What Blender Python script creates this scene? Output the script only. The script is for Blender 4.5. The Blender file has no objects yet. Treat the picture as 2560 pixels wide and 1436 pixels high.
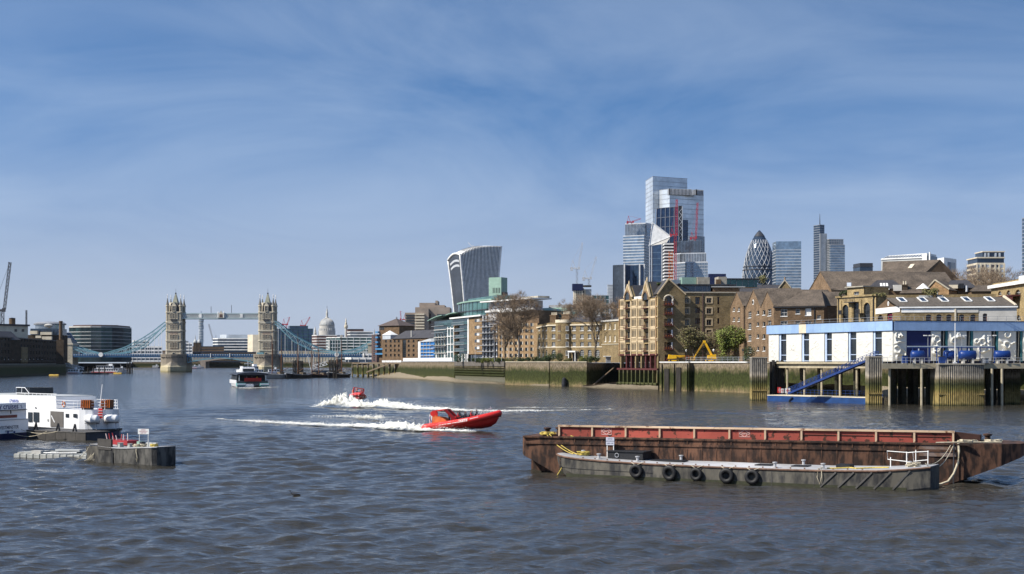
import bpy,math,random
import numpy as np
from math import sin,cos,pi,radians,hypot,atan2,sqrt,exp
from mathutils import Vector,Matrix
random.seed(7)
RNG=np.random.default_rng(11)
S=bpy.context.scene
COL=S.collection

# ------------------------------------------------------------------ camera
# level camera 9 m above the low-tide river, 50 mm lens with a little vertical shift
F,CX,CY,H=3555.56,1280.0,905.0,9.0
cam=bpy.data.cameras.new('camera');cam.lens=50;cam.sensor_width=36
cam.shift_y=(CY - 718.0) / 2560.0
cam.clip_start=1.0;cam.clip_end=30000
camo=bpy.data.objects.new('camera',cam);COL.objects.link(camo)
camo.location=(0,0,H);camo.rotation_euler=(pi/2,0,0)
S.camera=camo
# ------------------------------------------------------------------ light
SUN_EL,SUN_BACK=radians(43),radians(20)      # sun on the left, a little behind the camera
SUN=Vector((-cos(SUN_BACK)*cos(SUN_EL),-sin(SUN_BACK)*cos(SUN_EL),sin(SUN_EL)))
sl=bpy.data.lights.new('sun','SUN');sl.energy=5.0;sl.angle=radians(0.55);sl.color=(1.0,0.94,0.84)
so=bpy.data.objects.new('sun',sl);COL.objects.link(so)
so.rotation_euler=(-SUN).to_track_quat('-Z','Y').to_euler();so.location=SUN*200
W=bpy.data.worlds.new('World');S.world=W;W.use_nodes=True
wn,wl=W.node_tree.nodes,W.node_tree.links
bg=wn['Background']
sky=wn.new('ShaderNodeTexSky');sky.sky_type='NISHITA';sky.sun_disc=False
sky.sun_elevation=SUN_EL;sky.sun_rotation=atan2(SUN.x,SUN.y)
sky.altitude=0;sky.air_density=1.0;sky.dust_density=0.6;sky.ozone_density=1.5
tc=wn.new('ShaderNodeTexCoord')
sep=wn.new('ShaderNodeSeparateXYZ');wl.new(tc.outputs['Generated'],sep.inputs[0])
# hazy spring air: the clear blue starts low above the horizon
mz=wn.new('ShaderNodeMath');mz.operation='MAXIMUM';mz.inputs[1].default_value=0.0;wl.new(sep.outputs['Z'],mz.inputs[0])
sz=wn.new('ShaderNodeMath');sz.operation='MULTIPLY_ADD';sz.inputs[1].default_value=2.3;sz.inputs[2].default_value=0.10;wl.new(mz.outputs[0],sz.inputs[0])
sv=wn.new('ShaderNodeCombineXYZ');wl.new(sep.outputs['X'],sv.inputs[0]);wl.new(sep.outputs['Y'],sv.inputs[1]);wl.new(sz.outputs[0],sv.inputs[2])
nv=wn.new('ShaderNodeVectorMath');nv.operation='NORMALIZE';wl.new(sv.outputs[0],nv.inputs[0]);wl.new(nv.outputs[0],sky.inputs[0])
hs=wn.new('ShaderNodeHueSaturation');hs.inputs['Saturation'].default_value=1.16;hs.inputs['Value'].default_value=1.2
wl.new(sky.outputs[0],hs.inputs['Color'])
tn=wn.new('ShaderNodeMix');tn.data_type='RGBA';tn.blend_type='MULTIPLY';tn.inputs[0].default_value=1.0;tn.inputs[7].default_value=(0.90,1.05,1.14,1);wl.new(hs.outputs[0],tn.inputs[6])
hz=wn.new('ShaderNodeMapRange');hz.interpolation_type='SMOOTHSTEP';hz.inputs[1].default_value=0.0;hz.inputs[2].default_value=0.185;hz.inputs[3].default_value=0.9;hz.inputs[4].default_value=0.0;wl.new(mz.outputs[0],hz.inputs[0])
hm_=wn.new('ShaderNodeMix');hm_.data_type='RGBA';hm_.inputs[7].default_value=(3.85,4.2,5.1,1);wl.new(hz.outputs[0],hm_.inputs[0]);wl.new(tn.outputs[2],hm_.inputs[6])
# thin cirrus over the whole dome: stretched noise on the view direction, projected on a high layer
mp=wn.new('ShaderNodeMapping');mp.inputs['Rotation'].default_value=(radians(6),radians(20),0);mp.inputs['Scale'].default_value=(2.4,2.4,8.0)
wl.new(tc.outputs['Generated'],mp.inputs[0])
n1=wn.new('ShaderNodeTexNoise');n1.inputs['Scale'].default_value=1.15;n1.inputs['Detail'].default_value=9;n1.inputs['Roughness'].default_value=0.58;n1.inputs['Distortion'].default_value=1.1
wl.new(mp.outputs[0],n1.inputs['Vector'])
r1=wn.new('ShaderNodeMapRange');r1.inputs[1].default_value=0.34;r1.inputs[2].default_value=0.82;r1.inputs[3].default_value=0.0;r1.inputs[4].default_value=0.36
wl.new(n1.outputs['Fac'],r1.inputs[0])
mixc=wn.new('ShaderNodeMix');mixc.data_type='RGBA'
wl.new(r1.outputs[0],mixc.inputs[0]);wl.new(hm_.outputs[2],mixc.inputs[6]);mixc.inputs[7].default_value=(5.6,6.6,8.0,1)
wl.new(mixc.outputs[2],bg.inputs[0])
bg.inputs[1].default_value=0.09
vs=S.view_settings;vs.view_transform='Standard';vs.look='None';vs.exposure=0.36;vs.gamma=1.0;vs.use_curve_mapping=False
S.cycles.max_bounces=6;S.cycles.transparent_max_bounces=12;S.cycles.diffuse_bounces=2;S.cycles.glossy_bounces=3
S.cycles.use_denoising=True;S.cycles.sample_clamp_indirect=6.0;S.cycles.caustics_reflective=False

# ------------------------------------------------------------------ helpers
GZ=8.7                                   # land level above the river at low tide
def PX(px,Y):return (px-CX)/F*Y
def PZ(py,Y):return H+(CY-py)/F*Y
def WY(py):return F*H/(py-CY)             # distance of a point of the water surface
def tag(o,label=None,cat=None,group=None,kind=None):
    if label:o['label']=label
    if cat:o['category']=cat
    if group:o['group']=group
    if kind:o['kind']=kind
    return o
def T(name,label,cat,loc=(0,0,0),rz=0,group=None,rot=None):
    o=bpy.data.objects.new(name,None);COL.objects.link(o);o.empty_display_size=0.5
    o.location=loc;o.rotation_euler=rot if rot else (0,0,rz)
    return tag(o,label,cat,group)
def cp(o,parent=None,loc=None,rz=None,name=None):
    c=o.copy();COL.objects.link(c)
    if name:c.name=name
    if parent is not None:c.parent=parent
    if loc is not None:c.location=loc
    if rz is not None:c.rotation_euler=(0,0,rz)
    return c
def tree_copy(o,parent=None):
    c=o.copy();COL.objects.link(c);c.parent=parent
    for k in list(o.children):tree_copy(k,c)
    return c
class MB:
    def __init__(s):s.v=[];s.f=[];s.m=[]
    def add(s,vs,fs,mi=0):
        n=len(s.v);s.v+=[tuple(p) for p in vs];s.f+=[tuple(i+n for i in f) for f in fs];s.m+=[mi]*len(fs);return s
    def box(s,x0,x1,y0,y1,z0,z1,mi=0):
        return s.add([(x0,y0,z0),(x1,y0,z0),(x1,y1,z0),(x0,y1,z0),(x0,y0,z1),(x1,y0,z1),(x1,y1,z1),(x0,y1,z1)],
                     [(0,3,2,1),(4,5,6,7),(0,1,5,4),(1,2,6,5),(2,3,7,6),(3,0,4,7)],mi)
    def bar(s,a,b,w,h=None,mi=0):
        a=Vector(a);b=Vector(b);d=(b-a)
        if d.length < 1e-6:return s
        d.normalize();up=Vector((0,0,1)) if abs(d.z) < 0.95 else Vector((0,1,0))
        r=d.cross(up).normalized()*(w/2);u=r.cross(d).normalized()*((h or w)/2)
        vs=[p+r*i+u*j for p in (a,b) for i,j in ((-1,-1),(1,-1),(1,1),(-1,1))]
        return s.add(vs,[(0,1,2,3),(7,6,5,4),(0,4,5,1),(1,5,6,2),(2,6,7,3),(3,7,4,0)],mi)
    def tube(s,pts,r,n=6,mi=0,closed=False):
        pts=[Vector(p) for p in pts];k=len(pts);rs=r if isinstance(r,(list,tuple)) else [r]*k
        vs=[];ref=Vector((0.13,0.21,1)).normalized()
        for i,p in enumerate(pts):
            d=(pts[(i+1) % k] - pts[i-1]) if closed else (pts[min(i+1,k-1)] - pts[max(i-1,0)])
            if d.length < 1e-9:d=Vector((0,0,1))
            d.normalize()
            a=d.cross(ref)
            if a.length < 0.05:a=d.cross(Vector((1,0,0)))
            a.normalize();b=d.cross(a)
            vs+=[p + a*(cos(2*pi*j/n)*rs[i]) + b*(sin(2*pi*j/n)*rs[i]) for j in range(n)]
        fs=[(i*n+j,i*n+(j+1) % n,((i+1) % k)*n+(j+1) % n,((i+1) % k)*n+j) for i in range(k if closed else k-1) for j in range(n)]
        if not closed:fs+=[tuple(range(n))[::-1],tuple((k-1)*n+j for j in range(n))]
        return s.add(vs,fs,mi)
    def lathe(s,prof,n=16,c=(0,0,0),a0=0,a1=2*pi,mi=0):
        full=abs(a1-a0-2*pi) < 1e-6;m=n if full else n+1;vs=[]
        for r,z in prof:vs+=[(c[0]+r*cos(a0+(a1-a0)*j/n),c[1]+r*sin(a0+(a1-a0)*j/n),c[2]+z) for j in range(m)]
        fs=[]
        for i in range(len(prof)-1):
            for j in range(n):fs.append((i*m+j,i*m+(j+1) % m,(i+1)*m+(j+1) % m,(i+1)*m+j))
        if full and prof[0][0] > 1e-4:fs.append(tuple(range(m))[::-1])
        if full and prof[-1][0] > 1e-4:fs.append(tuple((len(prof)-1)*m+j for j in range(m)))
        return s.add(vs,fs,mi)
    def loft(s,rings,cap=True,closed=True,mi=0):
        n=len(rings[0]);vs=[p for r in rings for p in r];fs=[]
        for i in range(len(rings)-1):
            for j in range(n if closed else n-1):fs.append((i*n+j,i*n+(j+1) % n,(i+1)*n+(j+1) % n,(i+1)*n+j))
        if cap:fs+=[tuple(range(n))[::-1],tuple((len(rings)-1)*n+j for j in range(n))]
        return s.add(vs,fs,mi)
    def prism(s,poly,z0,z1,mi=0):return s.loft([[(x,y,z0) for x,y in poly],[(x,y,z1) for x,y in poly]],mi=mi)
    def prismY(s,poly,y0,y1,mi=0):return s.loft([[(x,y1,z) for x,z in poly],[(x,y0,z) for x,z in poly]],mi=mi)
    def prismX(s,poly,x0,x1,mi=0):return s.loft([[(x0,y,z) for y,z in poly],[(x1,y,z) for y,z in poly]],mi=mi)
    def quad(s,a,b,c,d,mi=0):return s.add([a,b,c,d],[(0,1,2,3)],mi)
    def tri(s,a,b,c,mi=0):return s.add([a,b,c],[(0,1,2)],mi)
    def mesh(s,name,mats,smooth=False):
        me=bpy.data.meshes.new(name);me.from_pydata(s.v,[],s.f)
        for m in (mats if isinstance(mats,(list,tuple)) else [mats]):me.materials.append(m)
        if any(s.m):me.polygons.foreach_set('material_index',s.m)
        if smooth:me.polygons.foreach_set('use_smooth',[True]*len(me.polygons))
        me.update();return me
    def obj(s,name,mats,parent=None,loc=None,rz=0,smooth=False,label=None,cat=None,group=None,kind=None):
        return mobj(name,s.mesh(name,mats,smooth),parent,loc,rz,label,cat,group,kind)
def mobj(name,me,parent=None,loc=None,rz=0,label=None,cat=None,group=None,kind=None):
    o=bpy.data.objects.new(name,me);COL.objects.link(o)
    if parent is not None:o.parent=parent
    if loc is not None:o.location=loc
    if rz:o.rotation_euler=(0,0,rz)
    return tag(o,label,cat,group,kind)
def textmesh(txt,size,mat,ext=0.004,shear=0.0,align='LEFT',bold=0.0):
    cu=bpy.data.curves.new('lettering','FONT');cu.body=txt;cu.size=size;cu.extrude=ext;cu.shear=shear
    cu.align_x=align;cu.offset=bold;cu.resolution_u=3
    o=bpy.data.objects.new('lettering',cu);COL.objects.link(o)
    dg=bpy.context.evaluated_depsgraph_get();me=bpy.data.meshes.new_from_object(o.evaluated_get(dg))
    bpy.data.objects.remove(o);me.materials.clear();me.materials.append(mat);return me

# ------------------------------------------------------------------ materials
MAT={}
def mat(name,col,rough=0.8,var=0.25,scale=1.0,metal=0.0,bump=0.0,col2=None,lo=0.45,hi=0.62,spec=0.4,streak=False,alpha=None,big=0.15):
    m=bpy.data.materials.new(name);m.use_nodes=True;MAT[name]=m
    N,L=m.node_tree.nodes,m.node_tree.links;b=N['Principled BSDF']
    b.inputs['Roughness'].default_value=rough;b.inputs['Metallic'].default_value=metal
    b.inputs['Specular IOR Level'].default_value=spec
    tcn=N.new('ShaderNodeTexCoord');nz=N.new('ShaderNodeTexNoise');nz.inputs['Scale'].default_value=scale;nz.inputs['Detail'].default_value=6;nz.inputs['Roughness'].default_value=0.62
    vec=tcn.outputs['Object']
    if streak:
        mpn=N.new('ShaderNodeMapping');mpn.inputs['Scale'].default_value=(1,1,0.35);L.new(vec,mpn.inputs[0]);vec=mpn.outputs[0]
    L.new(vec,nz.inputs['Vector'])
    mr=N.new('ShaderNodeMapRange');mr.inputs[1].default_value=lo if col2 else 0.3;mr.inputs[2].default_value=hi if col2 else 0.7
    L.new(nz.outputs['Fac'],mr.inputs[0])
    mx=N.new('ShaderNodeMix');mx.data_type='RGBA';L.new(mr.outputs[0],mx.inputs[0])
    c1=[c*(1-var) for c in col] if not col2 else col
    c2=[min(1,c*(1+var)) for c in col] if not col2 else col2
    mx.inputs[6].default_value=(*c1,1);mx.inputs[7].default_value=(*c2,1)
    nb=N.new('ShaderNodeTexNoise');nb.inputs['Scale'].default_value=scale*0.13;nb.inputs['Detail'].default_value=3;L.new(tcn.outputs['Object'],nb.inputs['Vector'])
    mb_=N.new('ShaderNodeMapRange');mb_.inputs[1].default_value=0.3;mb_.inputs[2].default_value=0.7;mb_.inputs[3].default_value=1-big;mb_.inputs[4].default_value=1+big;L.new(nb.outputs['Fac'],mb_.inputs[0])
    ml=N.new('ShaderNodeVectorMath');ml.operation='SCALE';L.new(mx.outputs[2],ml.inputs[0]);L.new(mb_.outputs[0],ml.inputs['Scale'])
    L.new(ml.outputs[0],b.inputs['Base Color'])
    if bump:
        bp=N.new('ShaderNodeBump');bp.inputs['Strength'].default_value=bump;bp.inputs['Distance'].default_value=0.1/max(scale,.01);L.new(nz.outputs['Fac'],bp.inputs['Height']);L.new(bp.outputs[0],b.inputs['Normal'])
    return m
def glass(name,col,rough=0.08,metal=0.6,var=0.35,scale=0.25):
    return mat(name,col,rough,var,scale,metal,spec=0.6,big=0.25)
def brick(name,col,mortar,var=0.3,sc=1.0):
    """brickwork: courses only carry fine colour at these distances"""
    m=bpy.data.materials.new(name);m.use_nodes=True;MAT[name]=m
    N,L=m.node_tree.nodes,m.node_tree.links;b=N['Principled BSDF'];b.inputs['Roughness'].default_value=0.9;b.inputs['Specular IOR Level'].default_value=0.15
    tcn=N.new('ShaderNodeTexCoord');sp=N.new('ShaderNodeSeparateXYZ');L.new(tcn.outputs['Object'],sp.inputs[0])
    ad=N.new('ShaderNodeMath');ad.operation='ADD';L.new(sp.outputs[0],ad.inputs[0]);L.new(sp.outputs[1],ad.inputs[1])
    cb=N.new('ShaderNodeCombineXYZ');L.new(ad.outputs[0],cb.inputs[0]);L.new(sp.outputs[2],cb.inputs[1])
    bt=N.new('ShaderNodeTexBrick');L.new(cb.outputs[0],bt.inputs['Vector']);bt.inputs['Scale'].default_value=1.0
    bt.inputs['Brick Width'].default_value=0.44*sc;bt.inputs['Row Height'].default_value=0.16*sc;bt.inputs['Mortar Size'].default_value=0.012*sc
    bt.inputs['Color1'].default_value=(*[c*(1-var) for c in col],1);bt.inputs['Color2'].default_value=(*[c*(1+var) for c in col],1);bt.inputs['Mortar'].default_value=(*mortar,1)
    nb=N.new('ShaderNodeTexNoise');nb.inputs['Scale'].default_value=0.35;nb.inputs['Detail'].default_value=8;nb.inputs['Roughness'].default_value=0.65;L.new(tcn.outputs['Object'],nb.inputs['Vector'])
    mr=N.new('ShaderNodeMapRange');mr.inputs[1].default_value=0.3;mr.inputs[2].default_value=0.7;mr.inputs[3].default_value=0.62;mr.inputs[4].default_value=1.35;L.new(nb.outputs['Fac'],mr.inputs[0])
    ml=N.new('ShaderNodeVectorMath');ml.operation='SCALE';L.new(bt.outputs['Color'],ml.inputs[0]);L.new(mr.outputs[0],ml.inputs['Scale'])
    L.new(ml.outputs[0],b.inputs['Base Color']);return m
def banded(name,stops,nscale=0.5,namp=1.6,rough=0.9,var=0.35,zst=1.0):
    """river wall: mud, weed and clean masonry at their tide levels (height above low water, metres)"""
    m=bpy.data.materials.new(name);m.use_nodes=True;MAT[name]=m
    N,L=m.node_tree.nodes,m.node_tree.links;b=N['Principled BSDF'];b.inputs['Roughness'].default_value=rough;b.inputs['Specular IOR Level'].default_value=0.2
    g=N.new('ShaderNodeNewGeometry');sp=N.new('ShaderNodeSeparateXYZ');L.new(g.outputs['Position'],sp.inputs[0])
    mpn=N.new('ShaderNodeMapping');mpn.inputs['Scale'].default_value=(1,1,zst);L.new(g.outputs['Position'],mpn.inputs[0])
    nz=N.new('ShaderNodeTexNoise');nz.inputs['Scale'].default_value=nscale;nz.inputs['Detail'].default_value=8;nz.inputs['Roughness'].default_value=0.68;L.new(mpn.outputs[0],nz.inputs['Vector'])
    o1=N.new('ShaderNodeMath');o1.operation='MULTIPLY_ADD';L.new(nz.outputs['Fac'],o1.inputs[0]);o1.inputs[1].default_value=namp*2;o1.inputs[2].default_value=-namp
    o2=N.new('ShaderNodeMath');o2.operation='ADD';L.new(o1.outputs[0],o2.inputs[0]);L.new(sp.outputs[2],o2.inputs[1])
    o3=N.new('ShaderNodeMath');o3.operation='DIVIDE';L.new(o2.outputs[0],o3.inputs[0]);o3.inputs[1].default_value=10
    rp=N.new('ShaderNodeValToRGB');L.new(o3.outputs[0],rp.inputs[0]);e=rp.color_ramp.elements
    while len(e) > 1:e.remove(e[-1])
    e[0].position=stops[0][0]/10;e[0].color=(*stops[0][1],1)
    for z,c in stops[1:]:q=e.new(z/10);q.color=(*c,1)
    n2=N.new('ShaderNodeTexNoise');n2.inputs['Scale'].default_value=nscale*5;n2.inputs['Detail'].default_value=5;L.new(mpn.outputs[0],n2.inputs['Vector'])
    mr=N.new('ShaderNodeMapRange');mr.inputs[1].default_value=0.3;mr.inputs[2].default_value=0.7;mr.inputs[3].default_value=1-var;mr.inputs[4].default_value=1+var;L.new(n2.outputs['Fac'],mr.inputs[0])
    ml=N.new('ShaderNodeVectorMath');ml.operation='SCALE';L.new(rp.outputs[0],ml.inputs[0]);L.new(mr.outputs[0],ml.inputs['Scale'])
    L.new(ml.outputs[0],b.inputs['Base Color']);return m
M=MAT
mat('white',(0.80,0.79,0.76),0.55,0.05,2);mat('white_boat',(0.82,0.82,0.82),0.3,0.04,1.5,big=0.06)
mat('cream',(0.66,0.58,0.44),0.8,0.1,1);mat('stone',(0.42,0.37,0.28),0.85,0.25,0.6);mat('pale_stone',(0.55,0.49,0.38),0.85,0.2,0.5)
mat('portland',(0.50,0.48,0.44),0.8,0.15,0.3);mat('concrete',(0.34,0.31,0.25),0.9,0.25,0.7,bump=0.3);mat('concrete_far',(0.33,0.27,0.22),0.9,0.15,0.2)
mat('lead',(0.46,0.47,0.46),0.6,0.12,0.4);mat('slate',(0.055,0.052,0.055),0.6,0.3,2);mat('tile_brown',(0.105,0.082,0.062),0.9,0.45,2.2,big=0.35)
mat('dark',(0.015,0.016,0.02),0.5,0.3,1);mat('dark_metal',(0.04,0.042,0.05),0.5,0.3,1);mat('grey_metal',(0.28,0.29,0.31),0.45,0.2,1)
mat('steel_pale',(0.52,0.54,0.57),0.4,0.12,1);mat('bridge_blue',(0.16,0.32,0.37),0.5,0.15,0.5);mat('bridge_navy',(0.04,0.12,0.24),0.5,0.15,0.5)
mat('red_crane',(0.45,0.04,0.06),0.5,0.15,1);mat('oxblood',(0.085,0.022,0.02),0.6,0.2,1);mat('maroon',(0.10,0.06,0.055),0.85,0.2,0.5)
mat('yellow',(0.85,0.48,0.015),0.4,0.1,2);mat('blue',(0.010,0.038,0.17),0.5,0.25,1.5);mat('blue_bright',(0.03,0.16,0.42),0.45,0.2,1)
mat('sky_blue',(0.27,0.40,0.62),0.6,0.1,0.6);mat('navy',(0.008,0.014,0.06),0.4,0.2,1);mat('deep_blue',(0.006,0.012,0.09),0.5,0.15,1)
mat('green_copper',(0.25,0.38,0.31),0.6,0.12,0.5);mat('timber',(0.16,0.12,0.08),0.9,0.35,2,streak=True);mat('timber_dark',(0.03,0.026,0.022),0.9,0.4,2,streak=True)
mat('rope',(0.50,0.44,0.32),0.9,0.3,8);mat('rope_yellow',(0.55,0.42,0.10),0.9,0.3,8);mat('rubber',(0.012,0.012,0.013),0.6,0.3,4)
glass('win',(0.02,0.025,0.03),0.06,0.0);glass('win_far',(0.035,0.045,0.055),0.15,0.1)
glass('gl_blue',(0.20,0.27,0.34));glass('gl_grey',(0.24,0.27,0.30));glass('gl_pale',(0.66,0.70,0.73),0.2,0.35,0.12);glass('gl_dark',(0.05,0.075,0.11),0.08,0.5);glass('gl_green',(0.10,0.22,0.20),0.08,0.45);glass('gl_teal',(0.05,0.12,0.12),0.1,0.45)
glass('gl_navy',(0.035,0.065,0.12),0.1,0.4)
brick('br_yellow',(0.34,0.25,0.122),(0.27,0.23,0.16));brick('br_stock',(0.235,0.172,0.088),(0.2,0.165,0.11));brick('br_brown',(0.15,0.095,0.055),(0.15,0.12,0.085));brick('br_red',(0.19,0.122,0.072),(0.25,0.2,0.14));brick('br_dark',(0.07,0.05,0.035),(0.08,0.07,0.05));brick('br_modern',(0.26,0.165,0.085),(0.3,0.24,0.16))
brick('br_orange',(0.33,0.20,0.10),(0.3,0.22,0.14))
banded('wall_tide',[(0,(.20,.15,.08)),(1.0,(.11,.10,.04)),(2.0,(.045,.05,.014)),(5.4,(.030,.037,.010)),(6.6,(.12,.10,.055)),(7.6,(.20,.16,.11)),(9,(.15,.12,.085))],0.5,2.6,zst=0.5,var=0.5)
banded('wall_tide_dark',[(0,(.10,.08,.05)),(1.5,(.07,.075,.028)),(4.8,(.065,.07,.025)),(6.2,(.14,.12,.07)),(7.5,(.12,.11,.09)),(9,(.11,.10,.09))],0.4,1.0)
banded('pile_tide',[(0,(.05,.05,.02)),(0.6,(.30,.23,.09)),(2.4,(.27,.20,.075)),(3.4,(.12,.11,.035)),(4.4,(.05,.055,.025)),(5.3,(.14,.12,.07)),(6.0,(.38,.33,.26)),(6.9,(.22,.20,.17)),(9,(.20,.185,.16))],0.45,0.55,zst=0.5)
banded('beach',[(0,(.10,.08,.05)),(0.3,(.20,.165,.11)),(1.0,(.24,.20,.14)),(3,(.20,.165,.115))],1.2,0.6,var=0.5)
banded('pier_stone',[(0,(.22,.19,.10)),(1.5,(.42,.37,.24)),(5.0,(.46,.40,.27)),(6.5,(.30,.26,.20)),(9,(.25,.215,.17)),(10,(.25,.215,.17))],0.12,0.8,var=0.18)
def rust(name,paint,rustc,lo,hi,scale,rough=0.85,st=False):
    m=mat(name,paint,rough,0.2,scale,col2=rustc,lo=lo,hi=hi,bump=0.4,big=0.4,streak=st);return m
rust('hull_rust',(.12,.058,.034),(.026,.014,.010),0.42,0.56,1.7,st=True);rust('coaming_red',(.33,.07,.05),(.07,.03,.02),0.56,0.60,1.8);rust('rail_pale',(.58,.42,.28),(.14,.06,.03),0.55,0.64,1.2)
rust('hull_grey',(.12,.11,.09),(.03,.03,.031),0.40,0.60,1.5,st=True);rust('deck_grey',(.42,.42,.43),(.33,.31,.28),0.5,0.68,0.8)
rust('hull_patch',(.20,.15,.13),(.15,.09,.06),0.45,0.6,1.2)
mat('rib_red',(0.62,0.03,0.025),0.35,0.06,2);mat('rib_orange',(0.75,0.20,0.06),0.4,0.25,1.2);mat('rib_dark',(0.20,0.008,0.01),0.4,0.1,2)
mat('skin',(0.42,0.25,0.17),0.6,0.05,4);mat('hair',(0.03,0.02,0.015),0.7,0.2,6);mat('jacket_red',(0.5,0.03,0.03),0.7,0.1,3);mat('jacket_dark',(0.03,0.03,0.04),0.7,0.2,3);mat('jacket_yellow',(0.7,0.42,0.05),0.7,0.1,3);mat('jacket_grey',(0.2,0.2,0.22),0.7,0.2,3)
mat('orange',(0.55,0.13,0.02),0.6,0.2,2);mat('buoy',(0.55,0.36,0.06),0.5,0.15,1);mat('teal',(0.15,0.42,0.40),0.5,0.1,1)
mat('bark',(0.15,0.115,0.08),0.95,0.3,1.5);mat('twig',(0.25,0.185,0.125),0.95,0.3,1.0);mat('plastic_grey',(0.36,0.36,0.33),0.7,0.2,2)
def leafmat(name,c1,c2):
    m=mat(name,c1,0.75,0.3,0.9,col2=c2,lo=0.35,hi=0.65,big=0.3);return m
leafmat('leaf_fresh',(.13,.17,.03),(.25,.29,.06));leafmat('leaf_olive',(.16,.16,.06),(.24,.21,.08));leafmat('leaf_dark',(.025,.045,.012),(.06,.085,.02));leafmat('leaf_yellow',(.18,.19,.03),(.10,.12,.025))

# water: muddy, choppy
m=bpy.data.materials.new('water');m.use_nodes=True;MAT['water']=m
N,L=m.node_tree.nodes,m.node_tree.links;b=N['Principled BSDF']
b.inputs['Roughness'].default_value=0.10;b.inputs['IOR'].default_value=1.333;b.inputs['Specular IOR Level'].default_value=0.5
g=N.new('ShaderNodeNewGeometry')
nzs=[]
for sc_,st in ((1.5,(0.55,1.0,1)),(4.2,(0.6,1.0,1)),(0.35,(0.5,1,1))):
    mpn=N.new('ShaderNodeMapping');mpn.inputs['Scale'].default_value=st;mpn.inputs['Rotation'].default_value=(0,0,0.25);L.new(g.outputs['Position'],mpn.inputs[0])
    nz=N.new('ShaderNodeTexNoise');nz.inputs['Scale'].default_value=sc_;nz.inputs['Detail'].default_value=4;L.new(mpn.outputs[0],nz.inputs['Vector']);nzs.append(nz)
bp=None
for nz,d in zip(nzs,(0.22,0.06,0.45)):
    q=N.new('ShaderNodeBump');q.inputs['Strength'].default_value=0.7;q.inputs['Distance'].default_value=d;L.new(nz.outputs['Fac'],q.inputs['Height'])
    if bp:L.new(bp.outputs[0],q.inputs['Normal'])
    bp=q
L.new(bp.outputs[0],b.inputs['Normal'])
mr=N.new('ShaderNodeMix');mr.data_type='RGBA';mr.inputs[6].default_value=(.032,.030,.025,1);mr.inputs[7].default_value=(.048,.044,.035,1);L.new(nzs[2].outputs['Fac'],mr.inputs[0]);L.new(mr.outputs[2],b.inputs['Base Color'])
# foam: broken white water, holes where the foam thins out (vertex attribute carries its thickness)
m=bpy.data.materials.new('foam');m.use_nodes=True;MAT['foam']=m
N,L=m.node_tree.nodes,m.node_tree.links;b=N['Principled BSDF'];b.inputs['Roughness'].default_value=0.85
b.inputs['Base Color'].default_value=(.74,.73,.66,1);b.inputs['Subsurface Weight'].default_value=0.0
at=N.new('ShaderNodeAttribute');at.attribute_name='thick'
g=N.new('ShaderNodeNewGeometry');nz=N.new('ShaderNodeTexNoise');nz.inputs['Scale'].default_value=1.5;nz.inputs['Detail'].default_value=8;nz.inputs['Roughness'].default_value=0.72;fm=N.new('ShaderNodeMapping');fm.inputs['Scale'].default_value=(0.45,1.3,1.2);L.new(g.outputs['Position'],fm.inputs[0]);L.new(fm.outputs[0],nz.inputs['Vector'])
sb=N.new('ShaderNodeMath');sb.operation='ADD';L.new(at.outputs['Fac'],sb.inputs[0]);L.new(nz.outputs['Fac'],sb.inputs[1])
mr=N.new('ShaderNodeMapRange');mr.inputs[1].default_value=0.88;mr.inputs[2].default_value=1.30;L.new(sb.outputs[0],mr.inputs[0]);L.new(mr.outputs[0],b.inputs['Alpha'])

# ================================================================== SETTING
def P2(px,Y):return (PX(px,Y),Y)
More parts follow.
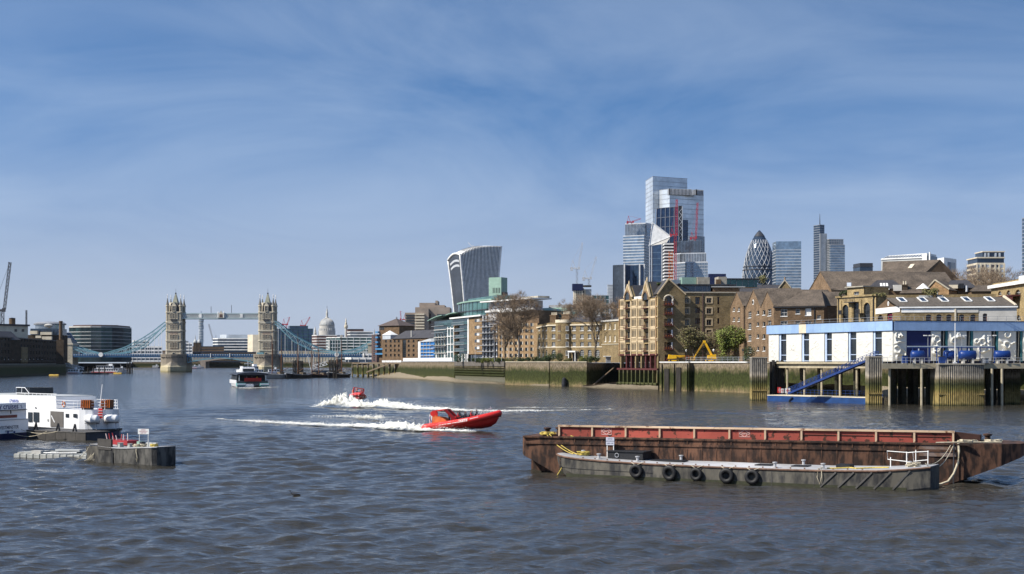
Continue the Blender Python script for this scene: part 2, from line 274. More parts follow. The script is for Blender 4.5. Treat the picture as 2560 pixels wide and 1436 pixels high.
# ---- river: one sheet, waves as geometry near the camera, flat beyond
def river():
    rows=[46.0]
    while rows[-1] < 1500:rows.append(rows[-1]*(1.003 if rows[-1] < 200 else 1.0062))
    Yr=np.array(rows);nu=560;u=np.linspace(-0.44,0.44,nu)
    YY,UU=np.meshgrid(Yr,u,indexing='ij');XX=UU*YY
    Zz=np.zeros_like(XX);dY=np.where(YY < 200,YY*.003,YY*.0062);dX=YY*0.88/nu
    rng=np.random.default_rng(3)
    for k in range(72):
        lam=0.6*(15**(k/71.0))*rng.uniform(.85,1.15)
        th=radians(100)+rng.normal(0,0.55)
        kx,ky=cos(th)*2*pi/lam,sin(th)*2*pi/lam
        # wavelength as sampled by the grid; components the grid cannot carry fade out
        samp=1.0/(np.abs(cos(th))*dX/lam + np.abs(sin(th))*dY/lam + 1e-9)
        w=np.clip((samp-2.6)/2.5,0,1)
        ph=rng.uniform(0,2*pi)
        # groups of waves: slow envelope
        env=0.55+0.45*np.sin(XX*0.043*rng.uniform(.5,1.5)+YY*0.031*rng.uniform(.5,1.5)+rng.uniform(0,6.28))
        a=0.0105*lam**0.9 if lam < 2.6 else 0.0092*lam**0.85 if lam < 5 else 0.0048*lam**0.8
        ph2=kx*XX+ky*YY+ph
        Zz+=a*w*env*(np.sin(ph2)+0.25*np.cos(2*ph2))
    # swell left behind by the fast boats
    for (cx,cy,sx,sy,am,lam,th) in ((-42,262,26,26,.30,9.5,1.75),(-62,232,30,14,.16,6.5,1.4),(-12,150,16,10,.10,4.2,1.35),(48,250,40,16,.18,7.0,1.5),(-20,330,26,30,.16,8.0,1.6),(-16,128,14,5,.10,3.6,1.45)):
        e=np.exp(-((XX-cx)/sx)**2-((YY-cy)/sy)**2);Zz+=am*e*np.sin((cos(th)*XX+sin(th)*YY)*2*pi/lam)
    # slack water in the lee of the moored barges
    Zz*=1-.6*np.exp(-((XX-14-(95-YY)*.2)/22)**2-((YY-90)/15)**2)
    Zz*=np.clip((1500-YY)/300,0,1)
    nr=len(rows);V=np.stack([XX,YY,Zz],-1).reshape(-1,3)
    idx=np.arange(nr*nu).reshape(nr,nu)
    Q=np.stack([idx[:-1,:-1],idx[:-1,1:],idx[1:,1:],idx[1:,:-1]],-1).reshape(-1,4)
    V=V.tolist();Qf=[tuple(q) for q in Q.tolist()]
    # side and far skirts of the same sheet
    n0=len(V);l0,r0=V[0],V[nu-1];lf,rf=V[(nr-1)*nu],V[nr*nu-1]
    V+=[(-4000,46,0),(-4000,rows[-1],0),(4000,46,0),(4000,rows[-1],0),(-4000,9000,0),(4000,9000,0),(-4000,-300,0),(4000,-300,0)]
    Qf+=[tuple([n0,n0+1][::-1]+[i*nu for i in range(nr)]),tuple([n0+2,n0+3]+[i*nu+nu-1 for i in range(nr)][::-1])]
    Qf+=[tuple([n0+1]+[(nr-1)*nu+j for j in range(nu)]+[n0+3,n0+5,n0+4]),tuple([n0+6,n0+7,n0+2]+[j for j in range(nu)][::-1]+[n0])]
    me=bpy.data.meshes.new('river');me.from_pydata(V,[],Qf);me.materials.append(M['water'])
    me.polygons.foreach_set('use_smooth',[True]*len(me.polygons));me.update()
    return mobj('river',me,kind='structure',label='choppy grey-blue tidal river filling the lower half of the view',cat='river')
river()
NB=[(2900,345),(1880,412),(1645,457),(1645,478),(1548,507),(1548,545),(1467,516),(1373,527),(1262,560),(1261,588),(1137,662),(1003,790),(950,900),(931,1255),(885,2250)]
SB=[(330,2250),(172,1262),(160,1060),(-10,862),(-300,640),(-900,300)]
bank=[P2(*p) for p in NB] + [P2(*p) for p in SB]
gp=bank + [(-6000,300),(-6000,14000),(6000,14000),(6000,300),(PX(2900,345)+10,300)]
mat('ground',(0.13,0.12,0.10),0.95,0.3,0.3)
gm=MB();gm.add([(x,y,GZ) for x,y in gp],[tuple(range(len(gp)))]);gm.obj('ground',M['ground'],kind='structure',label='city ground behind the river walls',cat='ground')
# ---- river walls
def rwall(name,label,pts,top=9.0,m='wall_tide',thick=1.4,cop=None,coph=0.35,batter=0.25,group='masonry river walls'):
    pts=[P2(*p) for p in pts];root=T(name,label,'river wall',(pts[0][0],pts[0][1],0),0,group)
    ox,oy=pts[0];mb=MB();mc=MB()
    for (x0,y0),(x1,y1) in zip(pts[:-1],pts[1:]):
        L_=hypot(x1-x0,y1-y0);n=((y1-y0)/L_,-(x1-x0)/L_)
        if n[1] > 0 or (abs(n[1]) < .2 and n[0] > 0):n=(-n[0],-n[1])
        k=max(1,int(L_/4));rings=[]
        for i in range(k+1):
            a=i/k;x=x0+(x1-x0)*a-ox;y=y0+(y1-y0)*a-oy;j=RNG.normal(0,0.03)
            rings.append([(x+n[0]*(batter+j),y+n[1]*(batter+j),-2),(x+n[0]*(batter*.5+j),y+n[1]*(batter*.5+j),4.2),(x+n[0]*j,y+n[1]*j,top),(x-n[0]*thick,y-n[1]*thick,top),(x-n[0]*thick,y-n[1]*thick,-2)])
        mb.loft(rings)
        if cop:
            rings=[[(x-ox+n[0]*.18,y-oy+n[1]*.18,top+.003),(x-ox+n[0]*.18,y-oy+n[1]*.18,top+coph),(x-ox-n[0]*.6,y-oy-n[1]*.6,top+coph),(x-ox-n[0]*.6,y-oy-n[1]*.6,top+.003)] for x,y in ((x0,y0),(x1,y1))]
            mc.loft(rings)
    mb.obj('wall_face',M[m],root)
    if cop:mc.obj('coping',M[cop],root)
    return root
rwall('river_wall','weedy green quay wall with white coping under the yellow boom lifts',[(1882,412),(1716,443)],8.75,cop='white',coph=0.3)
rwall('river_wall','stained masonry river wall behind the police jetty piles',[(2900,345),(1884,411)],8.6,cop='concrete')
rwall('river_wall','tall green-stained river wall in front of the bow-fronted brick house',[(1467,515),(1373,526)],8.8,cop='stone')
rwall('river_wall','pale-topped green river wall right of the dark timber wharf',[(1373,525.6),(1264,560)],8.8,cop='stone')
rwall('river_wall','dark recessed slipway wall beside the ornate gabled warehouse',[(1467.3,516),(1548,545)],8.6,'wall_tide')
rwall('river_wall','long dark parapet wall above the shingle beach with white hoarding',[(1137,662),(1003,790)],9.0,'wall_tide',cop='grey_metal')
rwall('river_wall','low weedy wall behind the small timber jetty at the bridge end of the beach',[(1003,792),(950,900),(931,1250)],8.7,'wall_tide')
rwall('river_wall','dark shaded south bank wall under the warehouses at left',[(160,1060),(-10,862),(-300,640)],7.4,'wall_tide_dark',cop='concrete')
rwall('river_wall','far embankment wall seen through the bridge',[(900,2249),(330,2250)],8.7,'wall_tide',group=None)
# quay block with buttress piers (left end of the boom-lift quay)
def quay():
    x0,x1,y=PX(1645,452),PX(1716,444),446
    r=T('quay_block','pale stone quay corner with dark timber fender slots beside the gabled warehouse','quay',(x0,y,0),atan2(-8,x1-x0))
    L_=hypot(x1-x0,8);mb=MB();mb.box(0,L_,0,8,-2,8.75);mb.obj('wall_face',M['wall_tide'],r)
    MB().box(-.1,L_,-.2,.8,8.753,9.05).obj('coping',M['white'],r)
    for k in (0.25,0.66):MB().box(L_*k-.9,L_*k+.9,-.35,-.003,-1,6.6+k).obj('fender_timber',M['timber_dark'],r)
    for k in (0.02,0.45,0.9):MB().box(L_*k,L_*k+.8,-.5,-.003,-1,8.4).obj('buttress',M['wall_tide'],r)
quay()
banded('sheet_grey',[(0,(.10,.09,.06)),(1.2,(.20,.19,.16)),(3,(.13,.12,.09)),(9,(.1,.09,.07))],0.6,0.6)
mat('parapet_dark',(0.13,0.115,0.10),0.9,0.3,0.8)
# dark timber wharf
def wharf():
    a,b_=P2(1137,655),P2(1261,584);L_=hypot(b_[0]-a[0],b_[1]-a[1])
    r=T('timber_wharf','dark timber-faced wharf with rows of green walings above the beach','wharf',(a[0],a[1],0),atan2(b_[1]-a[1],b_[0]-a[0]))
    MB().box(0,L_,.6,12,-2,8.6).obj('wharf_core',M['wall_tide_dark'],r)
    MB().box(-.3,L_+.3,-.2,1.5,7.2,9.1).obj('parapet',M['parapet_dark'],r)
    for z in (6.7,5.6,4.5,3.4):MB().box(0,L_,-.12,.2,z-.22,z+.22).obj('waling',M['wall_tide'],r)
    pl=MB().box(-.16,.16,.21,.59,-2,7.19).mesh('timber_pile',M['wall_tide_dark'])
    n=int(L_/1.05)
    for i in range(n+1):mobj('timber_pile',pl,r,(i*L_/n,0,0))
    MB().box(0,L_,.25,.58,-2,2.6).obj('sheeting',M['sheet_grey'],r)
wharf()
# ---- foreshore
def beach(label,rows,n=70,k=14):
    """rows: list of (px, water_py, back_Y, back_z)"""
    V=[];rng=np.random.default_rng(5)
    for i in range(n+1):
        a=i/n*(len(rows)-1);q=min(int(a),len(rows)-2);f=a-q
        px,wy,by,bz=[rows[q][j]*(1-f)+rows[q+1][j]*f for j in range(4)]
        Y0=WY(wy)
        for j in range(k+1):
            t=j/k;Y=Y0-3+(by-Y0+3)*t;V.append((PX(px,Y),Y,-0.25+(bz+.25)*(t**1.3) + (rng.normal(0,.05) if 0 < j else 0) + .12*sin(px*.11+t*5)*t))
    idx=lambda i,j:i*(k+1)+j
    mb=MB();mb.add(V,[(idx(i,j),idx(i,j+1),idx(i+1,j+1),idx(i+1,j)) for i in range(n) for j in range(k)])
    mb.obj('foreshore',M['beach'],smooth=False,kind='structure',label=label,cat='beach')
beach('shingle foreshore below the dark parapet wall and timber wharf',[(905,940,905,0.05),(950,946,850,1.9),(1003,947,792,3.2),(1060,949,735,3.0),(1120,955,676,2.0),(1160,960,640,0.7),(1215,962,610,0.5),(1262,965,584,0.2)])
beach('pale shingle patch under the piles of the ornate gabled warehouse',[(1455,970,512,0.05),(1500,974,520,0.9),(1560,975.5,503,1.1),(1645,976,476,1.0)],30,8)
beach('shingle patch at the foot of the green river wall',[(1310,966,545,0.05),(1345,966,534,0.6),(1372,967,526,0.9)],12,5)
beach('gravel shore in the dark under the police jetty',[(1950,975,400,3.2),(2200,990,375,2.6),(2400,1000,360,2.2),(2700,1003,350,2.0)],40,8)

# ================================================================== SKYLINE
def tw(name,label,px0,pxs,px1,pyt,Y,dl=30,dr=0,gl='gl_blue',band='steel_pale',fl=4.0,bh=0.9,mu=0,muw=0.35,cap=0,capm=None,base=GZ,cat='skyscraper',group='City towers',proud=0.25,parent=None,z0=None):
    """block with a near corner at pxs; left corner px0 at Y+dl, right corner px1 at Y+dr"""
    Sx=Vector((PX(pxs,Y),Y));Rx=Vector((PX(px1,Y+dr),Y+dr))
    Lx=Vector((PX(px0,Y+dl),Y+dl)) if px0 < pxs else Sx+Vector((0,dl)) if dr == 0 else Sx+Vector((-(Rx-Sx).y,(Rx-Sx).x)).normalized()*dl
    Bx=Lx+Rx-Sx;poly=[Lx,Sx,Rx,Bx];top=PZ(pyt,Y)
    c=sum(poly,Vector((0,0)))/4;poly=[p-c for p in poly]
    root=parent or T(name,label,cat,(c.x,c.y,base),0,group)
    off=Vector((0,0)) if parent is None else c-Vector(parent.location[:2])
    zb=(z0 if z0 is not None else base)-base;zt=top-base
    pl=[(p.x+off.x,p.y+off.y) for p in poly]
    MB().prism(pl,zb,zt-cap).obj('facade' if parent is None else 'tower_block',M[gl],root)
    def grow(k):
        out=[];n=4
        for i in range(n):
            a,b_,d=poly[i-1],poly[i],poly[(i+1) % n]
            e1=(b_-a).normalized();e2=(d-b_).normalized();n1_=Vector((e1.y,-e1.x));n2_=Vector((e2.y,-e2.x));v=n1_+n2_
            out.append((b_.x+off.x+v.x*k,b_.y+off.y+v.y*k))
        return out
    g_=grow(proud)
    if fl:
        mb=MB();z=zt-cap
        while z > zb+1:mb.prism(g_,z-bh,z);z-=fl
        mb.obj('floor_bands',M[band],root,kind='stuff')
    if mu:
        mb=MB();g2=grow(proud+.12)
        for a,b_ in ((g2[0],g2[1]),(g2[1],g2[2])):
            L_=hypot(b_[0]-a[0],b_[1]-a[1]);n=max(1,int(round(L_/mu)))
            for i in range(n+1):
                x=a[0]+(b_[0]-a[0])*i/n;y=a[1]+(b_[1]-a[1])*i/n;mb.box(x-muw/2,x+muw/2,y-muw/2,y+muw/2,zb,zt-cap+.01)
        mb.obj('mullions',M[band],root,kind='stuff')
    if cap:MB().prism(pl,zt-cap+.003,zt).obj('plant_storey',M[capm or band],root)
    return root
def lattice(mb,a,b_,w,n,r):
    """crane member: four chords and zigzag"""
    a=Vector(a);b_=Vector(b_);d=(b_-a);up=Vector((0,1,0)) if abs(d.normalized().y) < .8 else Vector((1,0,0));s=d.normalized().cross(up).normalized()*(w/2);t=up*(w/2)
    for i,j in ((-1,-1),(1,-1),(1,1),(-1,1)):mb.bar(a+s*i+t*j,b_+s*i+t*j,r)
    for k in range(n):
        p=a+d*(k/n);q=a+d*((k+1)/n);sg=1 if k % 2 else -1
        mb.bar(p+s*sg-t,q-s*sg-t,r*.8);mb.bar(p+s*sg+t,q-s*sg+t,r*.8)
def crane(label,px,pyb,pym,jpx,jpy,Y,m='steel_pale',back=-6,w=1.8,group='tower cranes',mm=None,base=None):
    """luffing crane: mast from pyb to pym at px, jib tip at jpx,jpy"""
    x,zb,zm=PX(px,Y),PZ(pyb,Y),PZ(pym,Y);r=T('tower_crane',label,'crane',(x,Y,zb),0,group)
    mb=MB();lattice(mb,(0,0,0),(0,0,zm-zb),w,max(4,int((zm-zb)/w/1.5)),w*.16);mb.obj('mast',M[mm or m],r)
    jx,jz=PX(jpx,Y)-x,PZ(jpy,Y)-zb;h_=zm-zb;sg=1 if jx > 0 else -1;mb=MB();lattice(mb,(sg*1.5,0,h_+1),(jx,0,jz),w*.8,max(6,int(hypot(jx,jz-h_)/w/1.2)),w*.15);mb.obj('jib',M[m],r)
    mb=MB();mb.box(min(0,-sg*7),max(0,-sg*7),-1.4,1.4,h_-.5,h_+1);mb.box(min(-sg*7,-sg*4.5),max(-sg*7,-sg*4.5),-1.5,1.5,h_-2.2,h_+1.5);mb.box(min(sg*.5,sg*3),max(sg*.5,sg*3),-2.6,-1.42,h_-1,h_+1.8);mb.obj('counter_deck',M[m],r)
    mb=MB();mb.bar((-sg*2,0,h_+1),(-sg*4.5,0,h_+9),.5);mb.bar((-sg*6,0,h_+1),(-sg*4.5,0,h_+9),.4);mb.bar((-sg*4.5,0,h_+9),(jx,0,jz),.16);mb.bar((jx,0,jz),(jx,0,jz-8),.14);mb.obj('back_stay',M[m],r)
    return r
glass('gl_flared',(0.06,0.07,0.09),0.12,0.4)
# ---- flared tower with vertical fins and arched roof
def flared():
    Y=1850;r=T('flared_tower','top-heavy flared tower with white vertical fins and arched roof','skyscraper',(PX(1190,Y),Y,GZ),0,'City towers')
    ox,oy=PX(1190,Y),Y;t1=Vector((.90,.44,0));t2=Vector((-.42,.91,0));nlev=18
    zb,zs=GZ,PZ(637,Y)
    def seam(v):return Vector((PX(1167-17*v**1.7,Y)-ox,0,0))
    def wd(v):return 41+18.5*v**1.8
    def dp(v):return 33+8*v**1.6
    def topz(s,t):return zs-GZ+13.0*(1-(1-s)**3)+(5.5*sin(pi*t*.9)-6.5*t)*(1-s*.6)
    def P(s,t,v):
        vv=v;b_=seam(vv)+t1*(wd(vv)*s)+t2*(dp(vv)*t);b_.z=v*topz(s,t);return b_
    def grid(us,f):
        n=len(us);rings=[[f(u,k/nlev) for u in us] for k in range(nlev+1)];mb=MB();mb.loft(rings,cap=False,closed=False);return mb
    us=[i/24 for i in range(25)]
    mb=MB()
    for f in (lambda u,v:P(u,0,v),lambda u,v:P(1,u,v),lambda u,v:P(1-u,1,v),lambda u,v:P(0,1-u,v)):
        q=grid(us,f);mb.add(q.v,q.f)
    mb.obj('glass_faces',M['gl_flared'],r,smooth=True)
    rf=MB();rf.loft([[P(s/16,t/12,1)+Vector((0,0,.05)) for t in range(13)] for s in range(17)],cap=False,closed=False);rf.obj('roof',M['white'],r,smooth=True)
    fin=MB();nf=28;nrm=Vector((.44,-.90,0))
    for i in range(nf+1):
        s=i/nf;pts=[P(s,0,k/nlev) for k in range(nlev+1)]
        tw_=t1*(.40 if 0 < i < nf else 1.0)
        rings=[[p-tw_,p+tw_,p+tw_+nrm*.8,p-tw_+nrm*.8] for p in pts];fin.loft(rings)
    fin.obj('fins',M['white'],r,kind='stuff')
    ed=MB();n2=Vector((-.91,-.42,0))
    for t in (0,1):
        pts=[P(0,t,k/nlev)+n2*.2 for k in range(nlev+1)];ed.tube(pts,1.15,5)
    ed.tube([P(0,t/12,1)+n2*.2 for t in range(13)],1.5,5);ed.obj('edge_frame',M['white'],r,smooth=True)
    bd=MB()
    for zf in (0.88,0.925):bd.loft([[P(0,t/8,zf)+n2*.3,P(0,t/8,zf+.02)+n2*.3] for t in range(1,8)],cap=False,closed=False)
    bd.obj('sky_garden_band',M['steel_pale'],r)
    rb=MB()
    for i in range(13):
        s=.12+.42*i/12;rb.loft([[P(s,t/10,1)+Vector((0,0,.5)),P(s+.014,t/10,1)+Vector((0,0,.5))] for t in range(11)],cap=False,closed=False)
    rb.obj('roof_louvres',M['dark_metal'],r,kind='stuff')
    mb=MB();p=P(.35,.1,1);mb.bar(p,p+Vector((-7,0,6.5)),.6);mb.bar(p+Vector((3,0,0)),p+Vector((-1,0,3)),.6);mb.obj('cleaning_cradle',M['white'],r)
flared()
# ---- tallest stepped glass tower
r=T('stepped_glass_tower','tallest pale glass tower with stepped roof and horizontal lines','skyscraper',(PX(1685,2350),2350,GZ),0,'City towers')
tw('','',1614,1632,1718,441,2350,60,30,'gl_pale','grey_metal',7.5,.5,parent=r)
tw('','',1632,1674,1759,472,2336,30,24,'gl_pale','grey_metal',8.0,.6,parent=r)
tw('','',1669,1674,1728,472,2333,8,9,'dark_metal','steel_pale',0,1,mu=2.4,muw=1.0,parent=r,z0=PZ(487,2333))
tw('','',1732,1741,1757,474,2333,4,9,'dark_metal','steel_pale',0,1,mu=2.4,muw=1.0,parent=r,z0=PZ(487,2333))
tw('','',1614,1740,1761,590,2331,30,14,'gl_grey','grey_metal',4,.6,mu=3,parent=r)
# wedge tower
def wedge():
    Y=2180;r=T('wedge_tower','dark glass wedge tower with ladder-like braced flank in front of the tallest tower','skyscraper',(PX(1690,Y),Y,GZ),0,'City towers');ox=PX(1690,Y)
    xl,xr,xr2=PX(1642,Y)-ox,PX(1697,Y)-ox,PX(1706,Y)-ox;zt,zt2=PZ(521,Y)-GZ,PZ(516,Y)-GZ;xb=PX(1630,Y)-ox
    MB().loft([[(xb,-14,0),(xr,-14,0),(xr,24,0),(xb,24,0)],[(xl,4,zt),(xr,4,zt2),(xr,24,zt2),(xl,24,zt)]]).obj('glass_wedge',M['gl_navy'],r)
    gr=MB();n=16
    for i in range(n+1):
        f=i/n;x=xb+(xl-xb)*f;y=-14.3+18*f;gr.bar((x,y,zt*f),(xr,y,zt2*f),.5,.7)
    for k in range(6):
        a=k/5;gr.bar((xb+(xr-xb)*a,-14.5,0),(xl+(xr-xl)*a,3.5,zt+(zt2-zt)*a),.7)
    gr.obj('mega_frame',M['grey_metal'],r,kind='stuff')
    MB().box(xr+.01,xr2,2,22,0,zt2+1).obj('core',M['dark'],r)
    ld=MB();z=0;s=1
    while z < zt2-6:
        ld.bar((xr+.6,1.6,z),(xr2-.6,1.6,z+5),.6) if s > 0 else ld.bar((xr2-.6,1.6,z),(xr+.6,1.6,z+5),.6);z+=5;s=-s
    ld.obj('bracing',M['steel_pale'],r,kind='stuff')
    MB().bar((xr2,1.8,0),(xr2,1.8,zt2),.9).obj('edge_mast',M['steel_pale'],r)
wedge()
tw('dark_tower','narrow dark navy tower tucked behind the wedge tower',1706,1707,1720,550,2260,10,6,'gl_navy','dark_metal',4,.5)
tw('banded_tower','grey glass tower with pale floor bands left of the white triangle',1558,1610,1624,588,2000,12,26,'gl_blue','steel_pale',4.1,1.3,mu=0)
r=bpy.data.objects['banded_tower'];tw('','',1563,1613,1624,560,2008,10,26,'gl_grey','steel_pale',0,1,mu=2.2,parent=r,z0=PZ(588,2000));tw('','',1563,1614,1640,557,2014,10,30,'gl_blue','steel_pale',4,.7,cap=6,parent=r,z0=PZ(700,2014))
# faceted spire tower with top facet coloured white for sun reflected in glass
def scalpel():
    Y=1930;r=T('faceted_tower','sharp faceted glass tower topped by a triangle coloured white as reflected sun','skyscraper',(PX(1650,Y),Y,GZ),0,'City towers');o=PX(1650,Y)
    X_=lambda p:PX(p,Y)-o
    Zl=lambda p:PZ(p,Y)-GZ
    A,B_,C_=(X_(1632),6,Zl(557)),(X_(1677),3,Zl(592)),(X_(1622),-4,Zl(616));D=(X_(1662),-7,Zl(613))
    mb=MB();bl,bm,br,bk=(X_(1622),-4,0),(X_(1653),-9,0),(X_(1663),2,0),(X_(1640),30,0);m2=(X_(1653),-9,Zl(612));br2=(X_(1663),2,Zl(604))
    mb.add([bl,bm,m2,C_],[(0,1,2,3)]);mb.add([bm,br,br2,m2],[(0,1,2,3)]);mb.add([bl,C_,A,bk],[(0,1,2,3)]);mb.add([br,bk,A,br2],[(0,1,2,3)]);mb.obj('glass_facets',M['gl_navy'],r)
    mb=MB();nn=Vector((-.3,-1.0,.5)).normalized()*.4
    a,b_,c_=Vector(A),Vector(B_),Vector(C_);k=Vector((2,5,1));mb.add([a,c_,b_,a+k,c_+k,b_+k],[(0,1,2),(5,4,3),(0,3,4,1),(1,4,5,2),(2,5,3,0)]);mb.obj('sun_glare_face',M['white'],r)
    mb=MB();d=Vector(D);mb.add([c_,d,b_,Vector(m2)],[(0,3,1),(0,1,2)]);mb.obj('under_facet',M['portland'],r)
    ed=MB();ed.tube([a+nn,b_+nn,c_+nn],.75,5,closed=True);ed.obj('edge_trim',M['white'],r)
    ed=MB();[ed.bar((x,y-.4,0),(x,y-.4,z),1.1) for x,y,z in ((bl[0]+.6,bl[1],Zl(617)),(X_(1628),-5.2,Zl(617)),(bm[0],bm[1],m2[2]))];ed.obj('corner_trim',M['steel_pale'],r)
    gr=MB();z=4
    while z < Zl(620):gr.bar((bl[0],bl[1]-.2,z),(bm[0],bm[1]-.2,z),.25,.5);z+=8
    gr.obj('floor_bands',M['gl_blue'],r,kind='stuff')
scalpel()
tw('curved_tower','dark finned office tower with white corner trims at the foot of the cluster',1533,1534,1562,663,1760,20,-6,'gl_grey','dark_metal',0,1,mu=1.6,muw=.5)
def curved():
    Y=1740;r=T('curved_glass_tower','dark navy concave glass tower between white corner ribs','skyscraper',(PX(1590,Y),Y,GZ),0,'City towers');o=PX(1590,Y);z1=PZ(662,Y)-GZ
    a,b_=PX(1561,Y)-o,PX(1599,Y)-o;pts=[(a+(b_-a)*i/12,9*sin(pi*i/12)) for i in range(13)]
    MB().prism(pts+[(PX(1612,Y)-o,4),(PX(1612,Y)-o,30),(a,30)],0,z1).obj('facade',M['gl_navy'],r)
    mb=MB()
    for k in range(1,int(z1/4)):
        mb.loft([[(x,y-.15,k*4),(x,y-.15,k*4+.5)] for x,y in pts],cap=False,closed=False)
    mb.obj('floor_bands',M['gl_dark'],r,kind='stuff')
    for x,y in ((a,-.5),(b_,-.5),(PX(1611,Y)-o,3.4)):MB().box(x-.7,x+.7,y-.7,y+.7,0,z1+1).obj('corner_rib',M['white'],r)
curved()
# building under construction with red hoist and cranes
def constr():
    Y=1900;r=T('construction_tower','white unfinished tower of open floors with red hoist mast','building site',(PX(1672,Y),Y,GZ),0);o=PX(1672,Y);zt=PZ(603,Y)-GZ
    x0,x1=PX(1661,Y)-o,PX(1684,Y)-o;MB().box(x0+.6,x1-.6,1,20,0,zt-2).obj('core',M['dark_metal'],r)
    sl_=MB().box(x0,x1,0,21,-.9,.9).mesh('floor_slab',M['white']);z=3
    while z < zt:mobj('floor_slab',sl_,r,(0,0,z));z+=4.3
    mb=MB();x=PX(1676,Y)-o;lattice(mb,(x,-1.8,0),(x,-1.8,zt-14),4.2,40,.55);mb.obj('hoist_mast',M['orange'],r,label='red-orange hoist mast on the facade')
constr()
crane('red tower crane with tall mast standing in front of the wedge tower',1688,700,588,1692,499,1880,'red_crane',w=2.6)
crane('red luffing crane leaning right before the tallest tower',1737,605,596,1744,507,2080,'red_crane',w=2.4)
crane('red crane folded down on the roof of the banded tower',1579,560,556,1602,547,2005,'red_crane',w=1.6)
r=T('stepped_office','grey finned office block stepping down right of the red crane','skyscraper',(PX(1725,1960),1960,GZ),0,'City towers')
tw('','',1683,1684,1752,603,1990,20,-8,'gl_grey','dark_metal',0,1,mu=2.0,muw=.6,parent=r)
tw('','',1682,1702,1765,633,1970,16,-8,'gl_grey','steel_pale',0,1,mu=2.2,muw=.45,parent=r,cap=1.2)
tw('','',1684,1714,1769,655,1955,16,-8,'gl_blue','steel_pale',4,.6,mu=2.2,muw=.4,parent=r,cap=1.2)
tw('dark_block','low dark flat block right of the stepped office',1770,1772,1815,685,1500,10,0,'navy','dark_metal',0)
# ---- gherkin-shaped tower
def pickle():
    Y=2150;r=T('bullet_tower','bullet-shaped dark glass tower with spiralling white diamond lattice','skyscraper',(PX(1898.5,Y),Y,GZ),0,'City towers')
    zt=PZ(577,Y)-GZ;R_=43.5/F*Y;prof=[(0,.86),(.15,.92),(.3,.98),(.45,1.0),(.58,.995),(.66,.965),(.73,.89),(.79,.80),(.85,.67),(.9,.52),(.94,.37),(.97,.22),(1.0,.05)]
    def rad(f):
        for (a,p),(b_,q) in zip(prof[:-1],prof[1:]):
            if f <= b_:t=(f-a)/(b_-a);return R_*(p+(q-p)*t)
        return .1
    fs=[i/48 for i in range(49)]
    MB().lathe([(rad(f),zt*f) for f in fs],36).obj('glass_body',M['gl_dark'],r,smooth=True)
    for sgn in (1,-1):
        mb=MB()
        for k in range(20):
            pts=[]
            for i in range(0,90):
                f=i/96;a=2*pi*k/20+sgn*(.16+4.6*f);rr=rad(f)+.35;pts.append((rr*cos(a),rr*sin(a),zt*f))
            mb.tube(pts,.33,4)
        mb.obj('diagrid',M['steel_pale'],r,kind='stuff')
    mb=MB()
    for f in (.695,.72):mb.lathe([(rad(f)+.2,zt*f),(rad(f)+1.0,zt*f),(rad(f)+1.0,zt*f+1),(rad(f)+.2,zt*f+1)],36)
    mb.obj('ring_beam',M['dark_metal'],r)
    MB().lathe([(rad(.955)+.5,zt*.955),(rad(.97)+.4,zt*.97),(rad(.985)+.3,zt*.985),(.2,zt+.6)],24).obj('cap',M['dark_metal'],r)
pickle()
tw('green_glass_slab','upright blue-green glass slab right of the bullet-shaped tower',1931,1940,2003,604,2050,30,-4,'gl_blue','steel_pale',4.2,.8,mu=0,cap=12,capm='gl_blue')
def heron():
    Y=2420;r=T('notched_tower','slim grey tower with a dark stair shaft, stepped shoulder and mast','skyscraper',(PX(2073,Y),Y,GZ),0,'City towers')
    tw('','',2034,2050,2061,562,Y,16,4,'gl_dark','grey_metal',4,.7,parent=r);tw('','',2049,2052,2067,584,Y-6,8,2,'gl_grey','steel_pale',0,1,mu=2.2,parent=r)
    tw('','',2060,2074,2108,598,Y-9,12,2,'gl_grey','grey_metal',4.2,1.1,mu=4,parent=r);tw('','',2072,2076,2112,612,Y-13,6,2,'gl_blue','grey_metal',4.2,1.2,mu=0,parent=r)
    mb=MB();mb.tube([(PX(2051.5,Y)-PX(2073,Y),6,PZ(562,Y)-GZ),(PX(2051.5,Y)-PX(2073,Y),6,PZ(534,Y)-GZ)],[.9,.3],6);mb.obj('mast',M['dark_metal'],r)
heron()
tw('dark_office','small dark office block above the big gabled roof',2133,2150,2182,658,900,12,0,'gl_dark','dark_metal',3.6,.5,cap=2,cat='office block',group=None)
tw('glass_tower_edge','blue glass tower cut off by the right picture edge',2555,2556,2620,545,1500,30,0,'gl_blue','steel_pale',4,.8)
tw('pale_slab','slim pale office slab left of the finned tower at the cluster foot',1518,1519,1534,712,1800,10,0,'gl_pale','steel_pale',4,1.0,group=None)
tw('glass_block','low green-glass office behind the bare trees below the white cranes',1480,1482,1522,738,1300,10,0,'gl_teal','steel_pale',4,.5,mu=4,cat='office block',group=None)
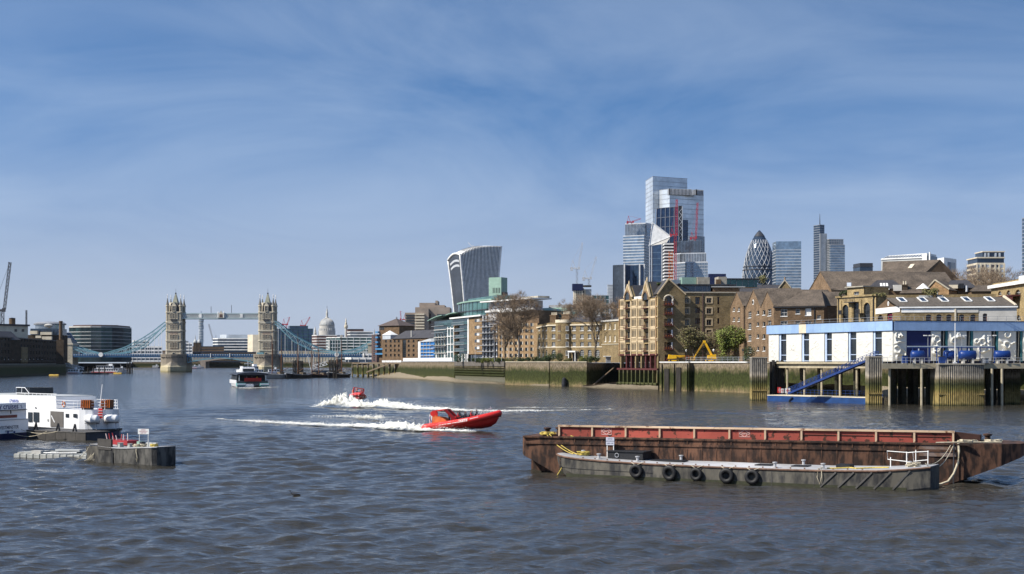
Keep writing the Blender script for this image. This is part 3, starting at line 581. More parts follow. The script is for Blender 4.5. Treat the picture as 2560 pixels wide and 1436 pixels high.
# concrete cores with two cranes
def cores():
    Y=1500;r=T('concrete_core','cream concrete lift core with a navy jump-form box on top','building site',(PX(1447,Y),Y,GZ),0);o=PX(1447,Y);X_=lambda p:PX(p,Y)-o;Zl=lambda p:PZ(p,Y)-GZ
    MB().box(X_(1434),X_(1457),0,9,0,Zl(724)).obj('core_wall',M['cream'],r);MB().box(X_(1431),X_(1457.5),-1,10,Zl(727),Zl(710)).obj('jump_form',M['navy'],r)
    w_=MB().box(-.55,.55,-.25,.1,0,2.2).mesh('opening',M['dark'])
    for c in (1442,1447,1452):
        for k in range(8):mobj('opening',w_,r,(X_(c),0,Zl(772)+k*2.55*1.0+.2))
    r2=T('concrete_core','second pale core with open deck right of the navy-topped one','building site',(PX(1467,Y),Y+12,GZ),0);o2=PX(1467,Y+12);X2=lambda p:PX(p,Y+12)-o2
    MB().box(X2(1457),X2(1466),0,6,0,Zl(722)).obj('core_wall',M['cream'],r2);MB().box(X2(1466),X2(1480),0,8,0,Zl(722)).obj('core_side',M['lead'],r2);MB().box(X2(1455),X2(1480),-1.5,8,Zl(716),Zl(712)).obj('deck',M['timber'],r2)
    for k in range(6):mobj('opening',w_,r2,(X2(1460),0,Zl(760)+k*3))
    crane('white luffing crane on the navy-topped concrete core',1442.5,711,672,1456,607,Y+4,'steel_pale',w=1.7,mm='grey_metal');crane('smaller white luffing crane on the second concrete core',1472.5,713,697,1491,642,Y+16,'steel_pale',w=1.7,mm='grey_metal')
cores()
# ---- behind the suspension bridge
def bt():
    Y=5200;r=T('telecom_tower','distant slim blue-grey communications tower seen under the high walkway','tower',(PX(503,Y),Y,GZ),0);k=Y/F
    pr=[(5.2,856),(5.2,829),(4.0,829),(4.0,824),(6.2,824),(6.2,815),(4.6,813),(4.6,806),(6.6,804),(6.6,800),(4,798),(4,788),(1,786),(.6,778)]
    MB().lathe([(a*k,PZ(y,Y)-GZ) for a,y in [(5.2,905)]+pr],16).obj('shaft',M['gl_blue'],r,smooth=False)
    mb=MB()
    for y in range(800,860,4):mb.lathe([(6.7*k,PZ(y,Y)-GZ),(6.9*k,PZ(y,Y)-GZ+1),(6.7*k,PZ(y,Y)-GZ+2)],16)
    mb.obj('floor_bands',M['lead'],r,kind='stuff')
bt()
def dome():
    Y=3050;r=T('domed_cathedral','white cathedral dome with ribbed lead roof, lantern and cross','cathedral',(PX(817.5,Y),Y,GZ),0);k=Y/F;Zl=lambda p:PZ(p,Y)-GZ;R_=18.6*k
    z0=Zl(815);dp=[(R_*cos(a),z0+(Zl(796)-z0)*sin(a)*1.0) for a in [i*pi/2/10 for i in range(10)]]
    MB().lathe(dp+[(3.2*k,Zl(796))],40).obj('dome_roof',M['lead'],r,smooth=True)
    rb=MB()
    for j in range(32):
        a=2*pi*j/32;rb.tube([(q*1.012*cos(a),q*1.012*sin(a),z+.2) for q,z in dp],.35,4)
    rb.obj('ribs',M['portland'],r,kind='stuff')
    MB().lathe([(21*k,Zl(838)),(21*k,Zl(828)),(19.4*k,Zl(828)),(19.4*k,Zl(821)),(18.9*k,Zl(821)),(18.9*k,z0)],40).obj('drum',M['portland'],r)
    cl=MB().tube([(0,0,0),(0,0,6.5*k)],.55*k,6).mesh('column',M['white'])
    for j in range(28):a=2*pi*j/28;mobj('column',cl,r,(20.2*k*cos(a),20.2*k*sin(a),Zl(828)))
    MB().lathe([(4.6*k,Zl(797)),(4.6*k,Zl(794)),(2.9*k,Zl(793)),(2.9*k,Zl(783)),(3.3*k,Zl(782)),(2.0*k,Zl(779)),(1.3*k,Zl(774)),(.5*k,Zl(771))],12).obj('lantern',M['portland'],r)
    mb=MB();mb.bar((0,0,Zl(772)),(0,0,Zl(765)),.55*k);mb.bar((-1.5*k,0,Zl(768)),(1.5*k,0,Zl(768)),.5*k);mb.lathe([(.1,Zl(773)),(1.0*k,Zl(772)),(.1,Zl(771))],8);mb.obj('cross',M['dark_metal'],r)
    MB().box(-36*k,40*k,-8*k,20*k,0,Zl(838)).obj('nave',M['portland'],r)
    def turret(px,yt):
        x=PX(px,Y)-PX(817.5,Y);MB().lathe([(3.6*k,Zl(842)),(3.6*k,Zl(832)),(2.6*k,Zl(831)),(2.6*k,Zl(826)),(1.8*k,Zl(824)),(.4*k,Zl(yt))],10,(x,-9*k,0)).obj('bell_tower',M['portland'],r)
    turret(789,817)
dome()
def spire(label,px,yt,Y,m='portland',w=3.4):
    r=T('church_spire',label,'church',(PX(px,Y),Y,GZ),0,'church spires');k=Y/F;Zl=lambda p:PZ(p,Y)-GZ
    MB().box(-w*k,w*k,-w*k,w*k,0,Zl(yt+20)).obj('tower',M[m],r);MB().lathe([(w*.8*k,Zl(yt+20)),(w*.8*k,Zl(yt+13)),(w*.5*k,Zl(yt+12)),(w*.45*k,Zl(yt+8)),(.1,Zl(yt))],8).obj('steeple',M[m],r)
spire('slim white church steeple left of the cathedral dome',750,816,2600)
spire('small pale spire at the right end of the bridge',936,822,1600,w=2.6)
def monument():
    Y=2150;r=T('monument_column','tall fluted stone column with gilded urn right of the dome','column',(PX(865,Y),Y,GZ),0);k=Y/F;Zl=lambda p:PZ(p,Y)-GZ
    MB().lathe([(4.6*k,0),(4.6*k,Zl(880)),(3.5*k,Zl(879)),(3.1*k,Zl(822))],16).obj('shaft',M['portland'],r);MB().lathe([(3.1*k,Zl(822)),(4.6*k,Zl(819)),(4.6*k,Zl(814)),(2.9*k,Zl(813)),(2.9*k,Zl(808)),(1.6*k,Zl(805))],12).obj('gallery',M['pale_stone'],r)
    MB().lathe([(1.0*k,Zl(805)),(1.8*k,Zl(802)),(.9*k,Zl(799)),(.4*k,Zl(795))],10).obj('urn',M['cream'],r)
monument()
def flat(name,label,px0,pxs,px1,pyt,Y,gl='gl_dark',band='white',fl=3.6,bh=1.2,mu=0,cap=0,capm=None,dl=12,dr=0,group='office blocks along the far banks',cat='office block'):
    return tw(name,label,px0,pxs,px1,pyt,Y,dl,dr,gl,band,fl,bh,mu,.4,cap,capm,cat=cat,group=group)
flat('banded_office','white-banded glass office with rounded tiers under the walkway',532,545,626,846,2350,'gl_dark','white',4.6,1.5)
flat('glass_rooftop','pale set-back glass top storey of the banded office',550,566,634,837,2380,'gl_pale','white',0)
flat('beige_tower','plain beige stone tower beside the north bridge tower',619,632,650,837,2300,'cream','cream',0,cap=3)
flat('blue_glass_office','dark blue-green glass office behind the right bridge tower',686,692,782,822,1750,'gl_navy','gl_teal',4,.7,mu=6)
flat('blue_glass_office','higher set-back part of blue glass offices with white roof plant',720,724,770,815,1900,'gl_navy','gl_teal',4,.7)
flat('white_flats','white-framed apartment block with brown panels under the dome',780,792,842,838,1700,'maroon','white',3.4,.8,mu=0)
flat('glass_flats','pale curved glass flats with strong white floor lines',816,852,932,843,1600,'gl_teal','white',3.3,1.0,mu=7)
flat('glass_flats','upper grey storeys behind the white-lined flats',868,876,932,829,1680,'gl_grey','white',3.3,.9)
flat('round_glass_office','green-glass rounded block just left of the white-lined flats',820,826,850,850,1560,'gl_teal','white',4.0,.6,mu=2.5)
flat('dark_rooftop_office','dark brown rooftop block right of the column',866,870,909,823,2000,'maroon','dark_metal',4,.6)
flat('stone_terrace','pale stone riverside offices below the bridge deck at right',700,704,840,878,1500,'pale_stone','cream',3.2,.5,mu=3)
flat('white_pavilion','white glazed pavilion building at the north end of the bridge',864,880,930,894,1190,'gl_dark','white',3.4,1.7,mu=6)
flat('white_pavilion','small white upper storey of the bridge-end pavilion',908,912,930,884,1200,'gl_dark','white',3.4,1.7,mu=4)
flat('grey_tower_block','plain grey tower block far left of the bridge',271,275,296,813,2600,'gl_grey','grey_metal',4,.7,cap=4)
flat('white_terrace','long white office with rows of dark windows left of the south bridge tower',318,322,405,866,1750,'gl_dark','white',4.3,1.9,mu=5.5)
flat('white_terrace','small white office peeping out left of the long white one',332,336,372,851,1950,'gl_dark','white',4,2,mu=5)
flat('white_terrace','narrow white offices between the bridge towers at left',453,456,480,857,1800,'gl_dark','white',4.0,2.0,mu=4)
flat('dark_low_block','dark low block below the white narrow offices',455,460,640,880,2200,'br_dark','gl_navy',3.6,.8)
flat('grey_block','bluish grey block behind the south tower',455,460,471,853,2500,'gl_grey','grey_metal',4,.8)
flat('brick_low_block','low brick block with reddish roof beyond the bridge chain at left',283,287,330,868,2000,'br_red','maroon',0,cap=3,capm='maroon')
flat('brick_low_block','long dim row of roofs seen through the left chain',296,300,420,876,2150,'br_brown','portland',4,.8)
flat('station_office','brown station block below the twin turrets',480,484,560,866,2230,'br_brown','dark_metal',4,1.2)
def turret(label,px):
    Y=2200;r=T('station_turret',label,'turret',(PX(px,Y),Y,GZ),0,'twin station turrets');k=Y/F;Zl=lambda p:PZ(p,Y)-GZ
    MB().box(-4.3*k,4.3*k,0,8.6*k,0,Zl(857)).obj('tower',M['br_dark'],r);MB().lathe([(5*k,Zl(857)),(5*k,Zl(855)),(4*k,Zl(852)),(1.6*k,Zl(849)),(1.2*k,Zl(846)),(.3*k,Zl(838))],10,(0,4*k,0)).obj('cap',M['lead'],r)
turret('left one of twin brick station turrets with pale cap',487.5);turret('right one of twin brick station turrets with pale cap',497.5)
crane('distant grey crane leaning left under the high walkway',534,852,850,522,811,2700,'grey_metal',w=2.2)
crane('distant red crane above the blue glass offices',716,820,812,724,793,2300,'red_crane',w=1.7)
crane('distant red crane left of the cathedral dome',761,830,815,775,793,2300,'red_crane',w=1.9)
crane('distant pink-red crane tip left of the concrete hotel',1005,806,800,1001,778,2000,'red_crane',w=1.6)
# low concrete road bridge behind
def londonbridge():
    Y=2120;r=T('concrete_bridge','flat grey concrete road bridge seen under the raised bascules','bridge',(PX(550,Y),Y,0),0);o=PX(550,Y);X_=lambda p:PX(p,Y)-o
    pts=[];n=24
    top=[(X_(p),PZ(893.5,Y)) for p in range(380,901,20)]
    def und(p):
        import math as _m
        for a,b_ in ((380,503),(513,640),(650,780),(790,900)):
            if a <= p <= b_:f=(p-a)/(b_-a)*2-1;return PZ(898+7.5*f*f,Y)
        return PZ(908,Y)
    bot=[(X_(p),und(p)) for p in range(900,379,-5)]
    MB().prismY(top+bot,0,22).obj('deck',M['concrete_far'],r)
    for p in (508,645,785):MB().box(X_(p)-4,X_(p)+4,-2,24,-3,PZ(903,Y)).obj('pier',M['concrete_far'],r)
londonbridge()

# ================================================================== SUSPENSION / BASCULE BRIDGE
def bridge():
    Y=1262.0;k=Y/F;O=PX(550,Y);X_=lambda p:PX(p,Y)-O;Z_=lambda p:PZ(p,Y)
    R=T('tower_bridge','stone twin-towered suspension bridge with blue chains and high walkway','bridge',(O,Y,0),0)
    MB().prism([(0,0)]*0 or [(X_(474),6),(X_(641),6),(X_(641),14),(X_(474),14)],Z_(893),Z_(889.3)).obj('road_deck',M['dark_metal'],R)
    win_m={}
    def wmesh(w,h,arch=False):
        key=(round(w,1),round(h,1),arch)
        if key not in win_m:
            mb=MB();t=.28;mb.box(-w/2,-w/2+t,-.45,.1,0,h);mb.box(w/2-t,w/2,-.45,.1,0,h);mb.box(-w/2-.2,w/2+.2,-.6,.1,-.35,0);mb.box(-w/2-.1,w/2+.1,-.5,.1,h,h+.35)
            mb.box(-.1,.1,-.3,.1,0,h);mb.box(-w/2+t,-.1,-.12,.05,0,h,1);mb.box(.1,w/2-t,-.12,.05,0,h,1);mb.box(-w/2+t,w/2-t,-.22,.05,h*.55,h*.55+.2)
            win_m[key]=mb.mesh('window',[M['pale_stone'],M['win_far']])
        return win_m[key]
    def tower(pc,lab):
        # towers stand on their piers and are parts of the one bridge; each tower's pieces are its children
        x=X_(pc);D=15.0;hw=15.2*k
        body=MB().box(x-hw,x+hw,0,D,Z_(889),Z_(779)).obj('tower',M['stone'],R,label=lab)
        def sub(mb,name,m,**kw):return mb.obj(name,M[m],body,**kw)
        # granite field between the turrets slightly recessed, string courses proud
        for y,h_ in ((876,1.0),(852,1.6),(827,1.3),(806,2.2),(781,1.0)):sub(MB().box(x-hw-.2,x+hw+.2,-.55,D+.55,Z_(y)-h_/2,Z_(y)+h_/2),'string_course','pale_stone')
        for y0,y1 in ((851,829),(825,809),(876,854)):sub(MB().box(x-hw*.62,x+hw*.62,-.12,.3,Z_(y0)+.5,Z_(y1)-.5),'wall_panel','maroon_stone')
        for sx in (-1,1):
            for yy in (1.2,D-1.2):
                cx=x+sx*16.6*k;r_=3.9*k
                sub(MB().lathe([(r_,Z_(889)),(r_,Z_(764))],8,(cx,yy,0)),'corner_turret','stone')
                for y in (876,852,827,806,781,765):sub(MB().lathe([(r_+.05,Z_(y)-.6),(r_+.5,Z_(y)-.4),(r_+.5,Z_(y)+.4),(r_+.05,Z_(y)+.6)],8,(cx,yy,0)),'turret_ring','pale_stone')
                sub(MB().lathe([(r_+.25,Z_(764)),(r_*.55,Z_(755)),(.22,Z_(746))],8,(cx,yy,0)),'turret_spire','lead_dark')
                sub(MB().lathe([(.2,Z_(747)),(.55,Z_(744.5)),(.2,Z_(743.5)),(.6,Z_(741)),(.2,Z_(740)),(.45,Z_(738)),(.05,Z_(735.5))],6,(cx,yy,0)),'finial','white')
        # steep main roof with dormer gables on all sides
        sub(MB().loft([[(x-11*k,1.5,Z_(780)),(x+11*k,1.5,Z_(780)),(x+11*k,D-1.5,Z_(780)),(x-11*k,D-1.5,Z_(780))],[(x-9*k,3,Z_(758)),(x+9*k,3,Z_(758)),(x+9*k,D-3,Z_(758)),(x-9*k,D-3,Z_(758))]]),'upper_storey','slate')
        sub(MB().loft([[(x-6.4*k,3.6,Z_(758)),(x+6.4*k,3.6,Z_(758)),(x+6.4*k,D-3.6,Z_(758)),(x-6.4*k,D-3.6,Z_(758))],[(x-1.3*k,D/2-.6,Z_(735)),(x+1.3*k,D/2-.6,Z_(735)),(x+1.3*k,D/2+.6,Z_(735)),(x-1.3*k,D/2+.6,Z_(735))]]),'roof','roof_green')
        sub(MB().lathe([(.3,Z_(735)),(.7,Z_(733.5)),(.7,Z_(732)),(.12,Z_(730.5)),(.08,Z_(721))],6,(x,D/2,0)),'roof_finial','dark_metal')
        g=[(x-5.6*k,Z_(781)),(x+5.6*k,Z_(781)),(x+5.6*k,Z_(764)),(x,Z_(756)),(x-5.6*k,Z_(764))]
        sub(MB().prismY(g,-.4,4),'dormer_gable','pale_stone');g2=[(-.4+y_,z) for y_,z in ((D/2-5.6*k,Z_(781)),(D/2+5.6*k,Z_(781)),(D/2+5.6*k,Z_(764)),(D/2,Z_(756)),(D/2-5.6*k,Z_(764)))]
        sub(MB().prismX(g2,x+hw-3,x+hw+.4),'dormer_gable','pale_stone');sub(MB().prismX(g2,x-hw-.4,x-hw+3),'dormer_gable','pale_stone')
        rows=[(870,857,(-7.5,0,7.5),1.5),(848,838,(-7.5,0,7.5),1.6),(823,813,(-7,0,7),1.6),(797,785,(-8,0,8),1.5),(778,766,(0,),2.0)]
        for yb,yt,cols,w in rows:
            for c in cols:
                big=1.35 if c == 0 else 1.0;mobj('window',wmesh(w*big,Z_(yt)-Z_(yb)),body,(x+c*k,-.1 if yb != 778 else -.5,Z_(yb)))
        sub(MB().box(x-6.5*k,x+6.5*k,-1.5,-.01,Z_(803),Z_(799)),'balcony','dark_metal')
        ar=[(x+4.2*k*cos(a),Z_(886)+5.5*k*sin(a)) for a in [pi*i/10 for i in range(11)]]
        sub(MB().prismY(ar+[(x-4.2*k,Z_(889)),(x+4.2*k,Z_(889))],-.7,-.02),'gateway_arch','pale_stone');ar2=[(x+3.2*k*cos(a),Z_(886)+4.3*k*sin(a)) for a in [pi*i/10 for i in range(11)]]
        sub(MB().prismY(ar2+[(x-3.2*k,Z_(889)),(x+3.2*k,Z_(889))],-.85,-.71),'gateway_opening','win_far')
        # pier
        hwp=32*k;yb_=-3
        pl=[(x-hwp,yb_+2),(x-hwp*.8,yb_-2),(x-hwp*.45,yb_-5),(x,yb_-6),(x+hwp*.45,yb_-5),(x+hwp*.8,yb_-2),(x+hwp,yb_+2),(x+hwp,22),(x-hwp,22)]
        pr=MB().prism(pl,-3,Z_(888)).obj('pier',M['pier_stone'],R)
        ct=[(x-hwp*1.01,2),(x-hwp*1.01,-2),(x-1,-17.5),(x+1,-17.5),(x+hwp*1.01,-2),(x+hwp*1.01,2)]
        zc,za=Z_(917.5),Z_(904)
        MB().loft([[(a,b_,-3) for a,b_ in ct],[(a,b_,zc) for a,b_ in ct],[(x-hwp*.85,2,zc+.8),(x-hwp*.5,-7,zc+1.8),(x-.4,-10.2,za),(x+.4,-10.2,za),(x+hwp*.5,-7,zc+1.8),(x+hwp*.85,2,zc+.8)]]).obj('cutwater',M['pier_stone'],pr)
        MB().prism([(a*1.0+(a-x)*.015,b_-.25) for a,b_ in pl],Z_(889.5),Z_(886)).obj('pier_parapet',M['pier_stone'],pr)
        for i in range(9):a=-0.8+1.6*i/8;MB().box(x+hwp*a-.45,x+hwp*a+.45,yb_-6.6+4.3*abs(a)**1.6-.2,yb_-5+4.3*abs(a)**1.6,Z_(894.5),Z_(892.5)).obj('drain_block',M['dark'],pr)
    mat('maroon_stone',(0.27,0.21,0.165),0.9,0.3,0.6);mat('lead_dark',(0.17,0.16,0.14),0.7,0.2,0.6);mat('roof_green',(0.24,0.24,0.18),0.7,0.2,0.6)
    tower(434.5,'south stone tower at left');tower(666,'north stone tower at right')
    # high walkways (two)
    for yy in (1.5,10.5):
        w=MB();w.box(X_(454),X_(647),yy,yy+3,Z_(785.5),Z_(783));w.box(X_(454),X_(647),yy-.3,yy+3.3,Z_(797.5),Z_(795));w.box(X_(454),X_(647),yy+.9,yy+2.1,Z_(795),Z_(785.5));wk=w.obj('high_walkway',M['bridge_pale'],R)
        la=MB();n=40;xs=[X_(455)+(X_(646)-X_(455))*i/n for i in range(n+1)]
        for i in range(n):la.bar((xs[i],yy+.3,Z_(795)),(xs[i+1],yy+.3,Z_(785.5)),.3);la.bar((xs[i],yy+.32,Z_(785.5)),(xs[i+1],yy+.32,Z_(795)),.3)
        la.obj('lattice',M['white'],wk,kind='stuff')
        for p in (500,603):MB().box(X_(p)-3.4*k,X_(p)+3.4*k,yy-.4,yy+.8,Z_(794.8),Z_(785)).obj('walkway_panel',M['white'],wk)
        if yy < 5:
            MB().prismY([(X_(545),Z_(795)),(X_(559),Z_(795)),(X_(559),Z_(783)),(X_(555),Z_(783)),(X_(552),Z_(777)),(X_(549),Z_(783)),(X_(545),Z_(783))],yy-.9,yy+.6).obj('crest_gable',M['pale_stone'],wk)
            for p in (545,559):MB().lathe([(.5,0),(.5,Z_(781)-Z_(795)),(.1,Z_(778.5)-Z_(795))],6,(X_(p),yy-.6,Z_(795))).obj('crest_finial',M['white'],wk)
            MB().box(X_(548.5),X_(555.5),yy-1.05,yy-.91,Z_(793),Z_(786)).obj('crest_panel',M['maroon'],wk)
            MB().box(X_(454),X_(647),yy-.32,yy+3.2,Z_(798.6),Z_(797.52)).obj('soffit',M['dark_metal'],wk)
    for p,t in ((526,766),(577,763)):MB().bar((X_(p),3,Z_(783)),(X_(p),3,Z_(t)),.35).obj('flagpole',M['dark_metal'],R)
    # decks
    for a,b_ in ((168,404),(467,636),(699,935)):
        dk=MB().box(X_(a),X_(b_),-.5,16,Z_(893.5),Z_(889)).obj('deck_girder',M['bridge_navy'],R)
        MB().box(X_(a),X_(b_),-.8,-.52,Z_(889.2),Z_(885.6)).obj('parapet',M['bridge_navy'],dk)
        pm=MB().box(-.3,.3,-.9,-.81,0,.9).mesh('parapet_panel',M['steel_pale']);n=int((b_-a)/6)
        for i in range(n+1):mobj('parapet_panel',pm,dk,(X_(a)+(X_(b_)-X_(a))*i/n,0,Z_(889)))
    # bascule trusses
    for sg,a,b_ in ((1,469,551),(-1,633,552)):
        mb=MB();n=10;pt=[]
        for i in range(n+1):f=i/n;p=a+(b_-a)*f;pt.append((X_(p),Z_(893.5),Z_(907-12.5*f**.7)))
        for i in range(n):mb.bar((pt[i][0],0,pt[i][2]),(pt[i+1][0],0,pt[i+1][2]),.8);mb.bar((pt[i][0],0,pt[i][1]),(pt[i+1][0],0,pt[i+1][2]),.4);mb.bar((pt[i][0],0,pt[i][1]),(pt[i][0],0,pt[i][2]),.4)
        mb.obj('bascule_truss',M['bridge_blue'],R)
    for p in (527,575):MB().bar((X_(p),-1,Z_(894)),(X_(p),-1,Z_(884)),.6).obj('signal_post',M['white'],R)
    # chains: lens-shaped trusses
    def chain(up,lo,nh,name='chain'):
        def ev(P,p):
            for (a,b_),(c,d) in zip(P[:-1],P[1:]):
                if min(a,c)-.01 <= p <= max(a,c)+.01:return b_+(d-b_)*(p-a)/(c-a)
            return P[-1][1]
        a,b_=up[0][0],up[-1][0];n=16;ps=[a+(b_-a)*i/n for i in range(n+1)]
        def sm(P,p):return (ev(P,max(min(p-4,max(a,b_)),min(a,b_)))+ev(P,max(min(p+4,max(a,b_)),min(a,b_)))+ev(P,p))/3
        for yy in (0,15):
            U=[(X_(p),yy,Z_(sm(up,p))) for p in ps];Lo=[(X_(p),yy,Z_(sm(lo,p))) for p in ps]
            mb=MB()
            for i in range(n):mb.bar(U[i],U[i+1],.55,.8);mb.bar(Lo[i],Lo[i+1],.55,.8)
            c=mb.obj(name,M['bridge_blue'],R);la=MB()
            for i in range(n):(la.bar(U[i],Lo[i+1],.3) if i % 2 else la.bar(Lo[i],U[i+1],.3));la.bar(U[i],Lo[i],.22)
            la.obj('chain_bracing',M['bridge_pale'],c)
            hm=MB()
            for i in range(nh):
                p=a+(b_-a)*(i+.5)/nh;hm=MB().bar((X_(p),yy,Z_(sm(lo,p))),(X_(p),yy,Z_(889)),.3);hm.obj('hanger',M['white'],c)
    chain([(413,804),(385,827),(356,846),(312,869),(253,886)],[(413,811),(399,826),(356,866),(312,882),(253,888)],9)
    chain([(253,886),(215,877),(174,863)],[(253,888),(215,886),(174,868)],5)
    chain([(687,802),(712,822),(735,840),(794,871),(841,882)],[(687,809),(712,833),(735,855),(780,877),(841,885)],9)
    chain([(843,882),(890,872),(930,853)],[(843,885),(890,882),(930,860)],6)
    for p in (253,842):MB().lathe([(2.0,-.5),(2.0,.5)],14).obj('chain_joint',M['white'],R,(X_(p),-1,Z_(887))).rotation_euler=(pi/2,0,0)
    for p in (168,934):
        ab=MB().box(X_(p)-5,X_(p)+5,-1,16,-3,Z_(862)).obj('abutment_tower',M['stone'],R)
        MB().box(X_(p)-5.6,X_(p)+5.6,-1.6,16.6,Z_(862),Z_(859)).obj('abutment_cornice',M['pale_stone'],ab);MB().loft([[(X_(p)-4.5,0,Z_(859)),(X_(p)+4.5,0,Z_(859)),(X_(p)+4.5,15,Z_(859)),(X_(p)-4.5,15,Z_(859))],[(X_(p)-1,6,Z_(846)),(X_(p)+1,6,Z_(846)),(X_(p)+1,9,Z_(846)),(X_(p)-1,9,Z_(846))]]).obj('abutment_roof',M['lead_dark'],ab)
    MB().box(X_(645),X_(661),-5,-1,Z_(888),Z_(881.5)).obj('control_cabin',M['bridge_blue'],R)
mat('bridge_pale',(0.40,0.50,0.52),0.5,0.1,0.5)
bridge()

# ================================================================== SOUTH BANK (in shade)
class Fac:
    """a building front between two ground points; pixel positions are cast onto its plane"""
    def __init__(s,name,label,cat,pa,Ya,pb,Yb,base=GZ,group=None):
        s.A=Vector(P2(pa,Ya));B_=Vector(P2(pb,Yb));d=B_-s.A;s.L=d.length;s.t=d/s.L;s.base=base
        s.root=T(name,label,cat,(s.A.x,s.A.y,base),atan2(d.y,d.x),group)
    def uz(s,px,py):
        dx_=(px-CX)/F;u_=(s.A.y*dx_-s.A.x)/(s.t.x-s.t.y*dx_);k_=s.A.y+u_*s.t.y
        return u_,H+(CY-py)/F*k_-s.base
    def u(s,px):return s.uz(px,CY)[0]
    def rect(s,px0,px1,pyt,pyb):
        pc=(px0+px1)/2;return s.u(px0),s.u(px1),s.uz(pc,pyb)[1],s.uz(pc,pyt)[1]
def arch_fill(mb,a,b_,zs,zt,d,mi=0):
    """brick spandrels between a rectangular opening and its arched head"""
    n=8;c=(a+b_)/2;r=(b_-a)/2;hh=zt-zs
    pts=[(c-r*cos(pi*i/n),zs+hh*sin(pi*i/n)) for i in range(n+1)]
    for (x0,z0),(x1,z1) in zip(pts[:-1],pts[1:]):
        mb.quad((x0,0,z0),(x1,0,z1),(x1,0,zt),(x0,0,zt),mi);mb.quad((x0,0,z0),(x0,d,z0),(x1,d,z1),(x1,0,z1),mi)
def wall_open(mb,u0,u1,z0,z1,ops,d=0.3,y=0.0):
    """wall face with real openings; ops: (a, b, c, e[, spring]) rectangles, optional arched head"""
    us=sorted(set([u0,u1]+[o[0] for o in ops]+[o[1] for o in ops]));zs=sorted(set([z0,z1]+[o[2] for o in ops]+[o[3] for o in ops]))
    us=[q for q in us if u0-1e-6 <= q <= u1+1e-6];zs=[q for q in zs if z0-1e-6 <= q <= z1+1e-6]
    n=len(mb.v)
    for j in range(len(zs)-1):
        zc=(zs[j]+zs[j+1])/2;st=None
        for i in range(len(us)-1):
            uc=(us[i]+us[i+1])/2;hole=any(o[0] < uc < o[1] and o[2] < zc < o[3] for o in ops)
            if not hole and st is None:st=us[i]
            if st is not None and (hole or i == len(us)-2):
                e=us[i] if hole else us[i+1];mb.quad((st,y,zs[j]),(e,y,zs[j]),(e,y,zs[j+1]),(st,y,zs[j+1]));st=None
    for o in ops:
        a,b_,c,e=o[:4];y1=y+d
        mb.quad((a,y,c),(a,y1,c),(a,y1,e),(a,y,e));mb.quad((b_,y1,c),(b_,y,c),(b_,y,e),(b_,y1,e));mb.quad((a,y1,c),(a,y,c),(b_,y,c),(b_,y1,c));mb.quad((a,y,e),(a,y1,e),(b_,y1,e),(b_,y,e))
        if len(o) > 4:arch_fill(mb,a,b_,o[4],e,d)
WM={}
def window(root,a,b_,c,e,y=0.0,d=0.3,fr='white',gl='win',nx=2,nz=2,t=0.09,sill='white',arch=None,pane=True):
    """window unit set back in its opening: frame with bars, sill, pane"""
    w,h_=b_-a,e-c;key=(round(w,2),round(h_,2),fr,gl,nx,nz,sill,round(arch-c,2) if arch else None,pane)
    if key not in WM:
        mb=MB();f0,f1=-.06,.04
        mb.box(-w/2,-w/2+t,f0,f1,0,h_);mb.box(w/2-t,w/2,f0,f1,0,h_);mb.box(-w/2+t,w/2-t,f0,f1,0,t);mb.box(-w/2+t,w/2-t,f0,f1,h_-t,h_)
        for i in range(1,nx):x=-w/2+w*i/nx;mb.box(x-t*.35,x+t*.35,f0*.6,f1,t,h_-t)
        for i in range(1,nz):z=h_*i/nz;mb.box(-w/2+t,w/2-t,f0*.5,f1,z-t*.35,z+t*.35)
        if sill:mb.box(-w/2-.12,w/2+.12,-d-.14,f0,-.16,-.002)
        pm=MB().quad((-w/2+t,0,t),(w/2-t,0,t),(w/2-t,0,h_-t),(-w/2+t,0,h_-t))
        if not pane:mb.add(pm.v,pm.f,1)
        WM[key]=(mb.mesh('window',[M[fr],M[gl]] if not pane else M[fr]),pm.mesh('pane',M[gl]))
    o=mobj('window',WM[key][0],root,((a+b_)/2,y+d,c))
    if pane:mobj('pane',WM[key][1],o,(0,0,0))
    return o
def mass(root,name,m,u0,u1,d0,d1,z0,z1):return MB().box(u0,u1,d0,d1,z0,z1).obj(name,M[m],root)

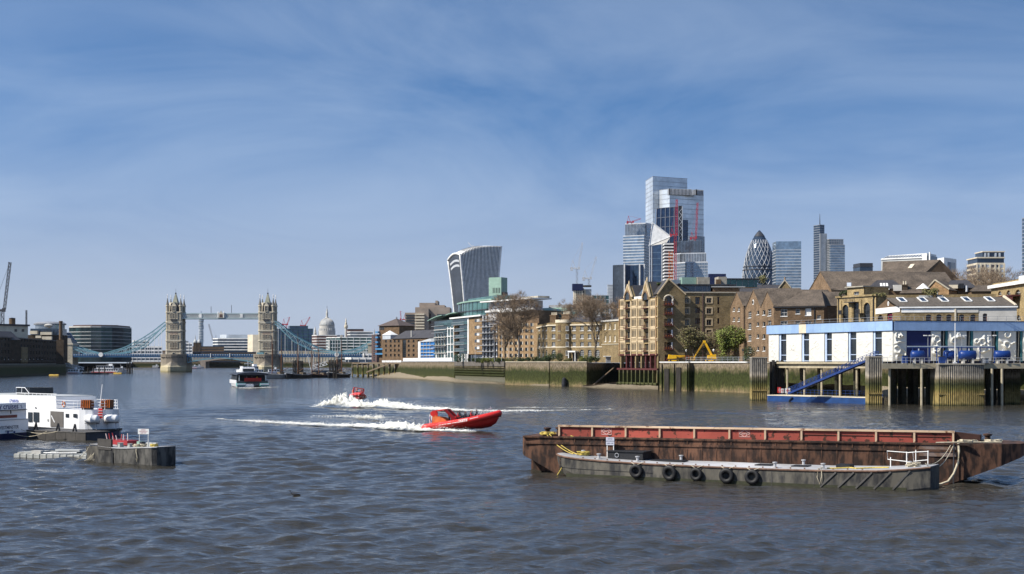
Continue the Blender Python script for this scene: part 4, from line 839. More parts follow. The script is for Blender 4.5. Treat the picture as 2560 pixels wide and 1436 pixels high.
def south():
    # long dark brick warehouse
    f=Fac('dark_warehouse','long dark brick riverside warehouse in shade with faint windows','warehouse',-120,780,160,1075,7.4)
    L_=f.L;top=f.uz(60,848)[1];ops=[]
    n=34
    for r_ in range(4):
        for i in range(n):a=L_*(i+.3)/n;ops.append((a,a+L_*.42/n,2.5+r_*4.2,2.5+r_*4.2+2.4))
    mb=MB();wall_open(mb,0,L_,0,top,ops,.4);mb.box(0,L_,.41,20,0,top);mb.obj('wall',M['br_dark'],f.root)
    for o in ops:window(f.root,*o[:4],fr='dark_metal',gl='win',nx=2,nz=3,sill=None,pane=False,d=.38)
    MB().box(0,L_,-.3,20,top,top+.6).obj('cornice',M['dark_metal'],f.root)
    u0,u1,z0,z1=f.rect(52,68,868,905);MB().box(u0,u1,-.4,-.02,z0-4,z1).obj('pale_bay',M['br_stock'],f.root)
    lm=MB().lathe([(.05,-.3),(.28,-.15),(.28,.15),(.05,.3)],8).mesh('globe_lamp',M['white']);u0=f.u(0)
    for i in range(10):
        u_,z_=f.uz(8+i*10.5,899);mobj('globe_lamp',lm,f.root,(u_,-.7,z_))
    f2=Fac('white_attic_block','white rendered attic storeys behind the dark warehouse roof at far left','apartment block',-30,960,70,990)
    top=f2.uz(30,815)[1];ops=[f2.rect(p,p+7,823,830) for p in (36,54)];mb=MB();wall_open(mb,0,f2.L,0,top,ops,.4);mb.box(0,f2.L,.41,15,0,top);mb.obj('wall',M['cream'],f2.root)
    for o in ops:window(f2.root,*o,fr='dark_metal',sill=None,nz=1)
    MB().box(-1,f2.L+1,-.8,16,top,top+1.2).obj('roof',M['slate'],f2.root)
    f3=Fac('slate_roof_warehouse','slate-roofed warehouse end just below the white attic','warehouse',-60,880,50,920)
    MB().box(0,f3.L,0,14,0,f3.uz(20,850)[1]).obj('wall',M['br_dark'],f3.root);MB().prismX([(-.5,f3.uz(20,850)[1]),(14.5,f3.uz(20,850)[1]),(7,f3.uz(20,828)[1])],0,f3.L).obj('roof',M['slate'],f3.root)
    Y=1020;r=T('water_tank','brown drum tank on the roof at far left','tank',(PX(30.5,Y),Y,PZ(816,Y)),0);MB().lathe([(2.1,0),(2.1,1),(2.2,1.1),(2.2,5.2),(1.9,5.5)],14).obj('drum',M['br_brown'],r);MB().lathe([(2.35,5.5),(2.35,5.8),(.1,6.2)],14).obj('lid',M['dark_metal'],r)
    # drum-roofed glass building with terraces
    Y=1060;r=T('curved_roof_block','rounded terrace block with wide oval roof and cream balconies','apartment block',(PX(112,Y),Y,GZ),0);k=Y/F;Zl=lambda p:PZ(p,Y)-GZ
    MB().lathe([(39*k,Zl(812)),(40*k,Zl(809)),(33*k,Zl(805)),(1,Zl(803))],36,(0,12,0)).obj('roof',M['grey_metal'],r,smooth=False);MB().lathe([(36*k,Zl(822)),(36*k,Zl(812))],36,(0,12,0)).obj('glazed_storey',M['gl_grey'],r)
    MB().box(-38*k,36*k,-4,20,0,Zl(838)).obj('wall',M['br_dark'],r);MB().box(-36*k,34*k,0,20,Zl(838),Zl(822)).obj('upper_wall',M['gl_dark'],r)
    for p0,p1,y0,y1 in ((82,100,836,828),(108,136,838,831),(112,136,850,842),(96,110,846,840)):MB().box(PX(p0,Y)-PX(112,Y),PX(p1,Y)-PX(112,Y),-6.5,-4.01,Zl(y0),Zl(y1)).obj('balcony',M['cream'],r)
    for p in (86,94,112,120,128):MB().box(PX(p,Y)-PX(112,Y),PX(p+4,Y)-PX(112,Y),-4.3,-3.9,Zl(836),Zl(826)).obj('window',M['win_far'],r)
    MB().lathe([(.1,Zl(820)),(3,Zl(817)),(3.4,Zl(814)),(2,Zl(811)),(.1,Zl(810))],12,(PX(127,Y)-PX(112,Y),-5,0)).obj('glass_turret',M['portland'],r)
    Y=1010;r=T('brick_chimney','tall round brick chimney in front of the dark glass offices','chimney',(PX(152,Y),Y,7.4),0);MB().lathe([(1.35,0),(1.15,PZ(808,Y)-7.4),(1.35,PZ(806,Y)-7.4),(1.35,PZ(803,Y)-7.4),(.9,PZ(803,Y)-7.4)],12).obj('stack',M['br_brown'],r);MB().box(-2.6,2.6,-1.8,1.8,0,PZ(850,Y)-7.4).obj('base',M['br_dark'],r)
    # rounded dark glass offices and sloped glass hall
    Y=1420;k=Y/F;r=T('rounded_glass_office','large rounded dark teal glass office with white floor lines','office block',(PX(200,Y),Y+20,GZ),0);Zl=lambda p:PZ(p,Y)-GZ;o=PX(200,Y)
    pl=[(PX(p,Y)-o,d) for p,d in ((150,10),(185,0),(215,-4),(240,-2),(262,6),(272,16),(275,30),(275,60),(150,60))]
    MB().prism(pl,0,Zl(818)).obj('facade',M['gl_teal'],r);mb=MB();mu_=MB()
    for y in (829,838,847,856,865,874,883):mb.prism([(a*1.004,b_-.5) for a,b_ in pl],Zl(y)-.35,Zl(y)+.35)
    mb.obj('floor_bands',M['lead'],r,kind='stuff');MB().prism([(a*1.01,b_-1) for a,b_ in pl],Zl(818),Zl(814.5)).obj('roof_band',M['portland'],r);MB().prism([(a*.9,b_+6) for a,b_ in pl],Zl(814.5),Zl(811)).obj('plant_room',M['maroon'],r)
    for i in range(60):
        f_=i/59*7;q=min(int(f_),6);t=f_-q;x=pl[q][0]*(1-t)+pl[q+1][0]*t;y=pl[q][1]*(1-t)+pl[q+1][1]*t;mu_.box(x-.2,x+.2,y-.55,y,0,Zl(818))
    mu_.obj('mullions',M['dark_metal'],r,kind='stuff')
    Y=1330;k=Y/F;r=T('leaning_glass_hall','leaning dark glass hall sloping down beside the round chimney','hall',(PX(172,Y),Y,GZ),0);Zl=lambda p:PZ(p,Y)-GZ
    rings=[]
    for i in range(9):
        f_=i/8;y=890-58*f_;rr=(26-12*f_)*k;cx=(182-27*f_-172)*k;rings.append([(cx+rr*cos(a),8+rr*sin(a),Zl(y)) for a in [2*pi*j/20 for j in range(20)]])
    MB().loft(rings).obj('glass_shell',M['gl_dark'],r);mb=MB()
    for q in rings[1:]:mb.tube([(x,y,z) for x,y,z in q],.25,4,closed=True)
    mb.obj('floor_rings',M['grey_metal'],r,kind='stuff')
    crane('dark luffing crane over the rooftops at the left picture edge',6,820,777,25,656,1080,'dark_metal',w=2.0)
    Y=1500;r=T('radio_mast','thin dark lattice mast on the skyline left of the oval roof','mast',(PX(66,Y),Y,PZ(815,Y)),0);q=MB();lattice(q,(0,0,0),(0,0,PZ(776,Y)-PZ(815,Y)),1.2,12,.3);q.obj('lattice',M['dark_metal'],r);MB().box(-1.2,1.2,-1.2,1.2,-2,0).obj('foot',M['dark_metal'],r)
south()

# ================================================================== NORTH BANK BUILDINGS
def slab_roof(root,m,a,b_,c,e,t=0.25,name='roof'):
    """sloping roof plane a-b (eaves) e-c (ridge) with thickness"""
    a,b_,c,e=map(Vector,(a,b_,c,e));n=(b_-a).cross(e-a).normalized()
    if n.z < 0:n=-n
    n*=t;vs=[a,b_,c,e,a+n,b_+n,c+n,e+n]
    return MB().add(vs,[(0,3,2,1),(4,5,6,7),(0,1,5,4),(1,2,6,5),(2,3,7,6),(3,0,4,7)]).obj(name,M[m],root)
def gable_front(root,u0,u1,z0,ze,za,depth,ops,wm,rm,uc=None,d=.3,cop=None):
    uc=uc if uc is not None else (u0+u1)/2;mb=MB();wall_open(mb,u0,u1,z0,ze,ops,d)
    mb.add([(u0,0,ze),(u1,0,ze),(uc,0,za)],[(0,1,2)]);mb.add([(u0,depth,ze),(u1,depth,ze),(uc,depth,za)],[(2,1,0)])
    mb.add([(u0,d+.01,z0),(u1,d+.01,z0),(u1,d+.01,ze),(u0,d+.01,ze),(u0,depth,z0),(u1,depth,z0),(u1,depth,ze),(u0,depth,ze)],[(4,5,6,7),(0,4,7,3),(1,2,6,5)])
    mb.add([(u0,0,z0),(u0,d+.01,z0),(u0,d+.01,ze),(u0,0,ze)],[(0,1,2,3)]);mb.add([(u1,0,z0),(u1,d+.01,z0),(u1,d+.01,ze),(u1,0,ze)],[(3,2,1,0)])
    w=mb.obj('wall',M[wm],root)
    slab_roof(root,rm,(u0-.25,-.15,ze-.1),(u0-.25,depth+.2,ze-.1),(uc,depth+.2,za),(uc,-.15,za));slab_roof(root,rm,(u1+.25,-.15,ze-.1),(u1+.25,depth+.2,ze-.1),(uc,depth+.2,za),(uc,-.15,za))
    if cop:
        c=MB();c.bar((u0-.2,-.1,ze+.25),(uc,-.1,za+.35),.5,.35);c.bar((u1+.2,-.1,ze+.25),(uc,-.1,za+.35),.5,.35);c.obj('gable_coping',M[cop],root)
    return w
def chimney(root,u0,u1,d0,d1,z0,z1,m='br_brown',pots=4,potm='br_orange'):
    s=MB();s.box(u0,u1,d0,d1,z0,z1-.4);s.box(u0-.15,u1+.15,d0-.15,d1+.15,z1-.4,z1);c=s.obj('chimney_stack',M[m],root)
    pm=MB().lathe([(.22,0),(.18,.3),(.17,1.0),(.24,1.1)],8).mesh('chimney_pot',M['cream'])
    for i in range(pots):mobj('chimney_pot',pm,c,(u0+(u1-u0)*(i+.5)/pots,(d0+d1)/2,z1))
    return c
# --- ornate gabled riverside warehouse
def ornate():
    f=Fac('gabled_warehouse','ornate yellow-brick warehouse with pointed gables, stone lancets and balconies','warehouse',1547,506,1645,477,6.8)
    R=f.root;L_=f.L;eave=f.uz(1560,752)[1];cols=[1557,1585,1602,1632.5];ops=[];rows=[(752,765),(772,792),(796,816),(824,843),(857,876)]
    st=MB()
    for c in cols:
        for i,(yt,yb) in enumerate(rows):u0,u1,z0,z1=f.rect(c-5.2,c+5.2,yt,yb);ops.append((u0,u1,z0,z1))
    bays=[1570.5,1616.5]
    for c in bays:
        for i,(yt,yb) in enumerate([(748,770),(777,795),(803,820),(829,847),(860,878)]):u0,u1,z0,z1=f.rect(c-5.0,c+5.0,yt,yb);ops.append((u0,u1,z0,z1))
    zg=f.uz(1600,889)[1]
    mb=MB();wall_open(mb,0,L_,zg,eave,ops,.55);mb.box(0,L_,.56,16,zg,eave);mb.obj('front_wall',M['br_yellow'],R)
    for o in ops[:20]:
        wd_=o[1]-o[0];w=MB();t=.28
        # stone surround with three lancets
        key=('lan',round(wd_,1),round(o[3]-o[2],1));hh=o[3]-o[2]
        if key not in WM:
            for i in range(4):x=-wd_/2+wd_*i/3;w.box(x-t*.6,x+t*.6,-.62,-.1,0,hh)
            w.box(-wd_/2-.35,wd_/2+.35,-.75,-.1,-.45,0);w.box(-wd_/2-.35,wd_/2+.35,-.7,-.1,hh,hh+.5)
            for i in range(3):
                x=-wd_/2+wd_*(i+.5)/3;ww=wd_/3-.3;w.add([(x-ww/2,-.5,hh),(x-ww/2,-.5,hh-ww*.8),(x,-.5,hh)],[(0,1,2)]);w.add([(x+ww/2,-.5,hh),(x+ww/2,-.5,hh-ww*.8),(x,-.5,hh)],[(0,2,1)])
            g_=MB().quad((-wd_/2,-.08,0),(wd_/2,-.08,0),(wd_/2,-.08,hh),(-wd_/2,-.08,hh));WM[key]=(w.mesh('lancet_window',M['stone_warm']),g_.mesh('pane',M['win']))
        q=mobj('lancet_window',WM[key][0],R,((o[0]+o[1])/2,.55,o[2]));mobj('pane',WM[key][1],q,(0,0,0))
    bm=None
    for o in ops[20:]:
        window(R,*o[:4],d=.53,fr='stone_warm',gl='win',nx=2,nz=1,t=.14,sill=None)
        wd_=o[1]-o[0]
        if bm is None:
            b_=MB();b_.box(-wd_/2-.3,wd_/2+.3,-1.1,-.01,-.35,-.15);r_=MB()
            r_.box(-wd_/2-.3,wd_/2+.3,-1.1,-1.04,.8,.9)
            for i in range(9):x=-wd_/2-.3+(wd_+.6)*i/8;r_.box(x-.03,x+.03,-1.1,-1.04,-.15,.8)
            bm=(b_.mesh('balcony',M['oxblood']),r_.mesh('railing',M['oxblood']))
        q=mobj('balcony',bm[0],R,((o[0]+o[1])/2,0,o[2]));mobj('railing',bm[1],q,(0,0,0))
    # stone string courses and red pilasters
    for y in (769.5,794,821.5,848,852):z=f.uz(1600,y)[1];MB().box(0,L_,-.18,-.01,z-.16,z+.16).obj('string_course',M['stone_warm'],R)
    for p in (1549.5,1564,1578.5,1594,1609.5,1624.5,1641):u_=f.u(p);MB().box(u_-.28,u_+.28,-.3,-.012,zg,eave+.3).obj('pilaster',M['stone_warm'] if p not in (1549.5,1641) else M['br_orange'],R)
    # arcade at wharf level
    for p in (1551,1565,1577,1588,1602,1613,1625,1637,1644):
        u_=f.u(p);MB().box(u_-.45,u_+.45,.1,1.2,0,zg+.02).obj('arcade_post',M['oxblood'] if p not in (1551,1588,1602,1644) else M['br_stock'],R)
    MB().box(0,L_,-.25,1.4,zg-.02,zg+.55).obj('arcade_beam',M['oxblood'],R);MB().box(0,L_,2.6,16,0,zg).obj('arcade_back',M['br_dark'],R)
    for p in (1558,1571,1582,1595,1607,1619,1631):u_=f.u(p);MB().box(u_-1.1,u_+1.1,2.3,2.59,.4,2.2).obj('arcade_panel',M['portland'],R)
    MB().box(-.4,L_+.4,-.6,2.5,-.6,0).obj('sill_beam',M['oxblood'],R)
    # two pointed front gables
    for c,ya in ((1571.5,711),(1616.5,702)):
        u0,u1=f.u(c-9.5),f.u(c+9.5);uc=(u0+u1)/2;za=f.uz(c,ya+3)[1];ze=f.uz(c,744)[1]
        MB().prismY([(u0,eave-.4),(u1,eave-.4),(u1,ze),(uc,za),(u0,ze)],-.35,1.2).obj('front_gable',M['br_yellow'],R)
        c_=MB();c_.bar((u0-.1,-.2,ze),(uc,-.2,za+.3),.6,.5);c_.bar((u1+.1,-.2,ze),(uc,-.2,za+.3),.6,.5);c_.obj('gable_coping',M['stone_warm'],R);MB().lathe([(.3,0),(.3,.8),(.05,1.5)],6,(uc,.2,za+.2)).obj('gable_finial',M['stone_warm'],R)
        ar=MB();n=8;rr=(u1-u0)*.36;zc=f.uz(c,750)[1]
        pts=[(uc-rr*cos(pi*i/n)*(1),-.45,zc+rr*1.35*sin(pi*i/n)**.8) for i in range(n+1)];ar.tube(pts,.35,5);ar.obj('gable_arch',M['br_red'],R);MB().prismY([(p[0],p[2]) for p in pts],-.40,-.36).obj('gable_window',M['win'],R)
        slab_roof(R,'slate',(u0-.2,1.2,ze),(u0-.2,14,ze),(uc,14,za),(uc,1.2,za));slab_roof(R,'slate',(u1+.2,1.2,ze),(u1+.2,14,ze),(uc,14,za),(uc,1.2,za))
    # main slate roof between
    zr=f.uz(1600,714)[1];slab_roof(R,'slate',(0,.4,eave),(L_,.4,eave),(L_,8,zr),(0,8,zr));slab_roof(R,'slate',(0,16,eave),(L_,16,eave),(L_,8,zr),(0,8,zr))
    u0,u1=f.u(1586),f.u(1604);MB().add([(u0,1.6,eave+1.8),(u1,1.6,eave+1.8),(u1,4.4,eave+5.2),(u0,4.4,eave+5.2)],[(0,1,2,3)]).obj('skylight',M['gl_blue'],R);MB().box(u0-.4,u1+.4,.1,.5,eave+.1,eave+1.0).obj('dormer_rail',M['white'],R)
    # downstream end: gable and long wall
    g=Fac('tmp','x','x',1645,477,1712,478,6.8);bpy.data.objects.remove(g.root)
    e=MB();rz=atan2(g.t.y,g.t.x)-atan2(f.t.y,f.t.x);off=(L_+.002,0,0)
    def sub(mb,name,m,**kw):o=mb.obj(name,M[m],R,off,rz,**kw);return o
    ge=g.uz(1650,735)[1];ga=g.uz(1671,700)[1];lw=g.L
    bops=[]
    for yt,yb in ((770,785),(797,813),(825,842),(856,873)):bops.append(g.rect(1661,1681,yt,yb))
    top_op=(*g.rect(1660.5,1682,742,757),g.uz(1671,757)[1])
    u0,u1,z0,z1=g.rect(1660.5,1682,741,762);top=(u0,u1,z0,z1,z0+(z1-z0)*.45);bops.append(top);u0,u1,z0,z1=g.rect(1662,1682,887,901);bops.append((u0,u1,z0,z1))
    mb=MB();wall_open(mb,0,lw,-7,ge,bops,.9);mb.add([(0,0,ge),(lw,0,ge),(g.u(1671),0,ga)],[(0,1,2)]);mb.box(0,lw,.91,14,-7,ge-.01);sub(mb,'gable_wall','br_stock',label='plain brick end gable with a column of balconies')
    gp_=MB();gp_.prismY([(0,ge),(lw,ge),(g.u(1671),ga)],.01,.8);sub(gp_,'gable_back','br_stock')
    uc=g.u(1671)
    for a,b_ in (((-.3,-.2,ge-.2),(uc,-.2,ga+.3)),((lw+.3,-.2,ge-.2),(uc,-.2,ga+.3))):sub(MB().bar(a,b_,.6,.4),'gable_coping','stone_warm')
    for s_ in (-.3,lw+.3):
        q=slab_roof(R,'slate',(s_,.3,ge-.2),(s_,13,ge-.2),(uc,13,ga),(uc,.3,ga));q.location=off;q.rotation_euler=(0,0,rz)
    for o in bops:
        wd_=o[1]-o[0]
        q=MB().box(o[0]+.1,o[1]-.1,.86,.905,o[2],o[3]).obj('loading_bay',M['win'],R,off,rz);sub(MB().box(o[1]-.35,o[1]+.1,-.1,.5,o[2],o[3]),'bay_jamb','white');sub(MB().box(o[0],o[0]+.25,.1,.5,o[2],o[3]),'bay_jamb','timber_dark')
        if o[3] > 4:
            fl=MB().box(o[0]-.25,o[1]+.25,-1.3,.85,o[2]-.3,o[2]-.05).obj('balcony',M['oxblood'],R,off,rz);r_=MB();r_.box(o[0]-.25,o[1]+.25,-1.3,-1.24,o[2]+.9,o[2]+1)
            for i in range(12):x=o[0]-.25+(wd_+.5)*i/11;r_.box(x-.03,x+.03,-1.3,-1.24,o[2]-.05,o[2]+.9)
            mobj('railing',r_.mesh('railing',M['oxblood']),fl)
            for i in range(3):x=o[0]+wd_*(.2+.3*i);mobj('planter',MB().lathe([(.18,0),(.28,.5),(.2,.55)],7,(x,-1,o[2]-.05)).mesh('planter',M['orange']),fl)
    sub(MB().tube([(top[0]-.1,-.15,top[4])]+[((top[0]+top[1])/2-((top[1]-top[0])/2+.2)*cos(pi*i/8),-.15,top[4]+(top[3]-top[4]+.3)*sin(pi*i/8)) for i in range(1,8)]+[(top[1]+.1,-.15,top[4])],.3,5),'pointed_arch','pale_stone')
    h_=Fac('tmp','x','x',1706,479.5,1856,481,6.8);bpy.data.objects.remove(h_.root);h_.base=6.8
    hz_=h_.uz(1770,733)[1];lops=[];tw_=[]
    for c in (1716.5,1772.5):
        for i,(yt,yb) in enumerate([(745,758),(771,785),(799,814),(825,841),(853,868)]):u0,u1,z0,z1=h_.rect(c-6.5,c+6.5,yt,yb);lops.append((u0,u1,z0,z1));tw_.append(1)
    for c,w_ in ((1744,6),(1796,2.6)):
        for yt,yb in [(743,761),(769,783),(796,810),(821,835),(849,863)]:u0,u1,z0,z1=h_.rect(c-w_,c+w_,yt,yb);lops.append((u0,u1,z0,z1));tw_.append(0)
    dv=Vector((h_.A.x-f.A.x,h_.A.y-f.A.y,0));ra=atan2(f.t.y,f.t.x);off2=(dv.x*cos(-ra)-dv.y*sin(-ra),dv.x*sin(-ra)+dv.y*cos(-ra),0);rz2=atan2(h_.t.y,h_.t.x)-ra
    mb=MB();wall_open(mb,0,h_.L,0,hz_,lops,.5);mb.box(0,h_.L,.51,12,0,hz_);mb.obj('side_wall',M['br_stock'],R,off2,rz2)
    for o,t in zip(lops,tw_):
        c=((o[0]+o[1])/2,0,o[2]);cc=Vector((c[0],.48,c[2]));cc.rotate(Matrix.Rotation(rz2,3,'Z'));cc+=Vector(off2)
        q=window(R,*o,d=.48,fr='stone_warm' if t else 'oxblood',gl='win',nx=2,nz=1,t=.2 if t else .14,sill='stone_warm' if t else None);q.location=cc;q.rotation_euler=(0,0,rz2)
        if t:MB().box(o[0]-.35,o[1]+.35,-.1,-.005,o[3],o[3]+.4).obj('lintel',M['stone_warm'],R,off2,rz2);[MB().box(x-.18,x+.18,-.1,-.005,o[2]-.15,o[3]).obj('jamb_stone',M['stone_warm'],R,off2,rz2) for x in (o[0]-.18,o[1]+.18)]
    MB().box(-.2,h_.L,-.3,.6,hz_,hz_+.4).obj('parapet',M['stone'],R,off2,rz2)
    for p in (1757,):u_=h_.u(p);MB().box(u_-.15,u_+.15,-.3,-.02,0,hz_).obj('drain_pipe',M['maroon'],R,off2,rz2)
    # rooftop flats
    def rt(name,m,p0,p1,yt,yb,d0,d1):u0,u1,z0,z1=h_.rect(p0,p1,yt,yb);MB().box(u0,u1,d0,d1,z0,z1).obj(name,M[m],R,off2,rz2)
    rt('penthouse_glazing','gl_dark',1692,1779,715,733,1.5,9);rt('penthouse_roof','dark_metal',1684,1842,710.5,714,.6,11);rt('penthouse_wall','br_brown',1784,1849,719,733,.8,9);rt('penthouse_fascia','lead',1780,1864,716,718.5,.4,9)
    for p in (1704,1722,1740,1758,1770):rt('glazing_bar','grey_metal',p-.5,p+.5,715,733,1.4,1.55)
    rt('roof_pavilion','green_copper',1711,1747,692,711,4,9);rt('roof_pavilion','concrete',1748,1779,692,711,3,9);rt('roof_pavilion','concrete',1801,1822,691,711,3,9);rt('roof_pavilion','gl_teal',1823,1904,697,716,6,12);rt('pavilion_roof','dark_metal',1820,1906,694,696.8,5,13);rt('water_tank_box','br_brown',1794,1806,698,711,2,3);rt('roof_planter','leaf_dark',1651,1680,705,709,5,8)
    for i in range(5):p=1836+i*15;rt('pavilion_bar','grey_metal',p-.5,p+.5,697,716,5.8,5.99)
    rt('roof_pavilion','gl_grey',1684,1712,698,711,6,9)
mat('stone_warm',(0.56,0.44,0.28),0.85,0.15,0.8)
ornate()
# piled foundation under the ornate warehouse
def piling():
    f=Fac('piled_foundation','weedy timber piled wall under the ornate warehouse front','pilings',1547,505,1645,476,0)
    MB().box(0,f.L,1.2,6,-1,6.1).obj('back_wall',M['wall_tide'],f.root);n=10
    pm=MB().box(-.3,.3,-.1,.9,-1.5,6.19).mesh('timber_pile',M['wall_tide_dark'])
    for i in range(n):mobj('timber_pile',pm,f.root,(.5+(f.L-1)*i/(n-1),0,0))
    MB().box(0,f.L,-.5,-.12,1.3,1.9).obj('waling',M['wall_tide_dark'],f.root)
    pm=MB().box(-.18,.18,-.9,-.51,-1.5,1.8).mesh('fender_post',M['wall_tide_dark'])
    for i in range(n+1):mobj('fender_post',pm,f.root,(f.L*i/n,0,0))
piling()
# --- brick gabled warehouses between the lifts and the police station
def brick_gables():
    f=Fac('gabled_brick_flats','narrow brick gable house with white windows behind the leafy trees','warehouse',1826,478,1859,464)
    z=lambda p,y:f.uz(p,y)[1];ops=[f.rect(c-2.6,c+2.6,y-5,y+5) for c in (1835,1847) for y in (774,799,825,850)]
    gable_front(f.root,0,f.L,0,z(1842,768),z(1842,731),16,ops,'br_red','tile_brown')
    for o in ops:window(f.root,*o)
    # oriel turret
    u0,u1=f.u(1803),f.u(1824);R=f.root;MB().box(u0+.6,u1-.4,1,5,z(1813,825),z(1813,792)).obj('oriel',M['stone_warm'],R);MB().loft([[(u0+.3,.7,z(1813,792)),(u1,.7,z(1813,792)),(u1,5.3,z(1813,792)),(u0+.3,5.3,z(1813,792))],[((u0+u1)/2-.1,2.9,z(1813,758)),((u0+u1)/2+.1,2.9,z(1813,758)),((u0+u1)/2+.1,3.1,z(1813,758)),((u0+u1)/2-.1,3.1,z(1813,758))]]).obj('oriel_roof',M['stone'],R)
    MB().box(u0+1,u1-.8,.9,.99,z(1813,812),z(1813,796)).obj('oriel_window',M['win'],R);MB().box(u0+.5,u1-.3,.6,5.3,z(1813,829),z(1813,825)).obj('oriel_base',M['oxblood'],R)
    f=Fac('twin_gabled_warehouse','brick warehouse with twin steep gables, brown tile roof and white windows','warehouse',1863.5,452,1935,424)
    R=f.root;z=lambda p,y:f.uz(p,y)[1];uv=f.u(1902.5)
    o1=[f.rect(1870.5,1878.5,y-8,y+8) for y in (787,816,845,874)];o2=[f.rect(1892,1898,y-5,y+5) for y in (782,811,841,872)]
    o3=[f.rect(1906.5,1913.5,y-6,y+6) for y in (782,811,842,872)];o4=[f.rect(1919.5,1928.5,y-9,y+8) for y in (782,811)]
    gable_front(R,0,uv,0,z(1884,771),z(1884,725),24,o1+o2,'br_red','tile_brown',uc=f.u(1884));gable_front(R,uv+.01,f.L,0,z(1919,767),z(1919,730),24,o3+o4,'br_red','tile_brown',uc=f.u(1919))
    for o in o1+o4:window(R,*o,nx=2,nz=3)
    for o in o2+o3:window(R,*o,nx=1,nz=1)
    u_,z_=f.uz(1883,756);MB().lathe([(.1,-.12),(.85,-.12),(.85,.05),(.1,.05)],16).obj('round_window',M['white'],R,(u_,-.02,z_)).rotation_euler=(pi/2,0,0);MB().lathe([(.01,0),(.55,0)],14).obj('round_pane',M['win'],R,(u_,-.16,z_)).rotation_euler=(pi/2,0,0)
    g=Fac('long_tiled_warehouse','brown brick warehouse side under a broad brown tiled roof, white windows','warehouse',1935.3,424,2060,419)
    R=g.root;z=lambda p,y:g.uz(p,y)[1];ze=z(2000,767.5);ops=[g.rect(1952,1968,773,791),g.rect(1989,2000,773,785),g.rect(2013,2028,771,789),g.rect(2043,2052,788,798),g.rect(1952,1968,803,820),g.rect(1989,2000,803,816),g.rect(2013,2028,803,820)]
    mb=MB();wall_open(mb,0,g.L,0,ze,ops,.3);mb.box(0,g.L,.31,22,0,ze);mb.obj('wall',M['br_brown'],R)
    for i,o in enumerate(ops):window(R,*o,nx=2 if i not in (1,3,5) else 1,nz=2 if i != 2 else 1,gl='win' if i != 2 else 'white')
    zr=H+(CY-729)/F*432-GZ;ur=g.u(2040);slab_roof(R,'tile_brown',(-.2,-.4,ze),(g.L+.3,-.4,ze),(g.L-2.2,11,zr),(-.2-.8,11,zr));slab_roof(R,'tile_brown',(-.2,22,ze),(g.L+.3,22,ze),(g.L-2.2,11,zr),(-1,11,zr));MB().add([(g.L,0,ze),(g.L,22,ze),(g.L-2.2,11,zr)],[(0,1,2)]).obj('roof_end',M['tile_brown'],R)
    MB().box(-.2,g.L+.3,-.6,-.41,ze-.25,ze+.05).obj('gutter',M['dark'],R);u_=g.u(2036);MB().box(u_-.12,u_+.12,-.3,-.02,0,ze).obj('drain_pipe',M['dark'],R)
    # big gable behind
    h=Fac('big_gabled_warehouse','tall sunlit brick gable with long tiled roof behind the police jetty','warehouse',2020,475,2078,452)
    R=h.root;z=lambda p,y:h.uz(p,y)[1];ops=[h.rect(2064,2072,y-8,y+9) for y in (750,781,809)];gable_front(R,0,h.L,0,z(2051,728),z(2051,680),42,ops,'br_red','tile_brown',uc=h.u(2051))
    for o in ops:window(R,*o,nx=1,nz=2)
    # its side wall and roof seen face on
    s_=Fac('tile_roof_warehouse','brown tiled roof range with roof lights behind the arched yellow building','warehouse',2078.4,452,2215,448)
    R=s_.root;z=lambda p,y:s_.uz(p,y)[1];ze=z(2130,727.5);MB().box(0,s_.L,0,18,0,ze).obj('wall',M['br_brown'],R);zr=H+(CY-681)/F*461-GZ
    slab_roof(R,'tile_brown',(0,-.4,ze),(s_.L+3,-.4,ze),(s_.L-1,9,zr),(-3.2,9,zr));slab_roof(R,'tile_brown',(0,18,ze),(s_.L+3,18,ze),(s_.L-1,9,zr),(-3.2,9,zr));u0,u1=s_.u(2117),s_.u(2128);MB().add([(u0,1.2,ze+1.4),(u1,1.2,ze+1.4),(u1,2.7,ze+2.75),(u0,2.7,ze+2.75)],[(0,1,2,3)]).obj('roof_light',M['gl_pale'],R)
    t=Fac('upper_roof_warehouse','highest brown tiled roof with roof lights and round-windowed end gable','warehouse',2206,490,2298,484)
    R=t.root;z=lambda p,y:t.uz(p,y)[1];ze=z(2250,699);MB().box(0,t.L,0,20,0,ze).obj('wall',M['br_brown'],R);zr=H+(CY-654)/F*496-GZ
    slab_roof(R,'tile_brown',(0,-.4,ze),(t.L,-.4,ze),(t.L+4.9,10,zr),(-2.4,10,zr));slab_roof(R,'tile_brown',(0,20,ze),(t.L+9,20,ze),(t.L+4.9,10,zr),(-2.4,10,zr))
    MB().add([(-.2,0,ze),(-4,20,ze),(-2.4,10,zr)],[(0,1,2)]).obj('gable_wall',M['br_red'],R)
    ga,gb,gc=Vector((t.L,-.2,ze)),Vector((t.u(2378),14,ze)),Vector((t.L+4.9,10,zr+.2));MB().add([ga,gb,gc,ga+Vector((0,0,-14)),gb+Vector((0,0,-14))],[(0,1,2),(0,3,4,1)]).obj('end_gable',M['br_brown'],R)
    for p0,p1,y0,y1,m_ in ((2232,2240,684,693,'gl_pale'),(2241,2249,684,693,'win'),(2262,2269,685,693,'gl_pale'),(2280,2292,689,695,'gl_pale'),(2268,2278,664,674,'cream')):
        u0,u1=t.u(p0),t.u(p1);f0=(699-y1)/45;f1=(699-y0)/45;MB().add([(u0-1,-.75+10.4*f0,ze+.35+(zr-ze)*f0),(u1-1,-.75+10.4*f0,ze+.35+(zr-ze)*f0),(u1-.5,-.75+10.4*f1,ze+.35+(zr-ze)*f1),(u0-.5,-.75+10.4*f1,ze+.35+(zr-ze)*f1)],[(0,1,2,3)]).obj('roof_light',M[m_],R)
